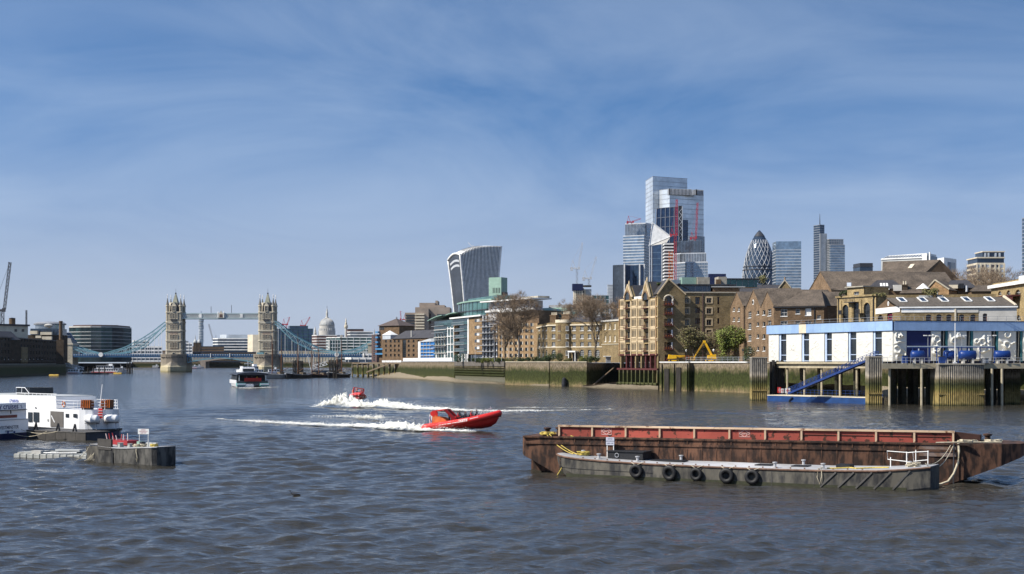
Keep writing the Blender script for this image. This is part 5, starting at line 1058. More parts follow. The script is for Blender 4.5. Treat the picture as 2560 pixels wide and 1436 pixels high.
    # slate roof houses in front of it
    def small(label,p0,p1,ye,yr,Y,wm,rm,lean=0.0,roofs=()):
        q=Fac('roof_house',label,'house',p0,Y,p1,Y-2,group='houses packed behind the police jetty');z=q.uz((p0+p1)/2,ye)[1];MB().box(0,q.L,0,9,0,z).obj('wall',M[wm],q.root);zr_=H+(CY-yr)/F*(Y+4)-GZ
        slab_roof(q.root,rm,(-.2,-.3,z),(q.L+.2,-.3,z),(q.L-lean,4.5,zr_),(lean,4.5,zr_));slab_roof(q.root,rm,(-.2,9.3,z),(q.L+.2,9.3,z),(q.L-lean,4.5,zr_),(lean,4.5,zr_))
        for a,b_,m_ in roofs:u0,u1=q.u(a),q.u(b_);MB().add([(u0,.8,z+(zr_-z)*.25+.35),(u1,.8,z+(zr_-z)*.25+.35),(u1,2.4,z+(zr_-z)*.6+.35),(u0,2.4,z+(zr_-z)*.6+.35)],[(0,1,2,3)]).obj('roof_light',M[m_],q.root)
        return q
    q=small('slate-roofed house with a row of white roof lights',2168,2262,724,703,420,'br_brown','slate',3,[(2201,2207,'white'),(2209,2214,'white'),(2216,2221,'white')]);u0,u1=q.u(2233),q.u(2254);MB().box(u0,u1,-.8,3,q.uz(2240,728)[1],q.uz(2240,713)[1]).obj('white_dormer',M['portland'],q.root);u0,u1=q.u(2187),q.u(2222);MB().box(u0,u1,-2.5,-.4,q.uz(2200,726)[1],q.uz(2200,723)[1]).obj('awning',M['white'],q.root);chimney(q.root,q.u(2256),q.u(2268),-1,1,5,q.uz(2260,712)[1],'br_dark',2)
    q=Fac('brick_gable_house','small red-brick gable with a white arched window among the roofs','house',2316,412,2372,408);u0,u1,z0,z1=q.rect(2336,2346,727,739);op=(u0,u1,z0,z1,z0+(z1-z0)*.5);gable_front(q.root,0,q.L,0,q.uz(2344,727)[1],q.uz(2344,703)[1],12,[op],'br_orange','tile_brown',cop='stone',uc=q.u(2338));window(q.root,*op[:4],nx=3,nz=2)
    q=small('slate roof right of the small red gable with pale flat dormer',2362,2440,722,703,414,'br_brown','slate',2);u0,u1=q.u(2372),q.u(2394);MB().box(u0,u1,-1,2,q.uz(2380,722)[1],q.uz(2380,713)[1]).obj('white_dormer',M['cream'],q.root);u0,u1=q.u(2396),q.u(2409);MB().box(u0,u1,-1.5,1,q.uz(2400,722)[1],q.uz(2400,710)[1]).obj('dark_vent',M['dark'],q.root);u_,z_=q.uz(2416,730);MB().tube([(u_,-1,z_),(u_,-1,q.uz(2416,715)[1])],.35,8).obj('flue_pipe',M['steel_pale'],q.root)
    q=small('brown roofs stepping down to the bare trees at right',2428,2520,730,716,404,'br_brown','tile_brown',2)
    q=small('dark slate roof filling the gap left of the small red gable',2250,2322,735,716,416,'br_stock','tile_brown',2);MB().lathe([(.1,1.6),(1.9,.1),(2.0,0),(.1,0)],8,(q.u(2307),-3,q.uz(2307,724)[1])).obj('parasol',M['white'],q.root)
    # parapet range behind the low skylight building
    q=Fac('parapet_range','old stock-brick parapet wall with planting above the skylight building','house',2180,392,2490,385);MB().box(0,q.L,0,6,0,q.uz(2330,737)[1]).obj('wall',M['br_stock'],q.root)
    for p0,p1 in ((2297,2331),(2342,2357)):u0,u1,z0,z1=q.rect(p0,p1,739,746);MB().box(u0,u1,-.4,-.02,z0,z1).obj('glass_balustrade',M['lead'],q.root)
    # row of roofs left of the big gable, behind
    q=small('long dark slate roof behind the rooftop pavilion, chimney gable at right',1850,1965,733,714,520,'br_brown','slate',0);g2=Fac('tmp','x','x',1948,500,1976,499);r_=g2.root;r_.name='chimney_gable';tag(r_,'small brick gable carrying a chimney pot below the blue-green slab','gable house');gable_front(r_,0,g2.L,0,g2.uz(1962,722)[1],g2.uz(1962,703)[1],8,[],'br_stock','slate',cop='stone');mobj('chimney_pot',MB().lathe([(.3,0),(.25,.8),(.3,1.3)],8,(g2.L/2,.3,g2.uz(1962,703)[1])).mesh('chimney_pot',M['br_orange']),r_)
    q=small('brown tiled ridge just above the twin gables',1884,2018,740,723,470,'br_brown','tile_brown',2)
brick_gables()
# --- yellow arched building and low skylight building
def arched():
    f=Fac('arched_yellow_building','yellow-brick building with tall arched windows and iron balconies','warehouse',2092.6,404,2190,390);R=f.root;z=lambda p,y:f.uz(p,y)[1]
    def ar(p0,p1,yt,yb):u0,u1,z0,z1=f.rect(p0,p1,yt,yb);return (u0,u1,z0,z1,z1-(u1-u0)*.5)
    ops=[ar(2106,2121,762,806),ar(2159,2175,757,806),f.rect(2133,2147,757,806)];zt=z(2140,743)
    mb=MB();wall_open(mb,0,f.L,0,zt,ops,.5);mb.box(0,f.L,.51,12,0,zt);mb.obj('wall',M['br_yellow'],R)
    for o in ops:window(R,*o[:4],d=.48,fr='dark_metal',nx=3,nz=5,t=.12,sill=None)
    MB().box(-.3,f.L+.3,-.4,.8,zt,zt+.5).obj('parapet',M['br_yellow'],R);u0,u1=f.u(2118),f.u(2160);z2=z(2140,719);op=f.rect(2134,2147,730,742);mb=MB();wall_open(mb,u0,u1,zt+.5,z2,[op],.4);mb.box(u0,u1,.41,9,zt+.5,z2);mb.obj('lift_tower',M['br_yellow'],R);window(R,*op,fr='white',nx=2,nz=2);MB().box(u0-.4,u1+.3,-.6,9,z2,z2+.3).obj('tower_roof',M['concrete'],R)
    for p0,p1,y in ((2121,2147,757),(2106,2114,787),(2150,2160,785)):
        u0,u1,zb,_=f.rect(p0,p1,y-10,y);fl=MB().box(u0,u1,-1.6,-.01,zb,zb+.15).obj('balcony',M['dark_metal'],R);r_=MB()
        for i in range(9):x=u0+(u1-u0)*i/8;r_.box(x-.04,x+.04,-1.6,-1.52,zb,zb+1.1)
        r_.box(u0,u1,-1.62,-1.5,zb+1.1,zb+1.2);mobj('railing',r_.mesh('railing',M['dark_metal']),fl)
    for p in (2097,2185):u_=f.u(p);MB().box(u_-.12,u_+.12,-.25,-.02,0,zt).obj('drain_pipe',M['dark'],R)
    for p in (2102,2128,2152,2180):u_=f.u(p);MB().box(u_-.5,u_+.5,-.25,-.01,0,zt-.8).obj('pier',M['br_yellow'],R)
    # low building with skylights
    f=Fac('skylight_building','low slate-roofed building with white band, five roof lights and round sign','boathouse',2190,385,2250,367);R=f.root;z=lambda p,y:f.uz(p,y)[1];ze=z(2220,769)
    def ar2(p0,p1,yt,yb):u0,u1,z0,z1=f.rect(p0,p1,yt,yb);return (u0,u1,z0,z1,z1-(u1-u0)*.35)
    ops=[ar2(2194,2208,787,801),ar2(2217.5,2231.5,778,806)];mb=MB();wall_open(mb,0,f.L,0,ze,ops,.4);mb.box(0,f.L,.41,3,0,ze);mb.obj('end_wall',M['br_stock'],R)
    window(R,*ops[0][:4],fr='oxblood',gl='win',nx=2,nz=2,sill=None,d=.38);window(R,*ops[1][:4],fr='door_red',gl='win',nx=2,nz=3,t=.25,sill=None,d=.38)
    MB().prismY([(0,ze),(f.L,ze),(f.u(2222),z(2222,743))],0,.6).obj('end_gable',M['br_brown'],R);MB().box(-.05,f.L+.05,-.12,-.01,z(2220,783),ze).obj('white_band',M['white'],R)
    u_,z_=f.uz(2221,759.5);s_=MB().lathe([(.01,.06),(.62,.06),(.62,0)],20).obj('round_sign',M['white'],R,(u_,-.01,z_));s_.rotation_euler=(pi/2,0,0)
    t_=mobj('sign_letter',textmesh('E',.85,M['dark'],align='CENTER',bold=.03),s_,(0,-.3,.075));t_.rotation_euler=(0,0,0)
    g=Fac('tmp','x','x',2250.2,367,2542,362);bpy.data.objects.remove(g.root);dv=Vector((g.A.x-f.A.x,g.A.y-f.A.y,0));ra=atan2(f.t.y,f.t.x);off=Vector((dv.x*cos(ra)+dv.y*sin(ra),-dv.x*sin(ra)+dv.y*cos(ra),0));rz=atan2(g.t.y,g.t.x)-ra
    def put(mb,name,m):return mb.obj(name,M[m],R,off,rz)
    z=lambda p,y:g.uz(p,y)[1];ze=z(2400,768)
    def ar3(p0,p1,yt,yb):u0,u1,z0,z1=g.rect(p0,p1,yt,yb);return (u0,u1,z0,z1,z1-(u1-u0)*.3)
    ops=[ar3(c-6.5,c+6.5,786.5,806) for c in (2321.5,2347.5,2372.5,2404,2432.5)];dop=ar3(2457,2468,784,806);us=g.u(2447)
    mb=MB();wall_open(mb,0,us,0,ze,ops,.5);mb.box(0,us,.51,10,0,ze);put(mb,'side_wall','br_stock');mb=MB();wall_open(mb,us,g.L,0,ze,[dop],.5);mb.box(us,g.L,.51,10,0,ze);put(mb,'white_wall','portland')
    for o in ops+[dop]:
        c=Vector(((o[0]+o[1])/2,.48,o[2]));c.rotate(Matrix.Rotation(rz,3,'Z'));q=window(R,*o[:4],d=.48,fr='oxblood',gl='win',nx=2,nz=2,t=.16,sill=None);q.location=c+off;q.rotation_euler=(0,0,rz)
    put(MB().box(.3,g.u(2388),-.14,-.01,z(2400,781),z(2400,771.5)),'white_band','white');put(MB().box(g.u(2390),g.u(2446),-.14,-.01,z(2400,782),z(2400,772)),'white_band','portland');put(MB().box(-.2,g.L+.2,-.45,.3,z(2400,770),ze+.15),'cornice','white')
    put(MB().box(g.u(2386),g.u(2390),-.3,-.01,0,ze),'pilaster','cream')
    zr=H+(CY-746)/F*370-GZ;q=slab_roof(R,'slate_brown',(-.5,-.1,ze+.1),(g.L,-.1,ze+.1),(g.L-2.5,5,zr),(-3.0,5,zr));q.location=off;q.rotation_euler=(0,0,rz);q=slab_roof(R,'slate_brown',(-.5,10.5,ze),(g.L,10.5,ze),(g.L-2.5,5,zr),(-3.0,5,zr));q.location=off;q.rotation_euler=(0,0,rz)
    sk=MB();w_=1.5;sk2=MB()
    for p in (2272.5,2325,2377.5,2436,2494):
        u0,u1=g.u(p-8)-.2,g.u(p+8)-.2;P=lambda u_,f_:(u_-2.0*f_,-.1+5.1*f_,ze+.45+(zr-ze)*f_+.08);fr=MB();a,b_,c,e=P(u0,.42),P(u1,.42),P(u1,.88),P(u0,.88);fr.bar(a,b_,.22,.25);fr.bar(b_,c,.22,.25);fr.bar(c,e,.22,.25);fr.bar(e,a,.22,.25);o=put(fr,'roof_light','white');mobj('pane',MB().quad(a,b_,c,e).mesh('pane',M['gl_navy']),o)
    put(MB().bar((g.L-.2,0,ze+.3),(g.L-2.4,5,zr+.4),.6,.5),'verge','cream')
mat('door_red',(0.28,0.02,0.06),0.5,0.15,2);mat('slate_brown',(0.10,0.085,0.07),0.8,0.3,1.6)  # roof slate of the low building, brownish dark by its own colour
arched()
# --- right-edge warehouse
def edge_house():
    f=Fac('cornice_warehouse','yellow-brick warehouse with white cornice and arched windows at the right edge','warehouse',2478,400,2600,362);R=f.root;z=lambda p,y:f.uz(p,y)[1];zt=z(2520,716)
    def ar(p0,p1,yt,yb):u0,u1,z0,z1=f.rect(p0,p1,yt,yb);return (u0,u1,z0,z1,z1-(u1-u0)*.4)
    ops=[ar(2494.5,2504,728,739),ar(2516,2526,726,739),ar(2537,2552,724,739),ar(2540,2552,788,803)];mb=MB();wall_open(mb,0,f.L,0,zt,ops,.4);mb.box(0,f.L,.41,14,0,zt);mb.obj('wall',M['br_yellow'],R)
    for o in ops:window(R,*o[:4],fr='white',nx=2,nz=2,sill=None,d=.38)
    MB().box(-.8,f.L,-.8,.5,zt,zt+.9).obj('cornice',M['white'],R);MB().box(0,f.L,.3,14,zt+.9,z(2520,703)).obj('parapet',M['br_yellow'],R);slab_roof(R,'tile_brown',(f.u(2515),1,z(2520,703)),(f.L,1,z(2520,703)),(f.L,8,z(2590,680)),(f.u(2548),8,z(2555,684)));u0,u1,z0,z1=f.rect(2546,2570,689,701);MB().box(u0,u1,.1,.29,z0,z1).obj('white_panel',M['white'],R)
    u0,u1,z0,z1=f.rect(2490,2552,741,755);MB().box(u0,u1,-2.4,-.01,z1-.4,z1).obj('canopy',M['oxblood'],R);MB().box(u0,u1,-2.2,-2.1,z0,z1-.4).obj('canopy_screen',M['oxblood'],R)
edge_house()
# --- modern flats, left part of the bank
def modern():
    # concrete terrace hotel far behind
    Y=1120;r=T('concrete_hotel','stepped brown concrete hotel behind the riverside flats','hotel',(PX(1065,Y),Y,GZ),0);o=PX(1065,Y);X_=lambda p:PX(p,Y)-o;Zl=lambda p:PZ(p,Y)-GZ
    for p0,p1,yt,d0 in ((1010,1037,781,10),(1037,1124,768,4),(1046,1086,756,12),(1060,1110,762,10),(1086,1092,750,14),(1040,1072,772,-4)):MB().box(X_(p0),X_(p1),d0,40,0,Zl(yt)).obj('block',M['concrete_far'],r)
    for y in range(786,826,7):
        MB().box(X_(1012),X_(1038),9.3,9.99,Zl(y+3.4),Zl(y)).obj('window_strip',M['win_far'],r);MB().box(X_(1038),X_(1062),-5.4,-4.01,Zl(y+2.5),Zl(y-1)).obj('balcony_band',M['cream'],r);MB().box(X_(1092),X_(1123),3.2,3.99,Zl(y+3),Zl(y-.5)).obj('window_strip',M['win_far'],r)
    for p in (1064,1069,1074):MB().box(X_(p),X_(p+2.6),3,3.99,Zl(808),Zl(784)).obj('shaft',M['maroon'],r)
    # dark maroon slab
    f=Fac('maroon_slab','narrow dark maroon slab block at the end of the bridge','office block',929,1000,942,985);zt=f.uz(935,837)[1];MB().box(0,f.L,0,20,0,zt).obj('wall',M['maroon'],f.root)
    for i in range(12):z_=1.2+i*zt/12.6;MB().box(f.L*.35,f.L*.65,-.15,-.01,z_,z_+.8).obj('window',M['win_far'],f.root)
    # hipped brick block with blue balconies
    f=Fac('hipped_brick_flats','brown brick flats with pyramid roof and blue balconies','apartment block',948,925,998,912);R=f.root;z=lambda p,y:f.uz(p,y)[1];ze=z(972,815);MB().box(0,f.L,0,13,0,ze).obj('wall',M['br_brown'],R);c=f.L/2
    MB().loft([[(-1,-1,ze),(f.L+1,-1,ze),(f.L+1,14,ze),(-1,14,ze)],[(c-.4,6,z(974,797)),(c+.4,6,z(974,797)),(c+.4,7,z(974,797)),(c-.4,7,z(974,797))]]).obj('roof',M['slate_warm'],R);MB().lathe([(.5,0),(.5,1),(.1,1.5)],6,(c,6.5,z(974,797))).obj('roof_vent',M['grey_metal'],R)
    for y in (829,842,854,864,871,883):u0,u1,z0,z1=f.rect(944,950 if y < 866 else 974,y,y+4);MB().box(u0,u1,-2,-.01,z0,z1).obj('balcony',M['blue_pale'],R)
    for p,y in ((953,822),(958,822)):u0,u1,z0,z1=f.rect(p-2,p+2,y-3,y+3);MB().box(u0,u1,-.1,-.005,z0,z1).obj('window',M['win'],R)
    f=Fac('long_brick_flats','long brown brick flats with slate roof and small square windows','apartment block',956,890,1086,838);R=f.root;z=lambda p,y:f.uz(p,y)[1];ze=z(1030,847);ops=[]
    for p in (965,977,987,997,1022,1034,1046):
        for y in (853,864.5,876,888):ops.append(f.rect(p-2.2,p+2.2,y-2.6,y+2.6))
    u0,u1,z0,z1=f.rect(1006,1015,850,894);ops.append((u0,u1,z0,z1));mb=MB();wall_open(mb,0,f.L,0,ze,ops,.4);mb.box(0,f.L,.41,14,0,ze);mb.obj('wall',M['br_brown'],R)
    for o in ops[:-1]:window(R,*o,d=.38,fr='timber_dark',nx=1,nz=1,pane=False,sill='stone')
    o=ops[-1];window(R,*o,d=.38,fr='dark_metal',nx=2,nz=9,pane=False,sill=None)
    zr=z(1030,829)+.6;u1_=f.u(988);slab_roof(R,'slate',(u1_-3,-.5,ze),(f.L+1,-.5,ze),(f.L-3,7,zr),(u1_+1,7,zr));slab_roof(R,'slate',(u1_-3,14.5,ze),(f.L+1,14.5,ze),(f.L-3,7,zr),(u1_+1,7,zr));MB().add([(u1_-3,-.5,ze),(u1_-3,14.5,ze),(u1_+1,7,zr)],[(2,1,0)]).obj('roof_hip',M['slate'],R)
    u0,u1=f.u(957),f.u(977);MB().box(u0,u1,-.2,5,ze,z(967,838)).obj('conservatory',M['gl_pale'],R);MB().loft([[(u0-.4,-.6,z(967,838)),(u1+.4,-.6,z(967,838)),(u1+.4,5,z(967,838)),(u0-.4,5,z(967,838))],[((u0+u1)/2,2,z(967,827)),((u0+u1)/2+.3,2,z(967,827)),((u0+u1)/2+.3,2.3,z(967,827)),((u0+u1)/2,2.3,z(967,827))]]).obj('conservatory_roof',M['white'],R)
    MB().box(f.u(1026)-.4,f.u(1026)+.4,.5,1.1,ze,zr).obj('party_wall',M['portland'],R)
    f=Fac('blue_glass_flats','bright blue glazed end block with white frame','apartment block',1048,800,1086,775);R=f.root;z=lambda p,y:f.uz(p,y)[1];zt=z(1066,855);MB().box(0,f.L,0,12,0,zt).obj('wall',M['blue_bright'],R);MB().prismX([(-.6,zt),(12,zt),(12,zt+1.5),(6,zt+2)],0,f.L).obj('roof',M['lead'],R);MB().box(-.6,f.u(1053),-.5,1,0,zt+.3).obj('white_frame',M['white'],R)
    for y in (864,873,882,890):z_=z(1066,y);MB().box(f.u(1053),f.L,-.6,-.01,z_-.15,z_+.15).obj('floor_band',M['portland'],R)
    for p in (1060,1068,1076):u_=f.u(p);MB().box(u_-.12,u_+.12,-.4,-.012,0,zt).obj('mullion',M['portland'],R)
    # green glass tower and penthouse behind
    f=Fac('green_service_tower','pale green windowless service tower standing above the flats','tower',1222,960,1253,955);R=f.root;z=lambda p,y:f.uz(p,y)[1];MB().box(0,f.L,0,8,0,z(1237,694)).obj('shaft',M['green_copper'],R);MB().box(f.L,f.L+1,1,7,0,z(1237,731)).obj('side_shaft',M['dark_metal'],R)
    for i in range(5):u_=f.u(1233+i*4);MB().box(u_-.22,u_+.22,-.15,-.01,z(1240,733),z(1240,720)).obj('louvre',M['dark'],R)
    # riverside flats
    f=Fac('glass_riverside_flats','riverside flats of green glass bays and orange brick slab with curved canopy roofs','apartment block',1086,745,1208,665);R=f.root;z=lambda p,y:f.uz(p,y)[1]
    def bx(name,m,p0,p1,yt,yb,d0=-.01,d1=10):u0,u1,z0,z1=f.rect(p0,p1,yt,yb);return MB().box(u0,u1,d0,d1,max(z0,0),z1).obj(name,M[m],R)
    bx('glass_core','gl_teal',1086,1172,800,906,0,14);bx('brick_slab','br_modern',1174.5,1208,795,886,-.4,12);bx('slab_edge','white',1171.5,1174.4,794,886,-.6,12);bx('roof_fascia','white',1131,1209,791,794.5,-1.6,13)
    for y in (802,818.5,836,853,870.5):
        u0,u1,z0,z1=f.rect(1189,1201,y-3.4,y+3.4);MB().box(u0,u1,-.5,-.402,z0,z1).obj('window',M['win'],R);MB().box((u0+u1)/2,u1,-.55,-.505,z0,z1).obj('window_blind',M['white'],R)
    for y in (822,841,861,880.5):bx('floor_band','white',1119,1138,y-1,y+1,-.5);bx('floor_band','portland',1088,1119,y+2,y+3.6,-.9)
    for p in (1121,1128,1136):bx('glazing_post','white',p-.7,p+.7,818,905,-.45)
    for p in (1091,1098,1105,1112):bx('glazing_post','portland',p-.4,p+.4,835,905,-.3)
    for y in (812,828,845,862,878):
        fl=bx('balcony','grey_metal',1139,1170,y,y+1.2,-2.2,0);u0,u1,z0,z1=f.rect(1139,1170,y-6,y);r_=MB()
        r_.box(u0,u1,-2.25,-2.15,z1-.15,z1)
        for i in range(14):x=u0+(u1-u0)*i/13;r_.box(x-.06,x+.06,-2.25,-2.15,z0,z1-.15)
        mobj('railing',r_.mesh('railing',M['grey_metal']),fl);bx('brick_pier','br_modern',1137,1146,y+2,y+9,-.6,0)
    for y in (815,832,850,868):
        fl=bx('balcony','grey_metal',1087,1118,y,y+1.0,-2.0,0);u0,u1,z0,z1=f.rect(1087,1118,y-5,y);r_=MB();r_.box(u0,u1,-2.05,-1.95,z1-.15,z1)
        for i in range(12):x=u0+(u1-u0)*i/11;r_.box(x-.06,x+.06,-2.05,-1.95,z0,z1-.15)
        mobj('railing',r_.mesh('railing',M['dark_metal']),fl)
    for p in (1099,1120,1155,1163.5,1170.5,1177):u_=f.u(p);MB().lathe([(.55,0),(.55,z(1150,886))],10,(u_,-1.5,0)).obj('column',M['white'],R)
    bx('ground_glazing','gl_dark',1178,1208,888,905,-.2,0)
    # canopy roofs: curved
    for p0,p1,y0,y1,d in ((1082,1118,800,790,-3),(1101,1143,793,783,-1)):
        u0,u1=f.u(p0),f.u(p1);n=8;rings=[]
        for i in range(n+1):t=i/n;x=u0+(u1-u0)*t;zz=z((p0+p1)/2,y0)+(z((p0+p1)/2,y1)-z((p0+p1)/2,y0))*sin(t*pi*.5);rings.append([(x,d,zz-.35),(x,d,zz),(x,12,zz+.6),(x,12,zz+.2)])
        MB().loft(rings).obj('canopy_roof',M['green_copper'],R)
    g_=MB();u0,u1=f.u(1127),f.u(1212);n=10;pts=[(u0+(u1-u0)*i/n,4-3*sin(pi*i/n)) for i in range(n+1)];g_.prism(pts+[(u1,14),(u0,14)],z(1170,800),z(1170,756));g_.obj('penthouse_glass',M['gl_green'],R)
    MB().prism([(a,b_-.8) for a,b_ in pts]+[(u1,14),(u0,14)],z(1170,756),z(1170,752.5)).obj('penthouse_eaves',M['green_copper'],R);bx('upper_terrace','gl_green',1150,1222,743,752.5,4,12);bx('penthouse_floor','dark_metal',1128,1212,777,779,.6,5)
    for i in range(1,10):x,y_=pts[i];MB().box(x-.08,x+.08,y_-.15,y_+.1,z(1170,800),z(1170,756)).obj('glazing_bar',M['dark_metal'],R)
    # next block: stacked balconies
    f=Fac('white_banded_flats','pale flats with dark stacked balconies and overhanging white roofs','apartment block',1208.5,664,1345,620);R=f.root;z=lambda p,y:f.uz(p,y)[1]
    def bx(name,m,p0,p1,yt,yb,d0=-.01,d1=12):u0,u1,z0,z1=f.rect(p0,p1,yt,yb);return MB().box(u0,u1,d0,d1,max(z0,0),z1).obj(name,M[m],R)
    bx('core','br_brown',1212,1345,780,906,.5,10);bx('upper_core','white_wall',1214,1318,755,780,1.5,8);bx('brick_wall','br_modern',1245,1345,810,906,-.3,0.4);bx('upper_roof','white',1209,1335,749.5,752.5,-2,9);bx('upper_glazing','gl_dark',1222,1316,753,763,1.2,1.49);bx('lower_roof','white',1222,1345,774,778,-2,.4);bx('white_bay','white_wall',1226,1246,779,812,-1,.4)
    bx('penthouse_cap','concrete',1283,1325,741,749,4,10)
    for r_ in range(7):
        y=803+r_*15.3
        fl=bx('balcony','grey_metal',1204,1246,y-1,y+.4,-2.6,.4);u0,u1,z0,z1=f.rect(1204,1246,y-7,y-1);q=MB();q.box(u0,u1,-2.65,-2.55,z1-.12,z1)
        for i in range(18):x=u0+(u1-u0)*i/17;q.box(x-.07,x+.07,-2.65,-2.55,z0,z1-.12)
        mobj('railing',q.mesh('railing',M['dark_metal']),fl)
        for p in (1214,1222,1231,1240):bx('window','win',p-2.6,p+2.6,y-11,y-2,-.2,.5)
        if r_ >= 1:
            for p in (1254,1266,1279,1292,1305,1318,1331):bx('window','win',p-3,p+3,y-10,y-2,-.45,-.31);bx('window_jamb','cream',p+3.2,p+4.6,y-10,y-2,-.5,-.31)
    for p in (1210,1218,1226.5,1235.5,1244):bx('pier','white_wall',p-.9,p+.9,790,905,-.6,.5)
    # green-roofed block further right, behind the brick house
    f=Fac('glazed_attic_block','block with green glazed attic behind the bow-fronted house','apartment block',1335,640,1420,630);R=f.root;z=lambda p,y:f.uz(p,y)[1];MB().box(0,f.L,0,14,0,z(1380,800)).obj('wall',M['br_brown'],R);MB().box(.5,f.L-1,1,12,z(1380,800),z(1380,778)).obj('attic_glazing',M['gl_green'],R);MB().prismX([(.2,z(1380,778)),(12.5,z(1380,778)),(9,z(1380,769)),(4,z(1380,769))],0,f.L-2).obj('attic_roof',M['green_copper'],R);MB().box(f.u(1360),f.u(1410),4,11,z(1380,769),z(1380,762)).obj('plant_room',M['grey_metal'],R)
    f=Fac('grey_shed_roofs','grey metal roofs below the concrete cores, beside the bare tree','apartment block',1412,640,1500,632);R=f.root;z=lambda p,y:f.uz(p,y)[1];MB().box(0,f.L,0,14,0,z(1450,795)).obj('wall',M['portland'],R);slab_roof(R,'lead',(0,-.3,z(1450,795)),(f.L,-.3,z(1450,795)),(f.L-3,8,z(1450,765)),(6,8,z(1450,765)))
    # white hoarding on the parapet
    f=Fac('white_hoarding','long white hoarding on top of the dark parapet wall','hoarding',1008,786,1131,668,9.3);n=9
    for i in range(n):MB().box(f.L*i/n+.04,f.L*(i+1)/n-.04,-.1,.1,0,1.7).obj('board',M['white'],f.root)
    f=Fac('white_hoarding','short low white hoarding at the jetty end of the parapet','hoarding',955,880,1003,795,8.7)
    for i in range(4):MB().box(f.L*i/4+.04,f.L*(i+1)/4-.04,-.1,.1,0,1.2).obj('board',M['white'],f.root)
mat('slate_warm',(0.10,0.075,0.065),0.7,0.2,1);mat('blue_pale',(0.06,0.22,0.42),0.5,0.15,1);mat('white_wall',(0.62,0.62,0.63),0.7,0.08,1)
modern()
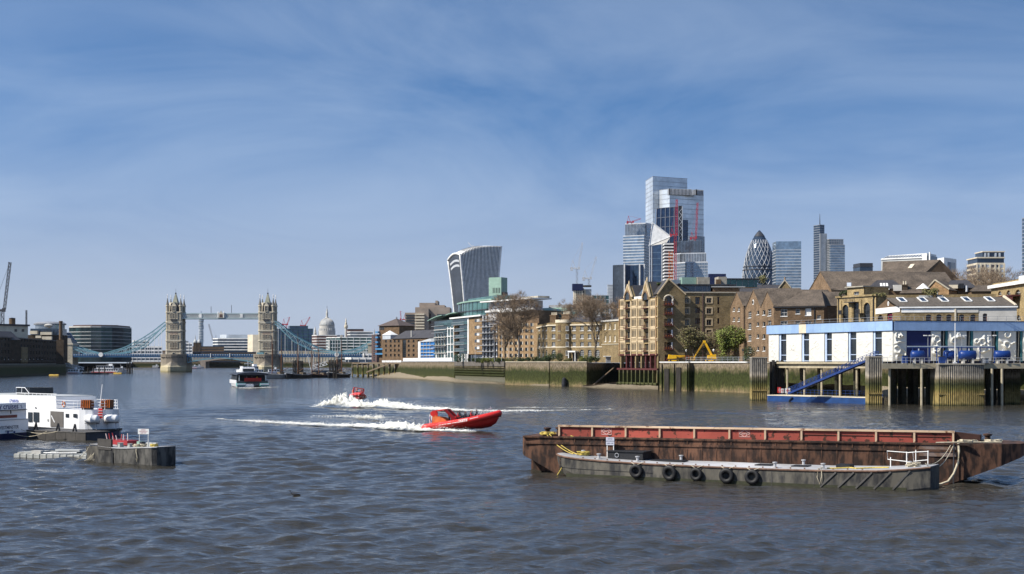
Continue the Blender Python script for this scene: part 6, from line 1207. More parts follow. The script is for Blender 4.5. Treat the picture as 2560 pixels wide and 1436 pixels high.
# --- bow-fronted brick house
def bow_house():
    f=Fac('bow_fronted_house','Georgian brown-brick house with bow front, cream cornice and white sash windows','house',1372,562,1510,546);R=f.root;z=lambda p,y:f.uz(p,y)[1];zt=z(1440,806);cols=[1384,1435,1455,1474,1494];ops=[]
    for p in cols:
        for y in (821.5,841.5,861):ops.append(f.rect(p-4.4,p+4.4,y-5.6,y+5.6))
        u0,u1,z0,z1=f.rect(p-5,p+5,874.5,893);
        if p != 1435:ops.append((u0,u1,z0,z1,z1-(u1-u0)*.5))
    mb=MB();wall_open(mb,0,f.L,0,zt,ops,.3);mb.box(0,f.L,.31,14,0,zt);mb.obj('wall',M['br_stock'],R)
    for o in ops:window(R,*o[:4],nx=3,nz=4)
    zs=z(1440,868);MB().box(-.1,f.L,-.15,-.01,zs-.18,zs+.18).obj('string_course',M['cream'],R);zc=z(1440,812.5);MB().box(-.2,f.L,-.4,-.01,zc-.25,zc+.25).obj('cornice',M['cream'],R)
    # bow
    u0,u1=f.u(1391),f.u(1426);c,rr=(u0+u1)/2,(u1-u0)/2;n=14;arc=[(c-rr*cos(pi*i/n),-rr*.62*sin(pi*i/n)) for i in range(n+1)]
    MB().prism(arc,0,zt).obj('bow_front',M['br_stock'],R);MB().prism([(c+(a-c)*1.05,b_*1.08-.05) for a,b_ in arc],zt-.1,z(1404,800)).obj('bow_parapet',M['cream'],R);MB().prism([(c+(a-c)*1.02,b_*1.04-.02) for a,b_ in arc],zs-.18,zs+.18).obj('string_course',M['cream'],R)
    for y in (821,843.5):u_,z_=f.uz(1404,y+7);MB().box(-.62,.62,-.12,.25,0,2.2).obj('blind_window',M['br_brown'],R,(c-rr*.12,-rr*.62,z_));MB().box(-.75,.75,-.25,.2,-.22,0).obj('blind_sill',M['stone'],R,(c-rr*.12,-rr*.62,z_))
    u_,z_=f.uz(1404,893);MB().box(-.7,.7,-.12,.25,0,2.6).obj('blind_window',M['br_brown'],R,(c-rr*.12,-rr*.62,z_))
    for y in (821.5,841.5,861,883):
        u_,z_=f.uz(1420,y+5.6);q=window(R,-.55,.55,z_,z_+1.8,nx=2,nz=4);a=pi*.80;q.location=(c-rr*cos(a)+.05,-rr*.62*sin(a)-.12,z_);q.rotation_euler=(0,0,.75)
    # left return
    g=Fac('tmp','x','x',1343,600,1372,562.5);bpy.data.objects.remove(g.root);dv=g.A-f.A;ra=atan2(f.t.y,f.t.x);off=Vector((dv.x*cos(ra)+dv.y*sin(ra),-dv.x*sin(ra)+dv.y*cos(ra),0));rz=atan2(g.t.y,g.t.x)-ra
    zt2=zt;o2=[]
    for p in (1348.5,1357.5,1366):
        for y in (821.5,841.5,861):o2.append(g.rect(p-1.9,p+1.9,y-5.6,y+5.6))
        u0,u1,z0,z1=g.rect(p-2.1,p+2.1,874.5,893);o2.append((u0,u1,z0,z1,z1-(u1-u0)*.3))
    mb=MB();wall_open(mb,0,g.L,0,zt2,o2,.3);mb.obj('return_wall',M['br_stock'],R,off,rz);MB().box(0,g.L,.31,.6,0,zt2).obj('return_core',M['br_dark'],R,off,rz)
    for o in o2:
        cc=Vector(((o[0]+o[1])/2,.3,o[2]));cc.rotate(Matrix.Rotation(rz,3,'Z'));q=window(R,*o[:4],nx=2,nz=4);q.location=cc+off;q.rotation_euler=(0,0,rz)
    MB().box(0,g.L,-.4,-.01,zc-.25,zc+.25).obj('cornice',M['cream'],R,off,rz);MB().box(0,g.L,-.15,-.01,zs-.18,zs+.18).obj('string_course',M['cream'],R,off,rz)
    chimney(R,f.u(1360)-0,f.u(1375),4,6,zt,z(1368,787),'br_brown',5);chimney(R,f.u(1393),f.u(1412),3,5,zt,z(1402,785),'br_brown',6)
    slab_roof(R,'slate',(f.u(1412),1,zt),(f.L,1,zt),(f.L-2,6,z(1440,792)),(f.u(1416),6,z(1440,792)))
    u0,u1=f.u(1428),f.u(1447);po=MB().box(u0,u1,-2.4,-.01,z(1437,881),z(1437,877.5)).obj('porch',M['white'],R)
    for x in (u0+.25,u1-.25):mobj('porch_column',MB().lathe([(.22,0),(.2,z(1437,881))],8,(x,-2.1,0)).mesh('porch_column',M['white']),po)
    MB().box(u0+.8,u1-.8,-.2,-.02,0,z(1437,884)).obj('front_door',M['dark'],R)
    # brick block with six white windows
    f=Fac('six_window_house','plain brick house end with six white windows and tall chimney','house',1505,536,1549,520);R=f.root;z=lambda p,y:f.uz(p,y)[1];zt=z(1526,800);ops=[f.rect(p-2.0,p+2.0,y-7.5,y+7.5) for p in (1513.5,1524.5,1537) for y in (816.5,847)]
    mb=MB();wall_open(mb,0,f.L,0,zt,ops,.3);mb.box(0,f.L,.31,12,0,zt);mb.obj('wall',M['br_stock'],R)
    for o in ops:window(R,*o,nx=1,nz=2,gl='cream',fr='white')
    MB().box(-.3,f.L,-.35,-.01,zt-.6,zt).obj('cornice',M['portland'],R);MB().box(-.15,f.L,-.2,-.01,z(1526,862),z(1526,860)).obj('string_course',M['stone'],R);chimney(R,f.u(1524),f.u(1541),3,5,zt,z(1532,771),'br_brown',6);slab_roof(R,'slate',(f.u(1524),1,zt),(f.L,1,zt),(f.L,6,z(1540,784)),(f.u(1535),6,z(1540,784)))
    r=T('river_shed','small grey shed with white roof edge on the slipway wall','shed',(PX(1516,528),528,GZ),0);MB().box(0,PX(1549,528)-PX(1516,528),0,4,0,2.2).obj('wall',M['grey_metal'],r);MB().box(-.8,3.6,-.5,4,2.2,2.5).obj('roof',M['white'],r)
    # filler buildings between
    f=Fac('brick_infill','brown brick flats half hidden behind the bare trees','apartment block',1330,660,1520,640);MB().box(0,f.L,0,10,0,f.uz(1430,812)[1]).obj('wall',M['br_brown'],f.root)
    for i in range(12):
        for j in range(3):u_=f.L*(i+.5)/12;MB().box(u_-.6,u_+.6,-.1,-.01,4+j*4,6+j*4).obj('window',M['win'],f.root)
bow_house()
# --- background blocks at right
def right_back():
    Y=560;f=Fac('glass_roof_hall','long white-framed glass roof hall above the brown roofs','hall',2203,566,2306,556);R=f.root;z=lambda p,y:f.uz(p,y)[1];z0,z1=z(2260,655),z(2260,646);MB().box(0,f.L,0,12,0,z1).obj('wall',M['lead'],R)
    a0,a1=(0,0,z1),(f.L,0,z1);MB().add([(0,0,z1),(f.L,0,z1),(f.L,5,z(2260,635)),(1.2,5,z(2260,637))],[(0,1,2,3)]).obj('glass_roof',M['gl_grey'],R)
    for i in range(14):t=i/13;MB().bar((f.L*t,-.1,z1),(1.2*(1-t)+f.L*t,4.9,z(2260,636.5)+.1),.18,.22).obj('roof_bar',M['white'],R)
    MB().bar((0,-.1,z1),(f.L,-.1,z1),.5).obj('eaves_beam',M['white'],R);MB().bar((1.2,5,z(2260,637)),(f.L,5,z(2260,635)),.5).obj('ridge_beam',M['white'],R);MB().box(f.L,f.u(2318),-.3,10,0,z(2310,634)).obj('end_frame',M['white'],R);MB().box(f.u(2318),f.u(2325),0,8,0,z(2320,640)).obj('end_block',M['gl_dark'],R);MB().box(f.u(2323),f.u(2326),-.4,.2,0,z(2320,631)).obj('end_post',M['white'],R)
    r=tw('white_block','plain white rendered block with a dark stripe behind the big roofs',2330,2360,2391,644,600,14,10,'white','white',0,cat='apartment block',group=None);o=r.location
    f=Fac('tmp','x','x',2360,600,2391,610);bpy.data.objects.remove(f.root)
    MB().box(-.1,.1,-.1,.1,0,1).obj('x',M['white']) and bpy.data.objects.remove(bpy.data.objects['x'])
    for p0,p1,m_ in ((2369,2377,'gl_navy'),(2378,2388,'lead')):a=f.A+f.t*f.u(p0);b_=f.A+f.t*f.u(p1);n=Vector((f.t.y,-f.t.x))*.06;z1=H+(CY-656)/F*605;MB().add([(a.x+n.x-o.x,a.y+n.y-o.y,0),(b_.x+n.x-o.x,b_.y+n.y-o.y,0),(b_.x+n.x-o.x,b_.y+n.y-o.y,z1-GZ),(a.x+n.x-o.x,a.y+n.y-o.y,z1-GZ)],[(0,1,2,3)]).obj('stripe',M[m_],r)
    # grid-fronted apartment tower
    Y=640;r=T('grid_apartment_tower','cream grid-fronted apartment tower with set-back glazed top','apartment block',(PX(2478,Y),Y,GZ),0);o=PX(2478,Y);X_=lambda p:PX(p,Y)-o;Zl=lambda p:PZ(p,Y)-GZ
    x0,x1,x2=X_(2442),X_(2511),X_(2530);pl=[(x0,0),(x1,0),(x2,14),(x0,14)]
    MB().prism(pl,0,Zl(659)).obj('core',M['gl_dark'],r);MB().prism([(a*.97+.2,b_*.96+.6) for a,b_ in pl],Zl(659),Zl(643)).obj('set_back',M['gl_dark'],r);MB().box(X_(2460),X_(2514),2,12,Zl(643),Zl(630)).obj('top_storey',M['gl_dark'],r)
    MB().prism([(a*1.02,b_*1.05-.4) for a,b_ in pl],Zl(646),Zl(643)).obj('roof_slab',M['cream'],r);MB().box(X_(2459),X_(2516),1.5,12.5,Zl(630),Zl(627.5)).obj('roof_slab',M['cream'],r)
    for y in (660,672,684,696,708,720):MB().prism([(a*1.01,b_*1.02-.3) for a,b_ in pl],Zl(y)-.45,Zl(y)+.45).obj('floor_band',M['cream'],r)
    for p in (2442.5,2452,2462,2475,2488,2498,2510.5):MB().box(X_(p)-.35,X_(p)+.35,-.45,0,0,Zl(660)).obj('grid_pier',M['cream'],r)
    for y in (665,677,689,701):
        for p0,p1 in ((2446,2451),(2466,2474),(2499,2508)):MB().box(X_(p0),X_(p1),-.2,-.02,Zl(y+4),Zl(y-3)).obj('pale_window',M['gl_pale'],r)
    for p in (2464,2472,2490,2500):MB().box(X_(p),X_(p+4),1.4,1.99,Zl(642),Zl(632)).obj('pale_window',M['gl_pale'],r)
right_back()

# ================================================================== RIVERSIDE POLICE BOATYARD ON PILES
def boatyard():
    f=Fac('pier_boatyard','white panelled boatyard on piles with pale blue fascia and dark window slots','boatyard',1920,340,2232,300,7.6);R=f.root;b=7.6;ra=atan2(f.t.y,f.t.x);A=f.A
    def loc(px,Y):
        d=Vector(P2(px,Y))-A;return (d.x*cos(ra)+d.y*sin(ra),-d.x*sin(ra)+d.y*cos(ra))
    zt,zf,zp=17.6-b,15.6-b,9.0-b;L_=f.L
    foot=[(0.3,.45),(L_-.2,.45),loc(2236,300.5),loc(2760,309.5),loc(2760,343),loc(2330,350),loc(2010,372)]
    foot=[foot[0],loc(2233,300.8)]+foot[3:]
    MB().prism(foot,zp-.3,zt-.35).obj('inner_hall',M['navy'],R);MB().prism([(x,y-.1) for x,y in foot],zt-.35,zt-.1).obj('flat_roof',M['grey_metal'],R)
    # left face panels and slots
    pan=[(1922,1947),(1966,2004),(2023,2061),(2080,2120),(2141,2182),(2205,2232)]
    rel=random.Random(4)
    def relief(w,h_,seed,flatk=1.0):
        r_=random.Random(seed);nx,nz=26,44;feats=[]
        for i in range(4):feats.append(('ring',r_.uniform(.15,.85)*w,r_.uniform(.1,.9)*h_,r_.uniform(.35,.75)))
        for i in range(6):feats.append(('ridge',r_.uniform(0,1)*w,r_.uniform(0,1)*h_,r_.uniform(0,pi),r_.uniform(.8,2.2),r_.uniform(.12,.3)))
        V=[]
        for j in range(nz+1):
            for i in range(nx+1):
                x,z=w*i/nx,h_*j/nz;dd=0
                for q in feats:
                    if q[0] == 'ring':d=abs(hypot(x-q[1],z-q[2])-q[3]);dd+=.30*exp(-(d/.14)**2)
                    else:
                        ux,uz=cos(q[3]),sin(q[3]);s=(x-q[1])*ux+(z-q[2])*uz;t=(z-q[2])*ux-(x-q[1])*uz+.25*s*s/q[4]
                        if abs(s) < q[4]:dd+=.34*exp(-(t/q[5])**2)*(1-(s/q[4])**2)
                e=min(i,nx-i)/nx*8;e2=min(j,nz-j)/nz*12;k_=min(1,e)*min(1,e2);V.append((x-w/2,-dd*k_*flatk,z))
        ix=lambda i,j:j*(nx+1)+i
        mb=MB();mb.add(V,[(ix(i,j),ix(i+1,j),ix(i+1,j+1),ix(i,j+1)) for i in range(nx) for j in range(nz)])
        mb.box(-w/2,w/2,.001,.42,0,h_);return mb
    for i,(p0,p1) in enumerate(pan):
        u0,u1=f.u(p0),f.u(p1);relief(u1-u0,zf-zp-.1,10+i,.2).obj('cast_panel',M['white_panel'],R,((u0+u1)/2,-.02,zp+.08),smooth=False)
    sl=[(1948,1965),(2005,2022),(2062,2079),(2121,2140),(2183,2204)]
    for p0,p1 in sl:
        u0,u1=f.u(p0),f.u(p1);w=MB();d=.42;wi=MB().box(u0+.02,u0+.55,.1,.40,zp+.08,zf).obj('window_slot',M['sky_blue_pale'],R);mobj('pane',MB().quad((u0+.55,.38,zp+.1),(u1-.02,.38,zp+.1),(u1-.02,.38,zf),(u0+.55,.38,zf)).mesh('pane',M['win']),wi)
        for z_ in (zp+1.5,zf-1.6,zp+.15):mobj('transom',MB().box(u0+.55,u1-.02,.2,.36,z_,z_+.14).mesh('transom',M['sky_blue_pale']),wi)
    # fascia panels
    def fascia(u0,u1,y0,n,cream=None,m='sky_blue',rz=0,off=(0,0,0)):
        for i in range(n):
            a=u0+(u1-u0)*i/n;c=u0+(u1-u0)*(i+1)/n;mm='cream' if cream is not None and i in cream else m
            MB().box(a+.012,c-.012,y0,y0+.3,zf,zt).obj('fascia_panel',M[mm],R,off,rz)
    fascia(f.u(1919),f.u(2000),-.35,5);fascia(f.u(2000),f.u(2018),-.35,1,[0]);fascia(f.u(2018),L_+.25,-.35,11);MB().box(-.3,L_+.3,-.3,.4,zt,zt+.12).obj('roof_edge',M['dark_metal'],R)
    # right face
    ox,oy=loc(2232,300);gr=Fac('tmp','x','x',2232,300,2760,309);bpy.data.objects.remove(gr.root);rz=atan2(gr.t.y,gr.t.x)-ra;off=(ox,oy,0);U=lambda p:gr.u(p)
    fascia(.25,U(2740),-.35,28,m='sky_blue',rz=rz,off=off);MB().box(.25,U(2740),-.4,.4,zt,zt+.12).obj('roof_edge',M['dark_metal'],R,off,rz)
    for i,(p0,p1) in enumerate(((2234,2266),(2328,2352),(2370,2416),(2433,2478),(2496,2540),(2557,2603),(2620,2664))):
        w=U(p1)-U(p0);c=Vector(((U(p0)+U(p1))/2,-.05,zp+.2));c.rotate(Matrix.Rotation(rz,3,'Z'));relief(w,zf-zp-.25,40+i,1.25).obj('sculpted_panel',M['white_panel'],R,c+Vector(off),rz)
    for p0,p1 in ((2266.5,2327.5),):MB().box(U(p0),U(p1),.1,.4,zp,zf).obj('roller_door',M['deep_blue'],R,off,rz)
    for p0,p1 in ((2352.5,2369.5),(2416.5,2432.5),(2478.5,2495.5),(2540.5,2556.5),(2603.5,2619.5)):
        s_=MB().box(U(p0),U(p1),.3,.42,zp,zf).obj('dark_slot',M['dark'],R,off,rz);mobj('slot_reveal',MB().box(U(p1)-.45,U(p1),.0,.29,zp,zf).mesh('slot_reveal',M['teal_deep']),s_);mobj('slot_mullion',MB().bar((U(p0)+.5,.2,zp),(U(p0)+.75,.2,zf),.12).mesh('slot_mullion',M['cream']),s_)
    # concrete deck, beams and piles
    dk=[(-.3,-1.0),(L_-1.0,-1.0),loc(2205,292.5),loc(2760,298),loc(2760,345),loc(2330,352),loc(2010,374)]
    MB().prism([(f.u(1945),-1.0)]+dk[1:6]+[loc(2030,372)],0,zp-.35).obj('deck',M['concrete_warm'],R)
    MB().box(f.u(1948),L_-1,-1.6,-1.01,zp-.45,zp-.02).obj('ledge',M['concrete_warm'],R)
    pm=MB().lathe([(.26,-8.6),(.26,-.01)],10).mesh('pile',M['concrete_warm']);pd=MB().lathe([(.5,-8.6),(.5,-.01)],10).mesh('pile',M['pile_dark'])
    for p in (1971,2014,2057,2103,2145):u_=f.u(p);mobj('pile',pm,R,(u_,-.3,0));mobj('pile',pd,R,(u_+1.8,2.5,0));mobj('pile',pd,R,(u_+.5,9,0));mobj('pile',pd,R,(u_-1,16,0))
    for p in (2224,2304,2480,2505,2570):x,y=loc(p,293.5);mobj('pile',pm,R,(x,y,0))
    for p in (2235,2260,2290,2320,2470,2500):x,y=loc(p,303);mobj('pile',pd,R,(x,y,0));x,y=loc(p+15,315);mobj('pile',pd,R,(x,y,0))
    # roof and deck railings
    def rail(a,c,zb,h_,n,m='grey_metal',name='railing'):
        mb=MB();a=Vector((*a,zb));c=Vector((*c,zb))
        for k in (.5,1.0):mb.bar(a+Vector((0,0,h_*k)),c+Vector((0,0,h_*k)),.05)
        for i in range(n+1):p=a+(c-a)*(i/n);mb.bar(p,p+Vector((0,0,h_)),.05)
        return mb.obj(name,M[m],R)
    rail((1,3),(L_-1,3),zt,1.1,16);rail(loc(2240,304),loc(2700,304),zt,1.1,20);rail(loc(2207,293),loc(2346,293),zp-.35,1.2,12,'steel_pale');rail(loc(2460,293),loc(2700,293),zp-.35,1.2,16,'steel_pale')
    # pipe rack
    x0,y0=loc(2268,296);x1,y1=loc(2486,296);pk=MB().bar((x0,y0,zp+3.2),(x1,y1,zp+3.2),.22).obj('pipe_rack',M['steel_blue'],R)
    mobj('pipe',MB().bar((x0,y0,zp+2.95),(x1,y1,zp+2.95),.16).mesh('pipe',M['blue']),pk)
    for p in (2282,2294,2323,2342,2366,2396,2404,2420,2450,2486):x,y=loc(p,296);mobj('rack_post',MB().box(x-.07,x+.07,y-.07,y+.07,zp-.3,zp+3.1).mesh('rack_post',M['blue']),pk)
mat('white_panel',(0.66,0.645,0.59),0.7,0.05,0.8);mat('sky_blue_pale',(0.48,0.58,0.75),0.5,0.06,1);mat('teal_deep',(0.04,0.16,0.18),0.5,0.1,1);mat('concrete_warm',(0.40,0.345,0.24),0.9,0.2,0.8,bump=.2);mat('steel_blue',(0.32,0.38,0.45),0.5,0.1,1)
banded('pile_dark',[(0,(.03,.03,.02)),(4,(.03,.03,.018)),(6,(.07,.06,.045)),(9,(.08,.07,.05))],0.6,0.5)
boatyard()
def dolphin(label,p0,p1,Y,yt,depth,bulge=0.0,angle=0.0):
    x0,x1=PX(p0,Y),PX(p1,Y);w=x1-x0;zt=PZ(yt,Y);r=T('sheet_pile_dolphin',label,'dolphin',(x0,Y,0),angle,'sheet-pile dolphins of the boatyard');pts=[];n=int(w/.42)
    for i in range(n*4+1):
        t=i/(n*4);ph=i % 4;yy=(0,0,.16,.16)[ph];pts.append((w*t,yy-bulge*sin(pi*t)))
    MB().prism(pts+[(w,depth),(0,depth)],-3,zt-.25).obj('sheet_piles',M['pile_tide'],r);MB().prism([(-.06,-.06-bulge*.5),(w*.5,-.06-bulge*1.06),(w+.06,-.06-bulge*.5),(w+.06,depth),(-.06,depth)],zt-.25,zt).obj('pile_cap',M['concrete'],r)
    MB().box(-.1,w+.1,-.12-bulge*.2,0,2.2,2.5).obj('waling_band',M['pile_tide'],r)
    return r
dolphin('grey and ochre sheet-pile dolphin at the left end of the boatyard',1880,1918,331,893,3.2)
dolphin('slim sheet-pile dolphin at the head of the blue gangway',2172,2205,299,891,3.0)
dolphin('broad bulging sheet-pile dolphin below the blue tanks',2347,2460,291.5,909,6.0,.5)
dolphin('sheet-pile dolphin at the right picture edge',2513,2551,305,908,4.0)
def timber_posts():
    r=T('timber_fender_group','cluster of dark timber fender piles right of the leftmost dolphin','fender piles',(PX(1930,334),334,0),0);rr=random.Random(2)
    for i in range(7):x=i*.5;MB().box(x-.2,x+.2,rr.uniform(0,1.5),2,-2,PZ(900+rr.uniform(0,6),334)).obj('timber_pile',M['timber_dark'],r)
timber_posts()
def gangway():
    a=Vector((PX(1975,316),316,PZ(984,316)));c=Vector((PX(2192,302),302,PZ(893,302)));r=T('gangway','long bright blue truss gangway sloping down to the pontoon','gangway',a,0);d=c-a;s=Vector((d.y,-d.x,0)).normalized()*.75;n=22
    for sg in (-1,1):
        mb=MB();q=MB();mb.bar(s*sg,d+s*sg,.22,.42);hd=Vector((0,0,1.25));q.bar(s*sg+hd,d+s*sg+hd,.08);q.bar(s*sg+hd*.5,d+s*sg+hd*.5,.05)
        for i in range(n+1):p=d*(i/n)+s*sg;q.bar(p,p+hd,.07)
        for i in range(n):q.bar(d*(i/n)+s*sg,d*((i+1)/n)+s*sg+hd,.05)
        mb.obj('side_girder',M['blue'],r);q.obj('handrail',M['blue'],r)
    mb=MB();mb.add([Vector(-s),Vector(s),d+s,d-s],[(0,1,2,3)]);mb.obj('walkway',M['blue'],r)
    a2,c2=P2(1918,327),P2(2172,303.5);L_=hypot(c2[0]-a2[0],c2[1]-a2[1]);r=T('blue_pontoon','long floating blue steel pontoon below the boatyard','pontoon',(*a2,0),atan2(c2[1]-a2[1],c2[0]-a2[0]));MB().box(0,L_,0,5,-.6,1.25).obj('hull',M['blue_bright2'],r);MB().box(0,L_,-.06,5.06,1.25,1.42).obj('deck',M['cream'],r);q=MB()
    for i in range(24):x=L_*i/23;q.bar((x,4.6,1.42),(x,4.6,2.6),.06)
    q.bar((0,4.6,2.6),(L_,4.6,2.6),.06);q.bar((0,4.6,2.0),(L_,4.6,2.0),.05);q.obj('railing',M['blue'],r);MB().bar((L_*.23,-.1,.1),(L_*.27,-.3,1.0),.22).obj('fender_spar',M['dark'],r)
    for lab,px,Y,m_,w,h_ in (('small red lifebuoy board on the blue pontoon',1948,324,'rib_red',.8,1.3),('small white notice board beside the red lifebuoy board',1955.5,323.5,'white',.6,1.0),('white notice board with red marks at the gangway foot',1969,322,'white',1.2,1.1)):
        s_=T('notice_board',lab,'sign',(PX(px,Y),Y,1.42),0,'boards on the pontoon');MB().box(-w/2,w/2,-.05,.05,.5,.5+h_).obj('board',M[m_],s_);MB().box(-.05,.05,.06,.14,0,.5+h_).obj('post',M['grey_metal'],s_)
        mk=MB();mm='white' if m_ == 'rib_red' else 'rib_red';mk.box(-w*.06,w*.06,-.07,-.051,.6,.4+h_);mk.box(-w*.3,w*.3,-.07,-.0515,.45+h_*.5,.55+h_*.5);mk.obj('mark',M[mm],s_)
mat('blue_bright2',(0.012,0.05,0.17),0.5,0.3,0.8)
gangway()
def tanks():
    zb=8.65
    for i,(lab,px,w,Y,yy) in enumerate((('tall blue storage tank by the roller door',2294,30,296,889),('blue tank half hidden behind the white mast',2374,26,297,890),('fat blue cylinder tank right of the white mast',2419,38,295,890),('long blue tank at the right end of the deck',2505,36,296,889))):
        L_=w*Y/F;rr=.95;r=T('fuel_tank',lab,'tank',(PX(px,Y),Y,zb),0,'blue tanks on the boatyard deck');q=MB().lathe([(.1,-L_/2-.18),(rr*.7,-L_/2-.12),(rr,-L_/2),(rr,L_/2),(rr*.7,L_/2+.12),(.1,L_/2+.18)],18).obj('shell',M['blue_tank'],r,(0,0,1.75),smooth=True);q.rotation_euler=(0,pi/2,0)
        for s in (-.3,.3):MB().box(L_*s-.2,L_*s+.2,-.6,.6,0,1.2).obj('cradle',M['portland'],r)
        MB().tube([(L_*.1,0,2.6),(L_*.1,0,3.1)],.12,8).obj('vent',M['steel_pale'],r)
    for lab,px,w,h_,m_ in (('dark blue equipment cabinet at the left of the deck',2262,12,1.6,'blue'),('grey steel box between the tanks',2462,16,1.0,'grey_metal'),('blue cabinet before the sculpted panels',2355,14,1.4,'blue')):
        r=T('deck_cabinet',lab,'cabinet',(PX(px,295),295,zb),0,'boxes on the boatyard deck');L_=w*295/F;MB().box(-L_/2,L_/2,-.5,.5,.1,h_).obj('body',M[m_],r);MB().box(-L_/2-.05,L_/2+.05,-.55,.55,h_,h_+.08).obj('lid',M['dark_metal'],r);MB().box(-L_/2,L_/2,-.4,.4,0,.1).obj('plinth',M['concrete'],r)
    r=T('white_mast','tall white signal mast rising in front of the sculpted wall','mast',(PX(2389,291.5),291.8,8.7),0);MB().tube([(0,0,0),(0,0,PZ(808,291.8)-8.7)],[.14,.08],8).obj('pole',M['white'],r);MB().box(-.3,.3,-.3,.3,0,.25).obj('foot',M['steel_pale'],r);q=MB();q.bar((0,0,6.3),(.6,0,6.3),.06);q.box(.5,.9,-.1,.1,6.2,6.35);q.obj('lamp_arm',M['white'],r)
    for i,(px,lab) in enumerate(((2320,'twin floodlight post beside the roller door'),(2405,'twin floodlight post right of the white mast'),(2480,'twin floodlight post near the right-hand tank'))):
        r=T('floodlight_post',lab,'lamp',(PX(px,297),297,8.65),0,'floodlights on the boatyard deck');MB().tube([(0,0,0),(0,0,5.8)],.07,6).obj('post',M['grey_metal'],r)
        for s in (-1,1):MB().box(s*.55-.35,s*.55+.35,-.2,.2,5.75,5.95).obj('lamp_head',M['white'],r)
        MB().bar((-.5,0,5.7),(.5,0,5.7),.06).obj('cross_arm',M['grey_metal'],r)
mat('blue_tank',(0.008,0.035,0.17),0.35,0.1,1)
tanks()
def lift(label,px,Y,flip,tall):
    r=T('boom_lift',label,'boom lift',(PX(px,Y),Y,8.75),pi if flip else 0,'yellow boom lifts on the quay');r.scale=(.8,.8,.9)
    MB().box(-1.9,1.9,-1.15,1.15,.45,.95).obj('chassis',M['yellow'],r)
    wm=MB().lathe([(.1,-.2),(.45,-.2),(.45,.2),(.1,.2)],14).mesh('wheel',M['rubber'])
    for x in (-1.4,1.4):
        for y in (-1.2,1.2):w=mobj('wheel',wm,r,(x,y,.45));w.rotation_euler=(pi/2,0,0)
    MB().box(-1.3,1.9,-1.0,1.0,.96,1.55).obj('turntable',M['dark_metal'],r);MB().loft([[(-1.2,-1.05,1.5),(2.3,-1.05,1.3),(2.3,1.05,1.3),(-1.2,1.05,1.5)],[(-1.0,-1,2.6),(2.0,-1,2.9),(2.0,1,2.9),(-1.0,1,2.6)]]).obj('engine_hood',M['yellow'],r)
    if tall:
        MB().bar((.6,0,2.4),(-2.3,0,7.4),.62,.75).obj('lower_boom',M['yellow'],r);MB().bar((-2.5,0,7.5),(-5.5,0,3.2),.42,.5).obj('upper_boom',M['yellow_dark'],r);MB().bar((-5.6,0,3.1),(-6.6,0,1.6),.35,.35).obj('jib',M['yellow'],r);MB().box(-2.9,-1.9,-.4,.4,7.0,7.8).obj('boom_knuckle',M['yellow'],r);q=MB();q.box(-7.8,-6.2,-1,1,.9,1.05)
        for x in (-7.8,-6.2):
            for y in (-1,1):q.bar((x,y,1.05),(x,y,2.1),.07)
        for z in (1.55,2.1):q.tube([(-7.8,-1,z),(-6.2,-1,z),(-6.2,1,z),(-7.8,1,z)],.04,4,closed=True)
        q.obj('basket',M['yellow'],r)
    else:
        MB().bar((.8,0,2.5),(-4.6,0,2.3),.5,.55).obj('lower_boom',M['yellow'],r);MB().bar((-4.4,.3,2.2),(-1,.3,1.7),.35,.4).obj('upper_boom',M['yellow_dark'],r);q=MB();q.box(-6.2,-4.8,-1,1,1.2,1.3)
        for x in (-6.2,-4.8):
            for y in (-1,1):q.bar((x,y,1.3),(x,y,2.4),.07)
        for z in (1.85,2.4):q.tube([(-6.2,-1,z),(-4.8,-1,z),(-4.8,1,z),(-6.2,1,z)],.04,4,closed=True)
        q.obj('basket',M['orange'],r)
mat('yellow_dark',(0.45,0.25,0.02),0.5,0.2,2)
lift('yellow boom lift with its arm folded up into a tall peak',1776,452,False,True)
lift('low yellow boom lift with its arm lying flat, left of the tall one',1684,462,True,False)
def quay_fence():
    a,c=P2(1715,447),P2(1875,416);L_=hypot(c[0]-a[0],c[1]-a[1]);r=T('quay_fence','thin grey mesh fence along the boom-lift quay','fence',(*a,8.9),atan2(c[1]-a[1],c[0]-a[0]));pm=MB().box(-.05,.05,-.05,.05,0,1.5).mesh('post',M['grey_metal'])
    for i in range(13):mobj('post',pm,r,(L_*i/12,0,0))
    for z in (.3,.9,1.5):MB().bar((0,0,z),(L_,0,z),.05).obj('rail',M['steel_pale'],r)
    for k,(px,Y) in enumerate(((1716,470),(1784,462),(1857,455))):
        r=T('street_lamp',('lamp post with white lantern left of the leafy tree','lamp post with white lantern between the two leafy trees','lamp post with white lantern right of the leafy trees')[k],'street lamp',(PX(px,Y),Y,GZ),0,'lamp posts on the quay');MB().tube([(0,0,0),(0,0,3.6)],.07,6).obj('post',M['dark_metal'],r);MB().lathe([(.15,3.6),(.35,4.0),(.4,4.1),(.05,4.5)],8).obj('lantern',M['white'],r)
quay_fence()

# ================================================================== BOATS
def hull(mb,st,deck=True):
    """st: (x, half deck, half chine, z keel, z chine, z deck)"""
    rings=[[(x,-bd,zd),(x,-bc,zc),(x,0,zk),(x,bc,zc),(x,bd,zd)] for x,bd,bc,zk,zc,zd in st]
    mb.loft(rings,cap=True,closed=False)
    if deck:mb.loft([[(x,bd*.98,zd-.02),(x,-bd*.98,zd-.02)] for x,bd,bc,zk,zc,zd in st],cap=False,closed=False)
    return mb
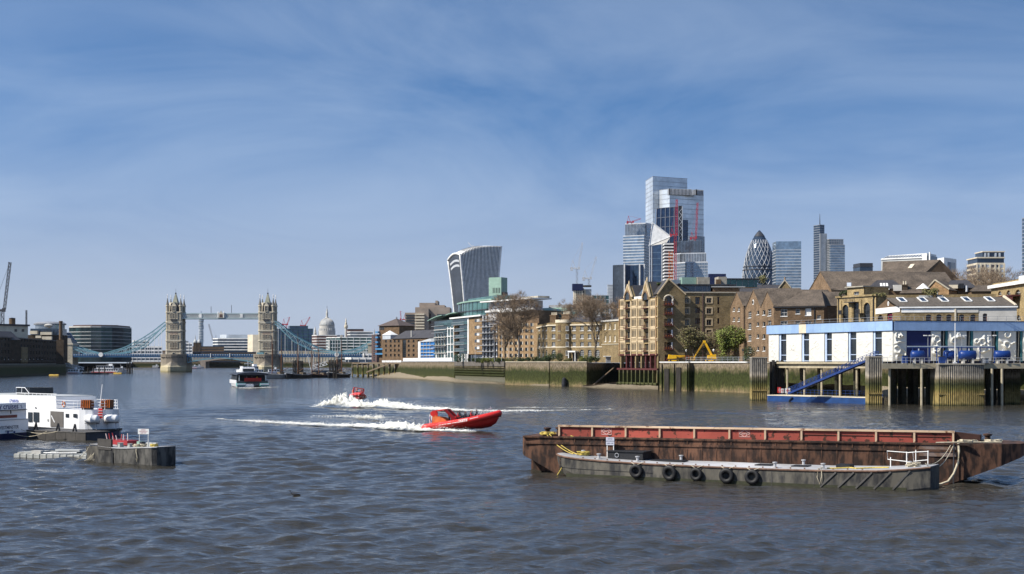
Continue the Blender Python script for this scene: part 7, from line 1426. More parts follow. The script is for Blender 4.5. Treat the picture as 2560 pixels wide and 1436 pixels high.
# ---- people: one continuous skinned body, clothing by material zones
PEOPLE={}
def person_mesh(pose,jacket,hair='hair',legs='jacket_dark'):
    key=(pose,jacket,hair,legs)
    if key in PEOPLE:return PEOPLE[key]
    base=PEOPLE.get(pose)
    if base is None:
        if pose == 'stand':J={'pel':(0,0,.95,.15),'wst':(0,0,1.1,.14),'chs':(0,0,1.35,.17),'nck':(.01,0,1.52,.065),'hd':(.02,0,1.66,.105),'hdt':(.02,0,1.76,.09),'hl':(0,.1,.88,.095),'kl':(.04,.11,.48,.07),'al':(0,.11,.08,.05),'fl':(.16,.12,.04,.045),'hr':(0,-.1,.88,.095),'kr':(.02,-.11,.48,.07),'ar':(-.02,-.11,.08,.05),'fr':(.14,-.12,.04,.045),'sl':(0,.2,1.42,.07),'el':(.05,.27,1.14,.052),'wl':(.25,.22,1.02,.04),'gl':(.33,.2,1.02,.04),'sr':(0,-.2,1.42,.07),'er':(.05,-.27,1.14,.052),'wr':(.25,-.22,1.02,.04),'gr':(.33,-.2,1.02,.04)}
        else:J={'pel':(0,0,.5,.16),'wst':(0,0,.66,.15),'chs':(.03,0,.92,.18),'nck':(.05,0,1.09,.065),'hd':(.07,0,1.23,.105),'hdt':(.07,0,1.33,.09),'hl':(.08,.11,.48,.1),'kl':(.48,.13,.5,.08),'al':(.5,.13,.1,.055),'fl':(.64,.13,.05,.045),'hr':(.08,-.11,.48,.1),'kr':(.48,-.13,.5,.08),'ar':(.5,-.13,.1,.055),'fr':(.64,-.13,.05,.045),'sl':(.03,.2,1.0,.07),'el':(.1,.29,.72,.052),'wl':(.34,.2,.66,.042),'gl':(.42,.17,.66,.042),'sr':(.03,-.2,1.0,.07),'er':(.1,-.29,.72,.052),'wr':(.34,-.2,.66,.042),'gr':(.42,-.17,.66,.042)}
        E=[('pel','wst'),('wst','chs'),('chs','nck'),('nck','hd'),('hd','hdt'),('pel','hl'),('hl','kl'),('kl','al'),('al','fl'),('pel','hr'),('hr','kr'),('kr','ar'),('ar','fr'),('chs','sl'),('sl','el'),('el','wl'),('wl','gl'),('chs','sr'),('sr','er'),('er','wr'),('wr','gr')]
        ks=list(J);me=bpy.data.meshes.new('person');me.from_pydata([J[k][:3] for k in ks],[(ks.index(a),ks.index(c)) for a,c in E],[]);o=bpy.data.objects.new('person',me);COL.objects.link(o)
        o.modifiers.new('skin','SKIN');
        if not me.skin_vertices:me.attributes.new
        for i,k in enumerate(ks):sv_=me.skin_vertices[0].data[i];sv_.radius=(J[k][3],J[k][3]);sv_.use_root=(k == 'pel')
        ss=o.modifiers.new('sub','SUBSURF');ss.levels=1;ss.render_levels=1
        dg=bpy.context.evaluated_depsgraph_get();base=bpy.data.meshes.new_from_object(o.evaluated_get(dg));bpy.data.objects.remove(o);PEOPLE[pose]=base
    me=base.copy();me.materials.clear()
    for m_ in (jacket,legs,'skin',hair):me.materials.append(M[m_])
    hz=1.53 if pose == 'stand' else 1.1
    for p in me.polygons:
        c=p.center
        if c.z > hz:p.material_index=3 if (c.z > hz+.16 or c.x < (.0 if pose == 'stand' else .05)) else 2
        elif (pose == 'stand' and c.z < .95) or (pose != 'stand' and c.z < .6 and abs(c.y) < .25):p.material_index=1
        elif c.x > (.29 if pose == 'stand' else .38) and c.z > .6:p.material_index=2
    me.polygons.foreach_set('use_smooth',[True]*len(me.polygons));PEOPLE[key]=me;return me
def person(label,loc,rz,pose,jacket,hair='hair',legs='jacket_dark',group=None,tilt=None):
    o=mobj('person',person_mesh(pose,jacket,hair,legs),None,loc,rz,label,'person',group)
    if tilt:o.rotation_euler=(tilt[0],tilt[1],rz)
    return o
# ---- foam and spray
from mathutils import noise as mnoise
def foam(name,label,path,seed=0,drops=0,n=None,group=None):
    """path: (px, py of the water line, width m, height m, thickness 0..1); lumpy white water as geometry"""
    P=[(PX(a,WY(c)),WY(c),w,h_,t) for a,c,w,h_,t in path];tot=sum(hypot(P[i+1][0]-P[i][0],P[i+1][1]-P[i][1]) for i in range(len(P)-1));n=n or int(tot/.24);k=20;V=[];TH=[];rr=random.Random(seed);rows=[]
    acc=[0]
    for i in range(len(P)-1):acc.append(acc[-1]+hypot(P[i+1][0]-P[i][0],P[i+1][1]-P[i][1]))
    for i in range(n+1):
        s=tot*i/n;q=max(j for j in range(len(P)-1) if acc[j] <= s+1e-6);f_=(s-acc[q])/max(1e-6,acc[q+1]-acc[q]);f2=f_*f_*(3-2*f_);x,y=[P[q][j]*(1-f_)+P[q+1][j]*f_ for j in (0,1)];w,h_,t=[P[q][j]*(1-f2)+P[q+1][j]*f2 for j in (2,3,4)]
        dx_,dy_=P[q+1][0]-P[q][0],P[q+1][1]-P[q][1];l_=hypot(dx_,dy_);nx,ny=-dy_/l_,dx_/l_
        if ny < 0:nx,ny=-nx,-ny
        for j in range(k+1):
            a=j/k*2-1;wob=1+.35*mnoise.noise((x*.35,y*.35,seed));off=a*w*.5*wob+.25*w*mnoise.noise((s*.12,seed*3.1,4));X0,Y0=x+nx*off,y+ny*off
            lump=.6+.45*mnoise.noise((X0*.5,Y0*.5,seed+.5))+.45*mnoise.noise((X0*1.9,Y0*1.9,seed+7))+.4*mnoise.noise((X0*5,Y0*5,seed+3));pr=max(0,1-abs(a)**2.2);V.append((X0,Y0,.02+max(.0,h_*pr*max(.08,lump))));TH.append(t*(.15+.85*pr**.8)+.22*lump-.12 if 0 < i < n else 0.0)
        rows.append((x,y,w,h_))
    ix=lambda i,j:i*(k+1)+j
    me=bpy.data.meshes.new(name);me.from_pydata(V,[],[(ix(i,j),ix(i+1,j),ix(i+1,j+1),ix(i,j+1)) for i in range(n) for j in range(k)]);me.materials.append(M['foam']);at_=me.attributes.new('thick','FLOAT','POINT');at_.data.foreach_set('value',TH);me.polygons.foreach_set('use_smooth',[True]*len(me.polygons));me.update()
    o=mobj(name,me,None,label=label,cat='foam',kind='stuff',group=group)
    if drops:
        mb=MB()
        for i in range(drops):
            x,y,w,h_=rows[min(n,int(abs(rr.gauss(0,.5))*n*.55)) if False else rr.randrange(n+1)]
            if h_ < .25:continue
            z=h_*(.4+abs(rr.gauss(0,.55)));d=rr.uniform(.012,.05)*(1.2 if z < h_ else .8);X0,Y0=x+rr.gauss(0,w*.24),y+rr.gauss(0,w*.24);mb.add([(X0,Y0,z),(X0+d*2,Y0,z-d),(X0-d*2,Y0,z-d),(X0,Y0-d,z-d*1.2)],[(0,1,2),(0,3,1),(0,2,3),(1,3,2)])
        mb.obj('spray',M['spray'],o,kind='stuff')
    return o
mat('spray',(0.85,0.85,0.82),0.8,0.02,1)
# ---- fast red inflatable boats
def rib_boat(label,loc,rz,pitch,roll=0.0):
    r=T('rigid_inflatable',label,'speedboat',loc,0,'red speedboats');r.rotation_mode='ZYX' if False else 'XYZ';r.rotation_euler=(Matrix.Rotation(rz,3,'Z') @ Matrix.Rotation(-pitch,3,'Y') @ Matrix.Rotation(roll,3,'X')).to_euler()
    st=[(0,1.25,.95,0,.32,.72),(2.5,1.28,1.0,0,.33,.72),(5,1.25,1.0,-.25,.22,.78),(7,1.14,.88,-.42,.2,.9),(8.2,.88,.58,-.34,.3,1.05),(8.95,.5,.3,.02,.55,1.12),(9.4,.14,.08,.6,.9,1.2)]
    hull(MB(),st,False).obj('hull',M['rib_red'],r,smooth=True)
    half=[(-.6,1.28,.72),(0,1.32,.74),(2.5,1.36,.75),(5,1.33,.82),(7,1.14,.94),(8.4,.78,1.07),(9.2,.36,1.16),(9.55,0,1.2)]
    pts=[(x,-y,z) for x,y,z in half]+[(x,y,z) for x,y,z in half[::-1][1:]];sm=[]
    for i in range(len(pts)-1):
        p0,p1,p2,p3=[Vector(pts[max(0,min(len(pts)-1,i+d))]) for d in (-1,0,1,2)]
        for k in range(5):t=k/5;sm.append(.5*((2*p1)+(p2-p0)*t+(2*p0-5*p1+4*p2-p3)*t*t+(3*p1-p0-3*p2+p3)*t**3))
    sm.append(Vector(pts[-1]));n=len(sm);rs=[.12+.25*min(1,min(i,n-1-i)/5) for i in range(n)]
    MB().tube(sm,rs,12).obj('inflatable_tube',M['rib_red'],r,smooth=True);MB().tube([p+Vector((0,0,-.06))+Vector((p.x*0,(.29 if p.y > 0 else -.29) if abs(p.y) > .2 else 0,0)) for p in sm[6:-6]],.045,5).obj('rubbing_strake',M['rib_dark'],r)
    MB().loft([[(x,-b*.95,zd-.1),(x,b*.95,zd-.1)] for x,b,c,k,zc,zd in st[:-1]],cap=False,closed=False).obj('deck',M['dark_metal'],r)
    bp=MB();bp.lathe([(.05,-.3),(.22,-.25),(.22,.2),(.05,.3)],8);q=bp.obj('bow_pad',M['rubber'],r,(9.55,0,1.0))
    # arch
    for s in (-1,1):
        y=s*1.05;MB().prismY([(.7,.9),(1.0,.9),(1.25,2.35),(1.05,2.55),(.75,2.45)],y-.09,y+.09).obj('arch_leg',M['rib_red'],r);MB().prismY([(2.55,2.5),(2.95,2.55),(3.6,1.75),(4.0,1.3),(4.0,.9),(3.35,.9),(3.3,1.5)],y-.09,y+.09).obj('arch_leg',M['rib_dark'],r)
        MB().prismY([(.55,.85),(2.75,.85),(2.7,1.25),(2.3,1.55),(1.6,1.75),(1.15,1.8),(.85,2.0),(.6,1.5)],y-.14,y-.1 if s < 0 else y+.14).obj('side_fairing',M['rib_orange'],r);MB().prismY([(.45,.9),(.7,.85),(.95,1.9),(.62,2.2),(.5,1.6)],y+s*.15,y+s*.17).obj('flag_graphic',M['white'],r);mobj('flag_stripe',MB().bar((.55,y+s*.18,1.0),(.7,y+s*.18,2.05),.02,.1).mesh('flag_stripe',M['rib_red']),r);mobj('flag_stripe',MB().bar((.55,y+s*.185,1.85),(.8,y+s*.185,1.2),.02,.09).mesh('flag_stripe',M['blue_bright']),r)
    MB().box(1.0,2.75,-1.1,1.1,2.45,2.6).obj('arch_top',M['rib_red'],r);MB().box(3.4,4.0,-.9,.9,.7,1.5).obj('console',M['rib_red'],r)
    sm_=MB().box(-.22,.22,-.2,.2,0,.45).box(-.26,-.18,-.2,.2,.45,.85).mesh('seat',M['rubber'])
    for x in (4.3,5.1,5.9,6.7):
        for y in (-.62,0,.62):
            if x < 6.5 or y == 0 or True:mobj('seat',sm_,r,(x,y*(.8 if x > 6 else 1),.68))
    q=MB();q.tube([(6.6,-1.0,1.1),(7.2,-1.0,1.75),(8.4,-.55,1.9),(8.7,0,1.95),(8.4,.55,1.9),(7.2,1.0,1.75),(6.6,1.0,1.1)],.025,5)
    for y in (-.8,.8):q.bar((7.7,y,1.05),(7.7,y,1.82),.04)
    q.bar((8.5,0,1.3),(8.5,0,2.2),.05);q.obj('bow_rail',M['steel_pale'],r)
    for s in (-1,1):
        t=mobj('boat_lettering',textmesh('THAMES ROCKETS',.46,M['white'],.012,shear=.25,bold=.014),r,(1.7 if s < 0 else 5.9,s*1.745,.70));t.rotation_euler=(pi/2-.42,-.02,0) if s < 0 else (pi/2-.42,.02,pi)
        MB().bar((5.9,s*1.62,.98),(7.0,s*1.47,1.10),.03,.1).obj('white_flash',M['white'],r)
        r.children[-1].location=(0,0,0);r.children[-1].rotation_euler=(0,0,0)
    return r
def put_people(boat,spec,group):
    mw=(Matrix.Translation(boat.location) @ boat.rotation_euler.to_matrix().to_4x4() @ Matrix.Diagonal((*boat.scale,1)))
    for lab,x,y,z,pose,jk,hr in spec:
        p=mw @ Vector((x,y,z));e=boat.rotation_euler;o=mobj('person',person_mesh(pose,jk,hr),None,p,0,lab,'person',group);o.rotation_euler=e
YR=WY(1078);b1=rib_boat('red rigid inflatable racing right, bow lifted, orange-flamed arch at stern',(PX(1072,YR),YR+1.0,-.2),radians(-9),radians(7.8));b1.scale=(1.0,1.05,1.05)
put_people(b1,[('crew member in yellow and red standing behind the console of the nearer speedboat',2.95,-.2,.66,'stand','jacket_yellow','hair'),('passenger in a red life jacket sitting up high behind the bow seats',4.2,-.62,.8,'sit','jacket_red','hair'),('tall dark passenger with raised head in the middle of the nearer speedboat',4.3,0.05,.95,'sit','jacket_dark','hair'),
    ('passenger in dark clothes low behind the tube, first of the bow rows',5.1,-.62,.72,'sit','jacket_dark','hair'),('passenger in grey beside the dark one in the second row',5.1,.1,.72,'sit','jacket_grey','hair'),('passenger in brown-red jacket in the third row',5.9,-.55,.74,'sit','jacket_red','hair'),('passenger with pale face in grey, third row far side',5.9,.2,.74,'sit','jacket_grey','skin'),('foremost dark passenger near the bow rail',6.65,-.4,.76,'sit','jacket_dark','hair')],'riders of the nearer speedboat')
YQ=WY(1012);b2=rib_boat('red rigid inflatable heading at the camera through a cloud of spray',(PX(891,YQ+9),YQ+9,.75),radians(-80),radians(1.5),radians(-9))
put_people(b2,[('crew member with yellow collar at left on the farther speedboat',3.1,-.45,.72,'stand','jacket_red','jacket_yellow'),('crew member with yellow collar at right on the farther speedboat',3.1,.45,.72,'stand','jacket_red','jacket_yellow'),('dark-clad rider at the bow left of the farther speedboat',6.0,-.6,.8,'sit','jacket_dark','hair'),('grey-clad rider in the bow middle of the farther speedboat',6.2,0,.8,'sit','jacket_grey','hair'),('red-clad rider at the bow right of the farther speedboat',6.0,.6,.8,'sit','jacket_red','hair')],'riders of the farther speedboat')
foam('wake_foam','white foaming wake trailing behind the nearer red speedboat',[(1196,1081,.6,.15,.5),(1165,1081,1.3,.35,.8),(1120,1080,2.2,.45,.85),(1075,1079,3.4,.7,.95),(1030,1076,4.4,1.15,.95),(990,1074,4.2,1.0,.9),(940,1071,3.8,.6,.8),(860,1067,3.4,.4,.7),(760,1063,3.2,.4,.7),(660,1057,2.6,.28,.6),(560,1050,1.8,.18,.5),(500,1046,.8,.1,.3)],1,2500)
foam('wake_crest','broken yellowish crest of foam beyond the nearer wake',[(965,1054,.8,.2,.3),(945,1052,3.2,.9,.62),(915,1048,3.6,.7,.6),(870,1045,3.4,.45,.5),(810,1043,2.6,.3,.42),(740,1044,1.4,.15,.2)],5,300)
foam('wake_foam','long white wake and spray plume around the farther red speedboat',[(785,1018,1.4,.25,.5),(820,1019,3.5,1.4,.75),(860,1020,5.5,3.2,.8),(888,1021,5.5,1.9,.95),(925,1021,6,1.6,.95),(960,1022,6,1.6,.95),(1000,1023,5.5,1.2,.9),(1050,1025,5,.8,.85),(1100,1027,5,.7,.85),(1150,1029,4.5,.5,.75),(1210,1030,3.5,.35,.65),(1280,1030,3,.3,.58),(1400,1028,2.6,.22,.52),(1500,1026,2,.25,.5),(1600,1024,1,.1,.25)],2,4200)
foam('wake_streak','thin second foam streak right of the nearer boat',[(1225,1022,.8,.1,.3),(1290,1021,2.2,.25,.55),(1380,1021,2.0,.2,.5),(1480,1020,1.6,.2,.45),(1580,1019,1.0,.1,.3)],3)
foam('wake_streak','faint foam patch on the water in front of the boatyard',[(1900,1021,.8,.05,.2),(1980,1023,3,.12,.4),(2080,1024,3,.12,.42),(2150,1023,2,.08,.3),(2230,1021,1,.05,.15)],4)
foam('wake_streak','small foam behind the passenger catamaran',[(560,970,1,.1,.25),(620,972,4,.3,.6),(670,970,4,.3,.55),(720,968,2,.15,.3)],6)
# ---- passenger catamaran seen from astern
def catamaran():
    Y0=WY(969.5);th=radians(16.5);r=T('passenger_catamaran','passenger catamaran ferry seen from astern with black sides and red stern rail','ferry',(PX(632,Y0),Y0,0),pi/2+th)
    # local x forward, y to port
    for s in (-1,1):
        hull(MB(),[(0,1.5,1.2,-.5,.2,1.3),(24,1.4,1.0,-.5,.2,1.5),(31,.9,.4,-.3,.4,1.9),(34,.1,.05,.6,1.0,2.2)]).obj('side_hull',M['white_boat'],r,(0,s*4.0,0));MB().box(-.5,2.2,s*4.0-1.55,s*4.0+1.55,.5,1.5).obj('stern_quarter',M['teal'],r);MB().box(-.9,-.5,s*4-1.4,s*4+1.4,.9,1.4).obj('boarding_step',M['white_boat'],r)
    MB().box(.5,28,-5.3,5.3,1.31,2.3).obj('wet_deck',M['dark_metal'],r);MB().box(2.2,27,5.31,5.5,1.3,2.6).obj('side_stripe',M['white_boat'],r);MB().box(2.2,27,-5.5,-5.31,1.3,2.6).obj('side_stripe',M['white_boat'],r)
    MB().loft([[(x,-5.2,2.3),(x,5.2,2.3),(x,4.7,4.4),(x,-4.7,4.4)] for x in (5.5,26)]+[[(31,-3.8,2.3),(31,3.8,2.3),(29,3.2,4.3),(29,-3.2,4.3)]]).obj('saloon',M['win'],r)
    rings=[]
    for x,rise in ((.4,0),(8,.3),(24,.3),(30,-.2)):rings.append([(x,5.6*cos(pi*i/12),4.35+rise*.4+.95*sin(pi*i/12)) for i in range(13)])
    MB().loft(rings).obj('curved_roof',M['dark_metal'],r,smooth=False)
    for i in range(7):x=6+i*3;MB().bar((x,5.25,2.4),(x,4.8,4.35),.18).obj('side_mullion',M['grey_metal'],r)
    MB().loft([[(14,-2.6,5.1),(24,-2.6,5.1),(24,2.6,5.1),(14,2.6,5.1)],[(15,-2.2,7.0),(21.5,-2.2,7.0),(21.5,2.2,7.0),(15,2.2,7.0)]]).obj('wheelhouse',M['white_boat'],r);MB().box(13.9,14.4,-2,2,5.6,6.6).obj('wheelhouse_window',M['win'],r);MB().bar((16,0,7),(16,0,9.4),.16).obj('mast',M['white_boat'],r);MB().box(15.4,16.6,-1.2,1.2,8.2,8.4).obj('radar',M['white_boat'],r)
    MB().box(-.3,-.1,-2.9,2.9,2.2,3.3).obj('stern_rail',M['stern_red'],r);q=MB()
    for i in range(13):q.box(-.4,-.31,-2.9+i*.483-.04,-2.9+i*.483+.04,2.3,3.5)
    q.obj('stern_balusters',M['rib_dark'],r);MB().box(5.4,5.49,-4.6,4.6,2.3,4.3).obj('aft_bulkhead',M['dark'],r)
    for y in (-4.6,4.6):MB().bar((1,y,2.3),(1,y,4.5),.25).obj('roof_post',M['white_boat'],r)
    for i in range(3):
        m_=r.matrix_basis @ Vector((3,-1.8+i*1.8,2.3));person(('passenger in yellow jacket on the stern deck of the ferry','passenger in dark coat in the middle of the ferry stern','passenger in grey at right on the ferry stern')[i],m_,r.rotation_euler.z+pi,'stand',('jacket_yellow','jacket_dark','jacket_grey')[i],group='ferry passengers')
mat('stern_red',(0.55,0.035,0.02),0.5,0.1,2)
catamaran()
def cruiser(label,px,py,length,rz,beam=5,m_hull='white_boat',stripe='rib_red',decks=2,name='river_cruiser',group='boats near the bridge',sc=1.0,upper='white_boat'):
    Y=WY(py);r=T(name,label,'boat',(PX(px,Y),Y,0),rz,group);L_=length
    hull(MB(),[(0,beam*.44,beam*.36,-.4,.1,1.5),(L_*.2,beam*.5,beam*.42,-.4,.1,1.4),(L_*.75,beam*.48,beam*.4,-.4,.1,1.5),(L_*.92,beam*.28,beam*.18,-.3,.3,1.9),(L_,.08,.05,.3,.8,2.2)]).obj('hull',M[m_hull],r)
    MB().box(L_*.05,L_*.7,-beam*.51,beam*.51,.75,1.05).obj('hull_stripe',M[stripe],r)
    z=1.5
    for d in range(decks):
        x0,x1=L_*(.08+.1*d),L_*(.76-.14*d);MB().box(x0,x1,-beam*(.44-.04*d),beam*(.44-.04*d),z,z+2.1).obj('cabin',M[upper],r);w=MB().box(-.55,.55,-beam*(.44-.04*d)-.03,beam*(.44-.04*d)+.03,0,.95).mesh('window',M['win']);n=max(2,int((x1-x0)/1.7))
        for i in range(n):mobj('window',w,r,(x0+(x1-x0)*(i+.5)/n,0,z+.75))
        MB().box(x0-.3,x1+.3,-beam*.46,beam*.46,z+2.1,z+2.25).obj('cabin_roof',M['white_boat'],r);z+=2.25
    MB().box(L_*.5,L_*.6,-1.2,1.2,z,z+1.5).obj('wheelhouse',M['white_boat'],r);MB().bar((L_*.45,0,z),(L_*.45,0,z+3),.12).obj('mast',M['white_boat'],r);q=MB()
    for s in (-1,1):q.bar((L_*.02,s*beam*.42,2.4),(L_*.9,s*beam*.3,2.8),.06)
    q.obj('handrail',M['steel_pale'],r);return r
cruiser('white and red river cruiser directly behind the catamaran',588,938,26,radians(35),6,decks=2)
cruiser('small white boat moored left under the bridge',470,922,16,radians(10),4,decks=1);cruiser('second small white boat just right of the left pier',484,921,14,radians(12),4,decks=1)
cruiser('blue-hulled workboat with white wheelhouse beside the north pier',668,936.5,11,radians(15),4.5,m_hull='blue',stripe='white',decks=1)
cruiser('long white paddle-style boat with red bands at the south pier',226,934,28,radians(6),7,decks=2,stripe='rib_red');cruiser('small red and white boat at the foot of the footbridge',168,936,11,radians(5),4.5,m_hull='white_boat',stripe='rib_red',decks=1)
cruiser('dark moored launch right of the paddle-style boat',287,931,11,radians(8),4,m_hull='navy',stripe='white',decks=1,upper='grey_metal')
cruiser('dark blue barge boat under the left suspension span',380,921,12,radians(4),4,m_hull='navy',stripe='white',decks=1)
def southpier():
    Y=1075;r=T('pier_footbridge','white truss footbridge dropping to the south bank landing stage','footbridge',(PX(150,Y),Y,0),0);a,c=(0,0,PZ(909,Y)),(PX(229,Y)-PX(150,Y),-20,PZ(922,Y));q=MB();lattice(q,a,c,2.0,14,.28);q.obj('truss',M['white'],r);r2=T('landing_stage','low dark landing stage pontoon under the moored boats at left','pontoon',(PX(192,1000),1020,0),0);MB().box(-2,16,-2,4,-.5,1.0).obj('hull',M['dark_metal'],r2);MB().box(-2,16,-2,4,1.0,1.15).obj('deck',M['timber'],r2)
    for i in range(4):MB().tube([(1+i*4,3,-3),(1+i*4,3,5.5)],.4,8).obj('guide_pile',M['timber_dark'],r2)
    r3=T('timber_pier_posts','row of dark pier posts beyond the paddle boat','pilings',(PX(318,1100),1100,0),0)
    for i in range(4):MB().tube([(i*1.2,i % 2,-3),(i*1.2,i % 2,PZ(906,1100))],.4,8).obj('post',M['timber_dark'],r3)
    for lab,px,py in (('yellow mooring buoy float off the dark south wall',135,941),('yellow mooring buoy float by the paddle boat',294,936),('small far yellow float left of the south pier',420,929)):
        Y=WY(py);b_=T('mooring_float',lab,'buoy',(PX(px,Y),Y,0),0,'yellow floats');k=1.0 if px < 300 else .5;MB().lathe([(.1,-3.2*k),(.8*k,-2.9*k),(.8*k,2.9*k),(.1,3.2*k)],12).obj('float_body',M['buoy'],b_,(0,0,.35*k)).rotation_euler=(0,pi/2,0);MB().box(-.3,.3,-.3,.3,.9*k,1.3*k).obj('mooring_eye',M['dark_metal'],b_)
southpier()
def sailing(label,px,py,length,rz,hullm,masts,beam=5.0,sheer=1.2,dz=1.6,trim='white',extra=None):
    Y=WY(py);r=T('sailing_barge',label,'sailing barge',(PX(px,Y),Y,0),rz,'old sailing barges at the pier');L_=length
    st=[(0,beam*.36,beam*.3,-.5,.2,dz+.5),(L_*.25,beam*.5,beam*.44,-.5,.1,dz),(L_*.7,beam*.5,beam*.42,-.5,.1,dz+.2),(L_*.9,beam*.36,beam*.22,-.4,.2,dz+sheer*.7),(L_,.15,.08,.0,.6,dz+sheer)]
    hull(MB(),st).obj('hull',M[hullm],r);q=MB();[q.tube([(x,s*bd,zd) for x,bd,bc,zk,zc,zd in st],.12,5) for s in (-1,1)];q.obj('gunwale',M[trim],r);MB().box(L_*.2,L_*.34,-1.3,1.3,dz,dz+1.4).obj('deckhouse',M['timber'],r);MB().box(L_*.42,L_*.62,-1.5,1.5,dz,dz+.6).obj('hatch',M['timber_dark'],r)
    for fx,yt in masts:
        zt=PZ(yt,Y);MB().tube([(L_*fx,0,dz),(L_*fx,0,zt*.6),(L_*fx,0,zt)],[.2,.16,.06],8).obj('mast',M['mast_brown'],r);q=MB();q.bar((L_*fx,0,zt*.62),(L_*min(1,fx+.42),0,dz+sheer),.05);q.bar((L_*fx,0,zt*.9),(L_*max(0,fx-.3),0,dz+.4),.05)
        for s in (-1,1):q.bar((L_*fx,0,zt*.7),(L_*fx-.8,s*beam*.48,dz),.06);q.bar((L_*fx,0,zt*.7),(L_*fx+.8,s*beam*.48,dz),.06)
        q.obj('rigging',M['dark_metal'],r);MB().bar((L_*fx+.3,0,dz+1.6),(L_*fx-5,0,dz+2.2+zt*.05),.22).obj('boom',M['mast_brown'],r);MB().tube([(L_*fx-.2,0,dz+2),(L_*fx-.2,0,zt*.55)],.34,6).obj('furled_sail',M['oxsail'],r)
    if extra:
        t=mobj('bow_lettering',textmesh(extra,1.6,M['white'],bold=.03),r,(L_*.8,-beam*.47,.9));t.rotation_euler=(pi/2,0,.35)
mat('mast_brown',(0.20,0.10,0.05),0.7,0.25,2);mat('oxsail',(0.17,0.075,0.045),0.9,0.2,2);mat('hull_palegrey',(0.36,0.35,0.34),0.6,0.15,0.6);mat('hull_black',(0.018,0.018,0.02),0.5,0.2,1)
sailing('grey-hulled sailing barge, leftmost, pale bow towards the camera',722,946.5,22,radians(-128),'hull_palegrey',[(.55,790),(.25,838)],6.5,1.4,2.2)
sailing('black-hulled barge with white bow lettering, second from the north pier',772,946,20,radians(-118),'hull_black',[(.5,835)],6,1.0,1.9,'grey_metal','LAJ')
sailing('low black barge with red trim between the dark pile clusters',822,944,20,radians(-118),'hull_black',[(.5,838)],6,.9,1.4,'oxsail')
sailing('rightmost black sailing barge with twin brown masts by the timber jetty',868,944,22,radians(-112),'hull_black',[(.55,852),(.3,838)],6.5,1.3,1.9,'white')
sailing('half-hidden barge with a tall thin mast between the black barges',800,942,18,radians(-115),'hull_black',[(.5,842)],5,.8,1.3,'grey_metal')
def piles(label,p0,p1,py,yt,n):
    Y=WY(py);r=T('timber_dolphin',label,'dolphin',(PX(p0,Y),Y,0),0,'dark timber pile clusters');w=PX(p1,Y)-PX(p0,Y);rr=random.Random(int(p0))
    for i in range(n):x=w*i/(n-1);z=PZ(yt+rr.uniform(0,3),Y);MB().tube([(x,rr.uniform(-1,1),-3),(x,rr.uniform(-1,1),z)],.36,7).obj('timber_pile',M['timber_dark'],r)
    for z in (3,7):MB().box(-.3,w+.3,-.3,.3,z,z+.5).obj('cross_beam',M['timber_dark'],r)
piles('left cluster of tall black mooring piles among the barges',733,757,943,900,8);piles('right cluster of tall black mooring piles among the barges',824,852,942,898,9);piles('slim pair of piles in front of the right pile cluster',834,842,945,908,3)
def barge_pier():
    Y=930;r=T('pier_pontoon','long low pier shed with grey roof behind the sailing barges','pontoon',(PX(775,Y),Y,0),0);w=PX(850,Y)-PX(775,Y);MB().box(0,w,0,6,-.5,1).obj('hull',M['dark_metal'],r);MB().box(.5,w-.5,2,5,1,3.4).obj('shed',M['gl_dark'],r);MB().box(0,w,.5,6,3.4,4.2).obj('roof',M['grey_metal'],r);r=T('pier_footbridge','white truss gangway climbing right behind the sailing barges','footbridge',(PX(775,Y),Y+10,0),0);q=MB();lattice(q,(0,0,PZ(919,Y)),(PX(812,Y)-PX(775,Y),0,PZ(908,Y)),2.2,8,.25);q.bar((0,0,0),(-3,0,PZ(890,Y)),.3);q.bar((0,0,0),(1,0,PZ(890,Y)),.3);q.obj('truss',M['white'],r)
    Y=820;a=P2(880,860);c=P2(1000,800);r=T('timber_jetty','weedy timber jetty with diagonal ramp at the bridge end of the beach','jetty',(*a,0),atan2(c[1]-a[1],c[0]-a[0]));L_=hypot(c[0]-a[0],c[1]-a[1]);MB().box(0,L_,0,5,7.8,8.6).obj('deck',M['timber'],r);pm=MB().box(-.3,.3,0,.6,-2,7.79).mesh('timber_pile',M['pile_tide'])
    for i in range(10):mobj('timber_pile',pm,r,(L_*i/9,0,0));mobj('timber_pile',pm,r,(L_*i/9,4,0))
    MB().box(0,L_*.45,.8,1.2,1.5,7).obj('plank_face',M['wall_tide'],r);MB().bar((L_*.35,-1,2.8),(L_*.8,-1,7.8),.4,.8).obj('ramp',M['timber'],r);q=MB();q.bar((0,0,9.6),(L_,0,9.6),.1)
    for i in range(15):q.bar((L_*i/14,0,8.6),(L_*i/14,0,9.6),.08)
    q.obj('railing',M['dark_metal'],r)
barge_pier()

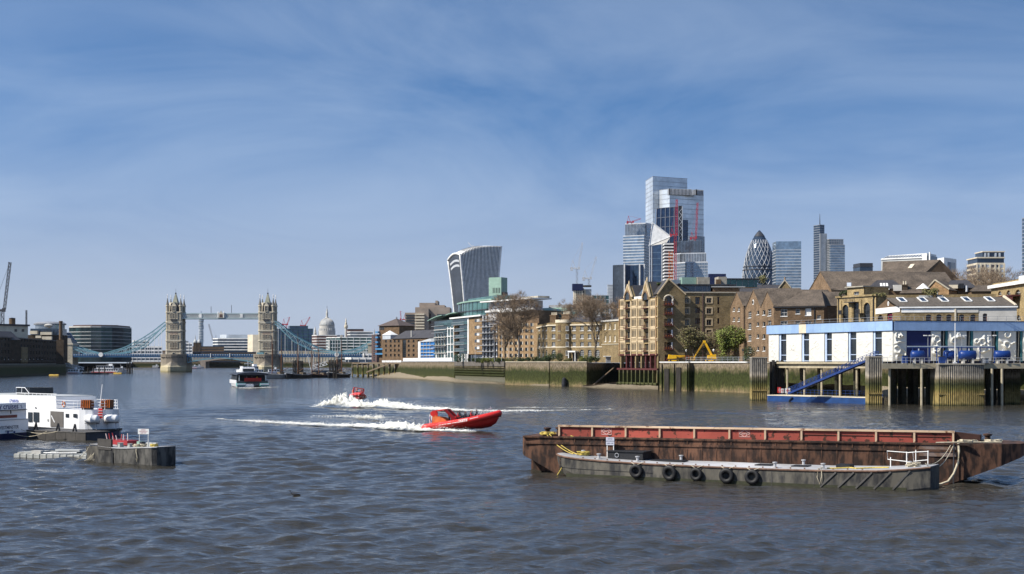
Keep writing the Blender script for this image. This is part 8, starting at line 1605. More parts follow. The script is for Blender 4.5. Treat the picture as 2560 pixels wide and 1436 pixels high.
# ================================================================== FOREGROUND BARGES
def sag(a,b_,s,n=12):a,b_=Vector(a),Vector(b_);return [a+(b_-a)*(i/n)-Vector((0,0,s*4*(i/n)*(1-i/n))) for i in range(n+1)]
def frame2(pa,Ya,pb,Yb):a,b_=P2(pa,Ya),P2(pb,Yb);return a,atan2(b_[1]-a[1],b_[0]-a[0]),hypot(b_[0]-a[0],b_[1]-a[1])
def tow(root,p):return root.matrix_basis @ Vector(p)
def rust_barge():
    a,rz,L_=frame2(1302,116,2562,103.2);r=T('rusty_hopper_barge','big rusty brown hopper barge with red coaming and raked ends','barge',(*a,0),rz);W_=7.6;zd=2.95
    # local: y=0 near side, +y away
    S_=[]
    for x,inset,zb in ((0,.5,1.5),(.25,.12,1.35),(1.6,0,.7),(4.2,0,-.7),(L_-7.2,0,-.7),(L_-4.2,.15,.35),(L_-1.6,.9,1.35),(L_-.3,1.9,1.9),(L_,2.6,2.05)):
        S_.append([(x,inset,zb),(x,inset,zd),(x,W_-inset,zd),(x,W_-inset,zb)])
    MB().loft(S_).obj('hull',M['hull_rust'],r)
    MB().box(.4,2.6,1.5,W_-1.5,-.7,1.3).obj('skeg',M['hull_rust'],r)
    MB().box(.3,L_-4.5,-.09,.0,2.35,2.52).obj('rubbing_strake',M['hull_rust'],r);MB().box(.2,L_-3.8,-.12,.1,zd-.1,zd+.02).obj('deck_edge',M['hull_rust'],r)
    st=MB().box(-.03,.03,-.025,.0,-.3,2.34).mesh('hull_frame',M['hull_rust']);ct=MB().box(-.03,.03,-.05,.0,2.53,2.84).mesh('edge_bracket',M['hull_rust']);n=int((L_-11)/1.15)
    for i in range(n):mobj('hull_frame',st,r,(4.6+i*1.15,0,0));mobj('edge_bracket',ct,r,(4.6+i*1.15,0,0))
    MB().box(3.2,L_-6.6,-.03,.0,-.2,.28).obj('weed_line',M['weed'],r)
    MB().box(L_-7.4,L_-4.6,-.035,.001,2.0,2.8).obj('grey_patch',M['hull_patch'],r)
    # coaming with posts and panels
    x0,x1,y0,y1,zc=3.0,L_-5.0,1.0,W_-1.0,3.80;nb=11;bw=(x1-x0)/nb
    for i in range(nb):
        MB().box(x0+bw*i+.1,x0+bw*(i+1)-.1,y0,y0+.06,zd,zc-.08).obj('coaming_panel',M['coaming_red'],r);MB().box(x0+bw*i+.1,x0+bw*(i+1)-.1,y1,y1+.06,zd,zc-.42).obj('coaming_panel',M['rail_dark'],r)
    pm=MB().box(-.07,.07,-.14,.12,0,zc-zd-.09).mesh('coaming_post',M['rail_pale'])
    for i in range(nb+1):
        mobj('coaming_post',pm,r,(x0+bw*i,y0,zd))
    MB().box(x0-.1,x1+.1,y0-.16,y0+.16,zc-.08,zc+.06).obj('coaming_rail',M['rail_pale'],r)
    MB().loft([[(x1+.06,y0+.2,zd),(x1+.06,y0+.2,zc),(x1+.06,y1,zc-.42),(x1+.06,y1,zd)],[(x1+1.9,y0+.5,zd),(x1+1.9,y0+.5,zc-.25),(x1+1.9,y1,zc-.45),(x1+1.9,y1,zd)]]).obj('end_locker',M['rail_dark'],r)
    for x in (x0,x1):MB().loft([[(x-.05,y0+.17,zd),(x+.05,y0+.17,zd),(x+.05,y0+.17,zc),(x-.05,y0+.17,zc)],[(x-.05,y1,zd),(x+.05,y1,zd),(x+.05,y1,zc-.42),(x-.05,y1,zc-.42)]]).obj('coaming_end',M['coaming_red'] if x == x0 else M['hull_rust'],r)
    for i in range(7,nb):MB().box(x0+bw*i+.2,x0+bw*(i+1)-.2,y0-.05,y0-.001,zd+.42,zd+.47).obj('stiffener',M['rail_dark'],r)
    MB().box(x0+.1,x1-.1,y0+.1,y1-.1,zd+.02,zd+.06).obj('hold_cover',M['rail_dark'],r)
    for k in (1,5):
        cx=x0+bw*(k+.42);z0,z1,w=zd+.2,zd+.72,.42;q=MB()
        for p,s in (((cx-w,z0),(cx+w,z0)),((cx-w,z1),(cx+w,z1)),((cx-w,z0),(cx-w,z1)),((cx+w,z0),(cx+w,z1)),((cx-w,(z0+z1)/2),(cx,z1)),((cx,z1),(cx+w,(z0+z1)/2)),((cx+w,(z0+z1)/2),(cx,z0)),((cx,z0),(cx-w,(z0+z1)/2))):q.bar((p[0],y0-.012,p[1]),(s[0],y0-.012,s[1]),.02,.045)
        lg=q.obj('diamond_logo',M['paint_pink'],r);t=mobj('logo_lettering',textmesh('cory',.26,M['paint_pink'],align='CENTER',bold=.008),lg,(cx,y0-.02,(z0+z1)/2-.07));t.rotation_euler=(pi/2,0,0)
    # bollards and ropes on deck
    def bollard(x,y,k=1.0):
        b_=MB().lathe([(.5*k,0),(.5*k,.06),(.2*k,.08),(.2*k,.5*k),(.32*k,.55*k),(.32*k,.66*k),(.05,.7*k)],12).obj('bollard',M['hull_rust'],r,(x,y,zd));return b_
    bollard(1.9,1.2);bollard(2.6,2.2);bollard(L_-2.6,2.4);bollard(L_-4.0,1.6,.7)
    rp=random.Random(9)
    def coil(lab,x,y,z,rad,nn,m_,seed):
        rr_=random.Random(seed);pts=[]
        for i in range(nn*14):a_=i*2*pi/14;q=rad*(.55+.45*rr_.random());pts.append((q*cos(a_),q*sin(a_)*.8,.04+i/(nn*14)*.22+rr_.uniform(-.02,.02)))
        c=tow(r,(x,y,z));o=MB().tube(pts,.04,5).obj('rope_coil',M[m_],None,c,0,label=lab,cat='rope',group='rope coils on the barges');return o
    coil('yellow rope coil round the bollard at the left end of the rusty barge',2.0,1.1,zd+.05,.75,6,'rope_yellow',1);coil('pale tangled rope on the right end of the rusty barge',L_-4.0,1.3,zd,.8,7,'rope',2);coil('second rope tangle by the right bollard of the rusty barge',L_-2.4,2.3,zd,.9,6,'rope',3)
    o=MB().tube([tow(r,p) for p in sag((L_-6.2,.3,zd+.05),(L_-1.6,1.4,zd+.1),-.02,14)],.05,5).obj('deck_line',M['rope'],label='pale rope lying along the right deck edge of the rusty barge',cat='rope')
    return r
mat('weed',(0.03,0.032,0.014),0.7,0.4,2)
mat('rail_dark',(0.05,0.022,0.016),0.9,0.3,2);mat('paint_pink',(0.68,0.42,0.38),0.7,0.15,5)
RB=rust_barge()
def grey_barge():
    a,rz,L_=frame2(1371,112.8,2318,98.3);r=T('grey_deck_barge','flat grey deck barge with black tyre fenders moored before the rusty barge','barge',(*a,0),rz);W_=4.6;S_=[];D_=[]
    prof=[(0,1.5,1.62,.75),(.5,.85,1.58,.35),(1.4,.35,1.5,-.1),(2.6,.06,1.42,-.5),(5,0,1.32,-.6),(9,0,1.22,-.6),(17,0,1.18,-.6),(22,0,1.22,-.6),(L_-3.5,.05,1.34,-.6),(L_-1.5,.35,1.5,-.5),(L_,.95,1.66,-.3)]
    for x,ins,zd,zb in prof:
        S_.append([(x,ins+.25,zb),(x,ins,zb+.55),(x,ins,zd),(x,W_-ins,zd),(x,W_-ins,zb+.55),(x,W_-ins-.25,zb)])
    MB().loft(S_).obj('hull',M['hull_grey'],r);MB().loft([[(x,ins+.05,zd+.004),(x,ins+.05,zd+.05),(x,W_-ins-.05,zd+.05),(x,W_-ins-.05,zd+.004)] for x,ins,zd,zb in prof]).obj('deck',M['deck_grey'],r)
    MB().tube([(x,ins-.03,zd-.04) for x,ins,zd,zb in prof],.075,6).obj('rubbing_rail',M['rail_rusty'],r);MB().tube([(x,W_-ins+.03,zd-.04) for x,ins,zd,zb in prof],.07,6).obj('rubbing_rail',M['rail_rusty'],r)
    MB().loft([[(x,ins-.02,-.2),(x,ins-.02,.2)] for x,ins,zd,zb in prof[2:-1]],cap=False,closed=False).obj('weed_line',M['weed'],r)
    MB().tube([(x,ins-.012,zd*.42) for x,ins,zd,zb in prof[1:6]],.02,4).obj('hull_seam',M['dark'],r)
    def inset(x):
        for (a_,i0,_,_),(c_,i1,_,_) in zip(prof[:-1],prof[1:]):
            if a_ <= x <= c_:return i0+(i1-i0)*(x-a_)/(c_-a_)
        return prof[-1][1]
    def dz(x):
        for (a_,_,z0,_),(c_,_,z1,_) in zip(prof[:-1],prof[1:]):
            if a_ <= x <= c_:return z0+(z1-z0)*(x-a_)/(c_-a_)
        return prof[-1][2]
    for i in range(5):x=L_-6.4+i*1.28;MB().bar((x-1.15,inset(max(0,x-1.15))-.03,.05),(x,inset(x)-.03,dz(x)-.12),.1,.12).obj('raking_strake',M['hull_grey2'],r)
    for x in (7.4,13.2,18.4,21.6):MB().box(x-.03,x+.03,-.02,.005,-.3,dz(x)-.1).obj('hull_frame',M['hull_grey2'],r)
    # hatch box, covers, fittings
    hb=MB().box(4.4,7.4,1.7,3.4,dz(5)+.05,dz(5)+.62).obj('hatch_box',M['box_black'],r);q=MB().tube([(.16*cos(t),0,.16*sin(t)) for t in [i*2*pi/14 for i in range(14)]],.035,5,closed=True).obj('hatch_ring',M['grey_metal'],r,(5.2,1.66,dz(5)+.34));MB().box(4.3,7.5,1.6,3.5,dz(5)+.62,dz(5)+.68).obj('hatch_lid',M['box_black'],r);MB().bar((6.2,2.6,dz(5)+.68),(6.45,2.6,dz(5)+1.0),.05).obj('lid_handle',M['dark'],r)
    for x0,x1 in ((7.9,10.6),(16.4,17.6),(19.2,20.4),(22.6,23.6)):MB().box(x0,x1,2.0,3.2,dz(x0)+.05,dz(x0)+.13 if x0 < 20 else dz(x0)+.3).obj('hatch_cover',M['box_black'],r)
    bm=MB().lathe([(.26,0),(.26,.05),(.11,.06),(.11,.32),(.18,.35),(.18,.42),(.03,.44)],10).mesh('bollard',M['deck_grey'])
    for x,y in ((4.2,.5),(7.5,.5),(2.0,2.2),(9.7,3.9),(18.5,.5),(22.1,.5),(L_-1.6,1.7),(19.6,3.8)):mobj('bollard',bm,r,(x,y,dz(x)+.05))
    for i in range(22):x=3+i*1.05;mobj('deck_cleat',MB().box(-.05,.05,-.03,.03,0,.09).mesh('deck_cleat',M['rail_rusty']) if i == 0 else bpy.data.meshes['deck_cleat'],r,(x,.12,dz(x)+.05))
    # white tube frames at the right end
    def fr(pts,name='tube_frame'):return MB().tube(pts,.032,6,closed=True).obj(name,M['white'],r)
    xe=L_-3.6;fr([(xe,3.4,dz(xe)+.6),(xe+1.45,3.2,dz(xe)+.5),(xe+1.5,3.2,dz(xe)+1.15),(xe-.05,3.4,dz(xe)+1.2)]);fr([(xe+1.95,3.0,dz(xe)+.55),(xe+3.0,2.8,dz(xe)+.7),(xe+3.05,2.8,dz(xe)+1.3),(xe+1.9,3.0,dz(xe)+1.2)])
    q=MB();[q.bar((x,y,dz(min(L_,x))),(x,y,dz(min(L_,x))+h_),.055) for x,y,h_ in ((xe+.2,3.4,.75),(xe+1.4,3.2,1.1),(xe+2.1,3.0,1.2),(xe+3.0,2.8,1.1))];q.bar((xe+1.5,3.2,dz(xe)+1.15),(xe+1.9,3.0,dz(xe)+1.2),.05);q.obj('frame_posts',M['white'],r)
    # tyres
    tm=MB();n=22;rings=[]
    for i in range(n):
        a_=2*pi*i/n;rings.append([((.40+.17*cos(b_)*1.0)*cos(a_),.15*sin(b_),(.40+.17*cos(b_))*sin(a_)) for b_ in [2*pi*j/10 for j in range(10)]])
    rings.append(rings[0]);tm.loft(rings,cap=False);tme=tm.mesh('tyre',M['rubber'],True)
    for i,px in enumerate((1590,1673.5,1740,1816,1880)):
        u0=(px-1371)/(2318-1371);x=None
        # position along the hull for this tyre
        lo_,hi_=0,L_
        for _ in range(40):
            mid=(lo_+hi_)/2;w=tow(r,(mid,-.2,.6));p=CX+F*w.x/w.y;lo_,hi_=(mid,hi_) if p < px else (lo_,mid)
        z=dz(lo_)-.62;t=T('tyre_fender',('leftmost of the five tyre fenders hanging on the grey barge','second tyre fender from the left on the grey barge','middle one of the five tyre fenders on the grey barge','fourth tyre fender from the left on the grey barge','rightmost of the five tyre fenders hanging on the grey barge')[i],'tyre',tow(r,(lo_,-.2,z)),rz,'tyre fenders on the grey barge');o=mobj('tyre',tme,t);o.rotation_euler=(.1*sin(i*2.1),i*.7,.12*cos(i*1.7));o.scale=((.96,1.06,.9,1.03,1.0)[i],)*3
        q=MB();q.tube([(-.12,.0,.5),(-.5,.17,.66)],.025,5);q.tube([(.12,.0,.5),(.55,.17,.68)],.025,5);q.obj('lashing',M['rope'],t)
    # notice board on legs
    t=T('notice_board','small grey notice board on two white legs standing on the grey barge','sign',tow(r,(4.2,2.6,dz(4.2)+.05)),rz);[MB().bar((x,0,0),(x,0,1.55),.06).obj('leg',M['white'],t) for x in (-.28,.28)];bd=MB().box(-.36,.36,-.07,-.035,.98,1.6).obj('board',M['sign_grey'],t)
    for i,s in enumerate(('BARGE','DANGEROUS','KEEP OFF')):q=mobj('sign_lettering',textmesh(s,.135,M['navy'],.002,align='CENTER'),bd,(0,-.075,1.43-i*.18));q.rotation_euler=(pi/2,0,0)
    # ropes
    g=lambda x,y,dzv=0:tow(r,(x,y,dz(x)+dzv))
    def line(lab,pts,rad,m_,cat='rope',name='mooring_line'):return MB().tube(pts,rad,6).obj(name,M[m_],label=lab,cat=cat,group='mooring lines of the barges')
    A1=tow(RB,(2.0,.6,3.1));line('yellow mooring line hanging from rusty to grey barge at left',sag(A1,g(1.4,1.6,.15),.25),.035,'rope_yellow');line('second yellow line beside the hanging left one',sag(A1+Vector((.25,0,0)),g(1.7,1.7,.15),.2),.035,'rope_yellow');line('taut dark-shadowed yellow line sloping to the black hatch box',sag(tow(RB,(4.0,.8,3.0)),g(5.2,3.6,.1),.03),.05,'rope_yellow')
    A2=tow(RB,(RB_L-5.1,.1,2.95));line('white mooring line sagging between the barge ends at right',sag(A2,g(L_-.5,1.6,.25),.55),.03,'rope');line('lower white mooring line of the right-hand pair',sag(A2+Vector((.2,0,0)),g(L_-.4,1.4,.2),.85),.03,'rope')
    b_=tow(RB,(RB_L-4.6,0,3.0));line('thick knotted rope hanging from the rusty barge into the water',[b_,b_+Vector((.0,-.15,-.6)),b_+Vector((-.1,-.25,-1.4)),b_+Vector((-.45,-.35,-2.2)),b_+Vector((-.9,-.5,-2.75)),b_+Vector((-1.5,-.6,-2.95)),b_+Vector((-3.0,-.8,-2.98))],.085,'rope');line('dark chain hanging beside the thick knotted rope',[b_+Vector((-.35,-.08,0)),b_+Vector((-.4,-.1,-3))],.05,'dark_metal')
    c0=g(.55,1.0,-.1);n=12
    t=T('anchor_chain','rusty chain hanging from the left bow of the grey barge','chain',c0,0);lk=MB().tube([(.05*cos(a_),0,.09*sin(a_)) for a_ in [2*pi*i/10 for i in range(10)]],.018,5,closed=True).mesh('link',M['rail_rusty'])
    for i in range(n):o=mobj('link',lk,t,(-.02*i,-.3,-.15*i));o.rotation_euler=(0,0,(i % 2)*pi/2)
    line('yellow rope loop hanging off the left bow into the water',[c0+Vector((.15,-.25,-.4)),c0+Vector((.1,-.35,-.9)),c0+Vector((-.2,-.35,-1.4)),c0+Vector((-.4,-.3,-1.65))],.04,'rope_yellow');line('pale rope looped over the grey barge side near the raking strakes',[g(22.1,.5,.2),g(21.9,-.05,.1),g(21.85,-.12,-.5),g(22.05,-.14,-1.0),g(22.2,-.12,-.4),g(22.15,-.05,.05)],.035,'rope');line('yellow rope laid along the right deck of the grey barge',[g(22.3,.8,.1),g(23,.9,.1),g(23.8,1.3,.12),g(24.4,.9,.1),g(25.4,1.5,.12),g(26.6,1.4,.12)],.05,'rope_yellow')
    def coil(lab,x,y,rad,nn,m_,seed):
        rr_=random.Random(seed);pts=[(rad*(.5+.5*rr_.random())*cos(i*2*pi/12),rad*(.5+.5*rr_.random())*sin(i*2*pi/12)*.8,.03+i/(nn*12)*.3) for i in range(nn*12)];MB().tube(pts,.035,5).obj('rope_coil',M[m_],None,g(x,y,.05),0,label=lab,cat='rope',group='rope coils on the barges')
    coil('yellow rope heaped on the left bollard of the grey barge',2.0,2.2,.55,8,'rope_yellow',4);coil('pale rope heap at the right tip of the grey barge',L_-1.4,1.8,.6,6,'rope',5)
    gb=g(8.3,3.6,.1)
    return r
mat('hull_grey2',(0.09,0.085,0.08),0.8,0.3,2);mat('rail_rusty',(0.17,0.10,0.07),0.85,0.4,3);mat('box_black',(0.014,0.015,0.018),0.6,0.3,2);mat('sign_grey',(0.46,0.47,0.55),0.6,0.08,2)
RB_L=frame2(1302,116,2562,103.2)[2]
grey_barge()

# ================================================================== CRUISE BOATS AND PONTOONS AT LEFT
def cruise_boats():
    # boat with lettered stern, in shade
    f=Fac('cruise_boat','white cruise boat stern cut by the left edge, lettered in blue with red band','cruise boat',-64,160.2,71,168.6,0);R=f.root;L_=f.L;z=lambda p,y:f.uz(p,y)[1];zh=z(35,1083);zm=z(35,1049);zu=z(35,1032);ztop=z(35,1008)
    MB().loft([[(.4,0,-.6),(L_-.35,0,-.6),(L_-.35,22,-.6),(.4,22,-.6)],[(0,0,zh),(L_,0,zh),(L_,24,zh),(0,24,zh)]]).obj('lower_hull',M['navy'],R);MB().box(0,L_,0,23,zh+.003,zm).obj('upper_hull',M['white_boat'],R);MB().box(.1,L_-.2,.15,21,zm+.003,zu+.35).obj('main_cabin',M['white_boat'],R);MB().box(0,L_-.45,-.05,20,zu+.353,ztop).obj('top_bulwark',M['white_boat'],R)
    MB().box(-.05,L_+.05,-.06,.0,zm-.06,zm+.02).obj('rubbing_band',M['grey_metal'],R);MB().box(.0,L_-.3,-.12,.1,zu+.28,zu+.36).obj('deck_edge',M['dark_metal'],R);u0,u1,z0,z1=f.rect(-30,44,1039,1046);MB().box(u0,u1,.06,.149,z0,z1).obj('red_band',M['band_red'],R)
    for px in (19,35):u_,z_=f.uz(px,1082);MB().box(u_-.07,u_+.07,-.12,-.001,z_-.1,z_+.2).obj('stern_lamp',M['blue'],R)
    def txt(s,px,py,size,m_,name='boat_lettering',y=-.01,al='RIGHT',bold=0.01):u_,z_=f.uz(px,py);t=mobj(name,textmesh(s,size,M[m_],.003,align=al,bold=bold),R,(u_,y,z_));t.rotation_euler=(pi/2,0,0);return t
    txt('city cruises',45,1021.5,.92,'text_navy',y=-.06);txt('WESTMINSTER',46.5,1071,.52,'text_grey');txt('LONDON',32.5,1079.5,.30,'text_grey')
    u_,z_=f.uz(52,1015);q=MB()
    for k in range(3):q.add([(u_-.16+k*.07,-.056,z_-.12+.16-k*.14),(u_+.05+k*.07,-.056,z_-.02+.16-k*.14),(u_+.10+k*.07,-.056,z_-.09+.16-k*.14),(u_-.10+k*.07,-.056,z_-.17+.16-k*.14)],[(0,1,2,3)])
    q.obj('swoosh_logo',M['text_navy'],R)
    u_,z_=f.uz(24,1033);MB().box(u_-.06,u_+.06,-.2,-.13,z_-.1,z_+.35).obj('camera_bracket',M['dark'],R)
    # wheelhouse and roof on top
    u0,u1,z0,z1=f.rect(-40,12,965,1003);MB().box(u0,u1,8,13,ztop,ztop+1.6).obj('wheelhouse',M['grey_metal'],R);MB().box(u0-.5,u1+.5,7.5,13.5,ztop+1.6,ztop+1.75).obj('wheelhouse_roof',M['white_boat'],R)
    # larger boat behind
    f=Fac('cruise_boat','long white two-deck cruise boat with liferafts and brown seats at its stern','cruise boat',-60,186.5,247,165.5,0);R=f.root;L_=f.u(188);z=lambda p,y:f.uz(p,y)[1];W_=5.6;zh=z(150,1071);z1=z(150,1023);zr=z(150,993.5)
    def stern(rr,ext=0):return [(L_+ext+rr*sin(pi*i/10)*1.0,W_/2-rr*cos(pi*i/10)*(W_/2/rr)) for i in range(11)]
    MB().prism([(0,0)]+stern(2.9)+[(0,W_)],-.6,zh-.25).obj('hull',M['navy'],R);MB().prism([(0,-.12)]+[(x+.15,y*1.04-.12) for x,y in stern(3.0)]+[(0,W_+.12)],zh-.25,zh).obj('rubbing_band',M['dark'],R)
    u215=f.u(138)
    MB().prism([(0,.1)]+stern(2.5,-.1)+[(0,W_-.1)],zh+.003,z1).obj('main_deck_house',M['white_boat'],R,smooth=False);MB().box(0,u215,.12,W_-.12,z1+.003,zr).obj('upper_bulwark',M['white_boat'],R);MB().box(0,u215-.4,.3,W_-.3,zr,zr+.12).obj('upper_deck',M['lead'],R)
    MB().box(f.u(20),f.u(52),1.2,W_-1.2,zr+.12,zr+1.0).obj('wheelhouse_glazing',M['win'],R);q=MB();q.tube([(f.u(20),1.1,zr+1.0),(f.u(42),1.1,zr+1.0),(f.u(53),1.1,zr+.3),(f.u(20),1.1,zr+.3)],.05,5,closed=True);q.bar((f.u(34),1.1,zr+.3),(f.u(34),1.1,zr+1.0),.05);q.obj('windscreen_frame',M['white_boat'],R);q=MB();q.bar((f.u(55),.4,zr+.35),(f.u(134),.4,zr+.35),.06)
    for i in range(9):x=f.u(55+i*9.5);q.bar((x,.4,zr),(x,.4,zr+.35),.05)
    q.obj('roof_rail',M['white_boat'],R)
    def wn_(p0,p1,yt,yb,m_='win',name='window',y0=-.06):u0,u1,z0,z1_=f.rect(p0,p1,yt,yb);return MB().box(u0,u1,y0,.02,z0,z1_).obj(name,M[m_],R)
    wn_(71,81,1031,1055);wn_(84.5,98,1031,1055);wn_(127,159,1029,1068,'door_grey','doorway');wn_(165,173,1035,1044);wn_(184,192,1035,1044);wn_(88,91,1018.5,1021.5,'dark','porthole');wn_(118,122,1048,1053,'lead','panel')
    u_,z_=f.uz(133,1050);MB().bar((u_-.3,-.05,z_+.5),(u_+.5,-.05,z_-.3),.12).obj('stair_rail',M['white_boat'],R)
    # stern upper deck rails
    q=MB();arc=[(u215,.15)]+[(x,y) for x,y in stern(2.2,-.3)]+[(u215,W_-.15)]
    for h_ in (.35,.7,1.05):q.tube([(x,y,z1+h_) for x,y in arc],.03,5)
    for x,y in arc:q.bar((x,y,z1),(x,y,z1+1.05),.05)
    q.tube([(f.u(137),.05,z1+1.2),(f.u(142),.05,z1+.2),(L_,.05,z1+.2)],.03,5);q.obj('stern_rail',M['white_boat'],R)
    u_,z_=f.uz(152,1009);rg=MB().tube([(.3*cos(a),0,.3*sin(a)) for a in [2*pi*i/16 for i in range(16)]],.075,7,closed=True);lb=T('lifebuoy','orange and white lifebuoy on the cruise boat rail','lifebuoy',R.matrix_basis @ Vector((f.u(160),-.05,z1+.62)),R.rotation_euler.z);mobj('ring',rg.mesh('ring',M['orange']),lb);[mobj('band',MB().box(-.05,.05,-.085,.085,.21,.385).mesh('band',M['white']),lb).__setattr__('rotation_euler',(0,a,0)) for a in (0.5,2.1,3.6,5.2)]
    def at_px(px,rr,zz,inset=0.0):
        best=None
        for i in range(61):
            a_=pi*i/60*.75;lp=Vector((L_+rr*sin(a_),W_/2-cos(a_)*(W_/2-inset),zz));w=R.matrix_basis @ lp;e=abs(CX+F*w.x/w.y-px)
            if best is None or e < best[0]:best=(e,lp)
        return best[1]
    def seat(lab,p0,p1):
        c=R.matrix_basis @ at_px((p0+p1)/2,1.6,z1,.6);w=1.1;t=T('stacked_seats',lab,'seat',c,R.rotation_euler.z+.5,'brown seats on the cruise boat stern')
        MB().box(-w/2,w/2,-.5,.5,.25,1.15).obj('seat_block',M['seat_brown'],t)
        for i in range(5):x=-w/2+w*i/4;MB().bar((x,-.55,.2),(x+.05,-.55,1.2),.06).obj('slat',M['orange'],t)
        MB().box(-w/2,w/2,-.4,.4,0,.25).obj('base',M['dark_metal'],t)
    seat('stack of brown slatted seats left of the stern mast',207,232);seat('stack of brown slatted seats at the stern corner',258,281)
    def raft(lab,p,y,dx_):
        c=R.matrix_basis @ at_px(p,3.1,zh);t=T('liferaft_canister',lab,'liferaft',c,R.rotation_euler.z+.55,'white liferaft canisters');o=MB().lathe([(.1,-.85),(.42,-.8),(.48,-.6),(.48,-.08),(.52,-.06),(.52,.06),(.48,.08),(.48,.6),(.42,.8),(.1,.85)],16).obj('canister',M['white_boat'],t,(0,0,1.25),smooth=True);o.rotation_euler=(0,pi/2,0)
        for x in (-.55,.55):MB().bar((x,0,0),(x,0,.8),.08).obj('cradle_leg',M['steel_pale'],t)
        MB().box(-.75,.75,-.4,.4,.72,.79).obj('cradle',M['dark_metal'],t)
    raft('white liferaft canister left of the red stern ladder',229,-.75,0);raft('white liferaft canister right of the red stern ladder',280,.6,.6)
    q=T('stern_ladder','red and white ladder board on the cruise boat stern','ladder',R.matrix_basis @ at_px(251,3.0,zh+.4),R.rotation_euler.z+.6);MB().box(-.25,.25,-.05,.05,.9,2.1).obj('board',M['rib_red'],q);[MB().bar((-.3,-.1,i*.3),(.3,-.1,i*.3),.05).obj('rung',M['white'],q) for i in range(7)]
    u_=at_px(250,1.5,z1,.5).x;MB().bar((u_-.2,2.5,z1),(u_+.4,2.5,z1+3.0),.07).obj('ensign_staff',M['white_boat'],R);t=mobj('boat_lettering',textmesh('cruises',.85,M['text_blue'],.003,align='RIGHT',bold=.01),R,(f.u(46),.0,z(30,1006.5)));t.rotation_euler=(pi/2,0,0)
    # dark pontoon between
    a,rz,L2=frame2(66,166.5,214,160.5);r=T('mooring_pontoon','dark steel mooring pontoon along the cruise boat','pontoon',(*a,0),rz);n=6
    for i in range(n):MB().box(L2*i/n+.02,L2*(i+1)/n-.02,0,.1,-.5,.95).obj('side_plate',M['pontoon_dark'],r)
    MB().box(0,L2,.11,3.4,-.5,.9).obj('float',M['dark_metal'],r);MB().box(-.05,L2+.05,-.05,3.45,.951,1.05).obj('deck',M['hull_grey2'],r)
    for x in (L2*.12,L2*.5,L2*.78):q=MB();q.bar((x-.25,.3,1.05),(x+.12,.3,1.9),.14);q.bar((x+.35,.3,1.05),(x+.12,.3,1.9),.14);q.obj('a_frame',M['dark'],r)
    w0=R.matrix_basis @ Vector((0,0,0));A_=Vector((PX(35,166.5),166,PZ(1083,166)));B_=Vector((PX(118,162),162,1.1));MB().tube(sag(A_,B_,.5),.03,5).obj('mooring_line',M['rope'],label='pale mooring line sagging from the lettered stern to the pontoon',cat='rope');MB().tube(sag(A_+Vector((1.0,0,.4)),B_+Vector((1.2,0,0)),.35),.03,5).obj('mooring_line',M['rope'],label='shorter pale mooring line above the sagging one',cat='rope')
mat('text_navy',(0.02,0.03,0.16),0.5,0.05,1);mat('text_blue',(0.05,0.09,0.35),0.5,0.05,1);mat('text_grey',(0.10,0.11,0.14),0.5,0.05,1);mat('band_red',(0.16,0.015,0.015),0.5,0.05,1);mat('door_grey',(0.12,0.11,0.10),0.6,0.2,1);mat('seat_brown',(0.22,0.075,0.02),0.7,0.3,4);mat('pontoon_dark',(0.055,0.05,0.045),0.8,0.3,1.5)
cruise_boats()
rust('hull_shaded',(.10,.095,.085),(.022,.022,.022),0.40,0.58,1.6,st=True)  # darker copy of the grey hull, shade put into its colour
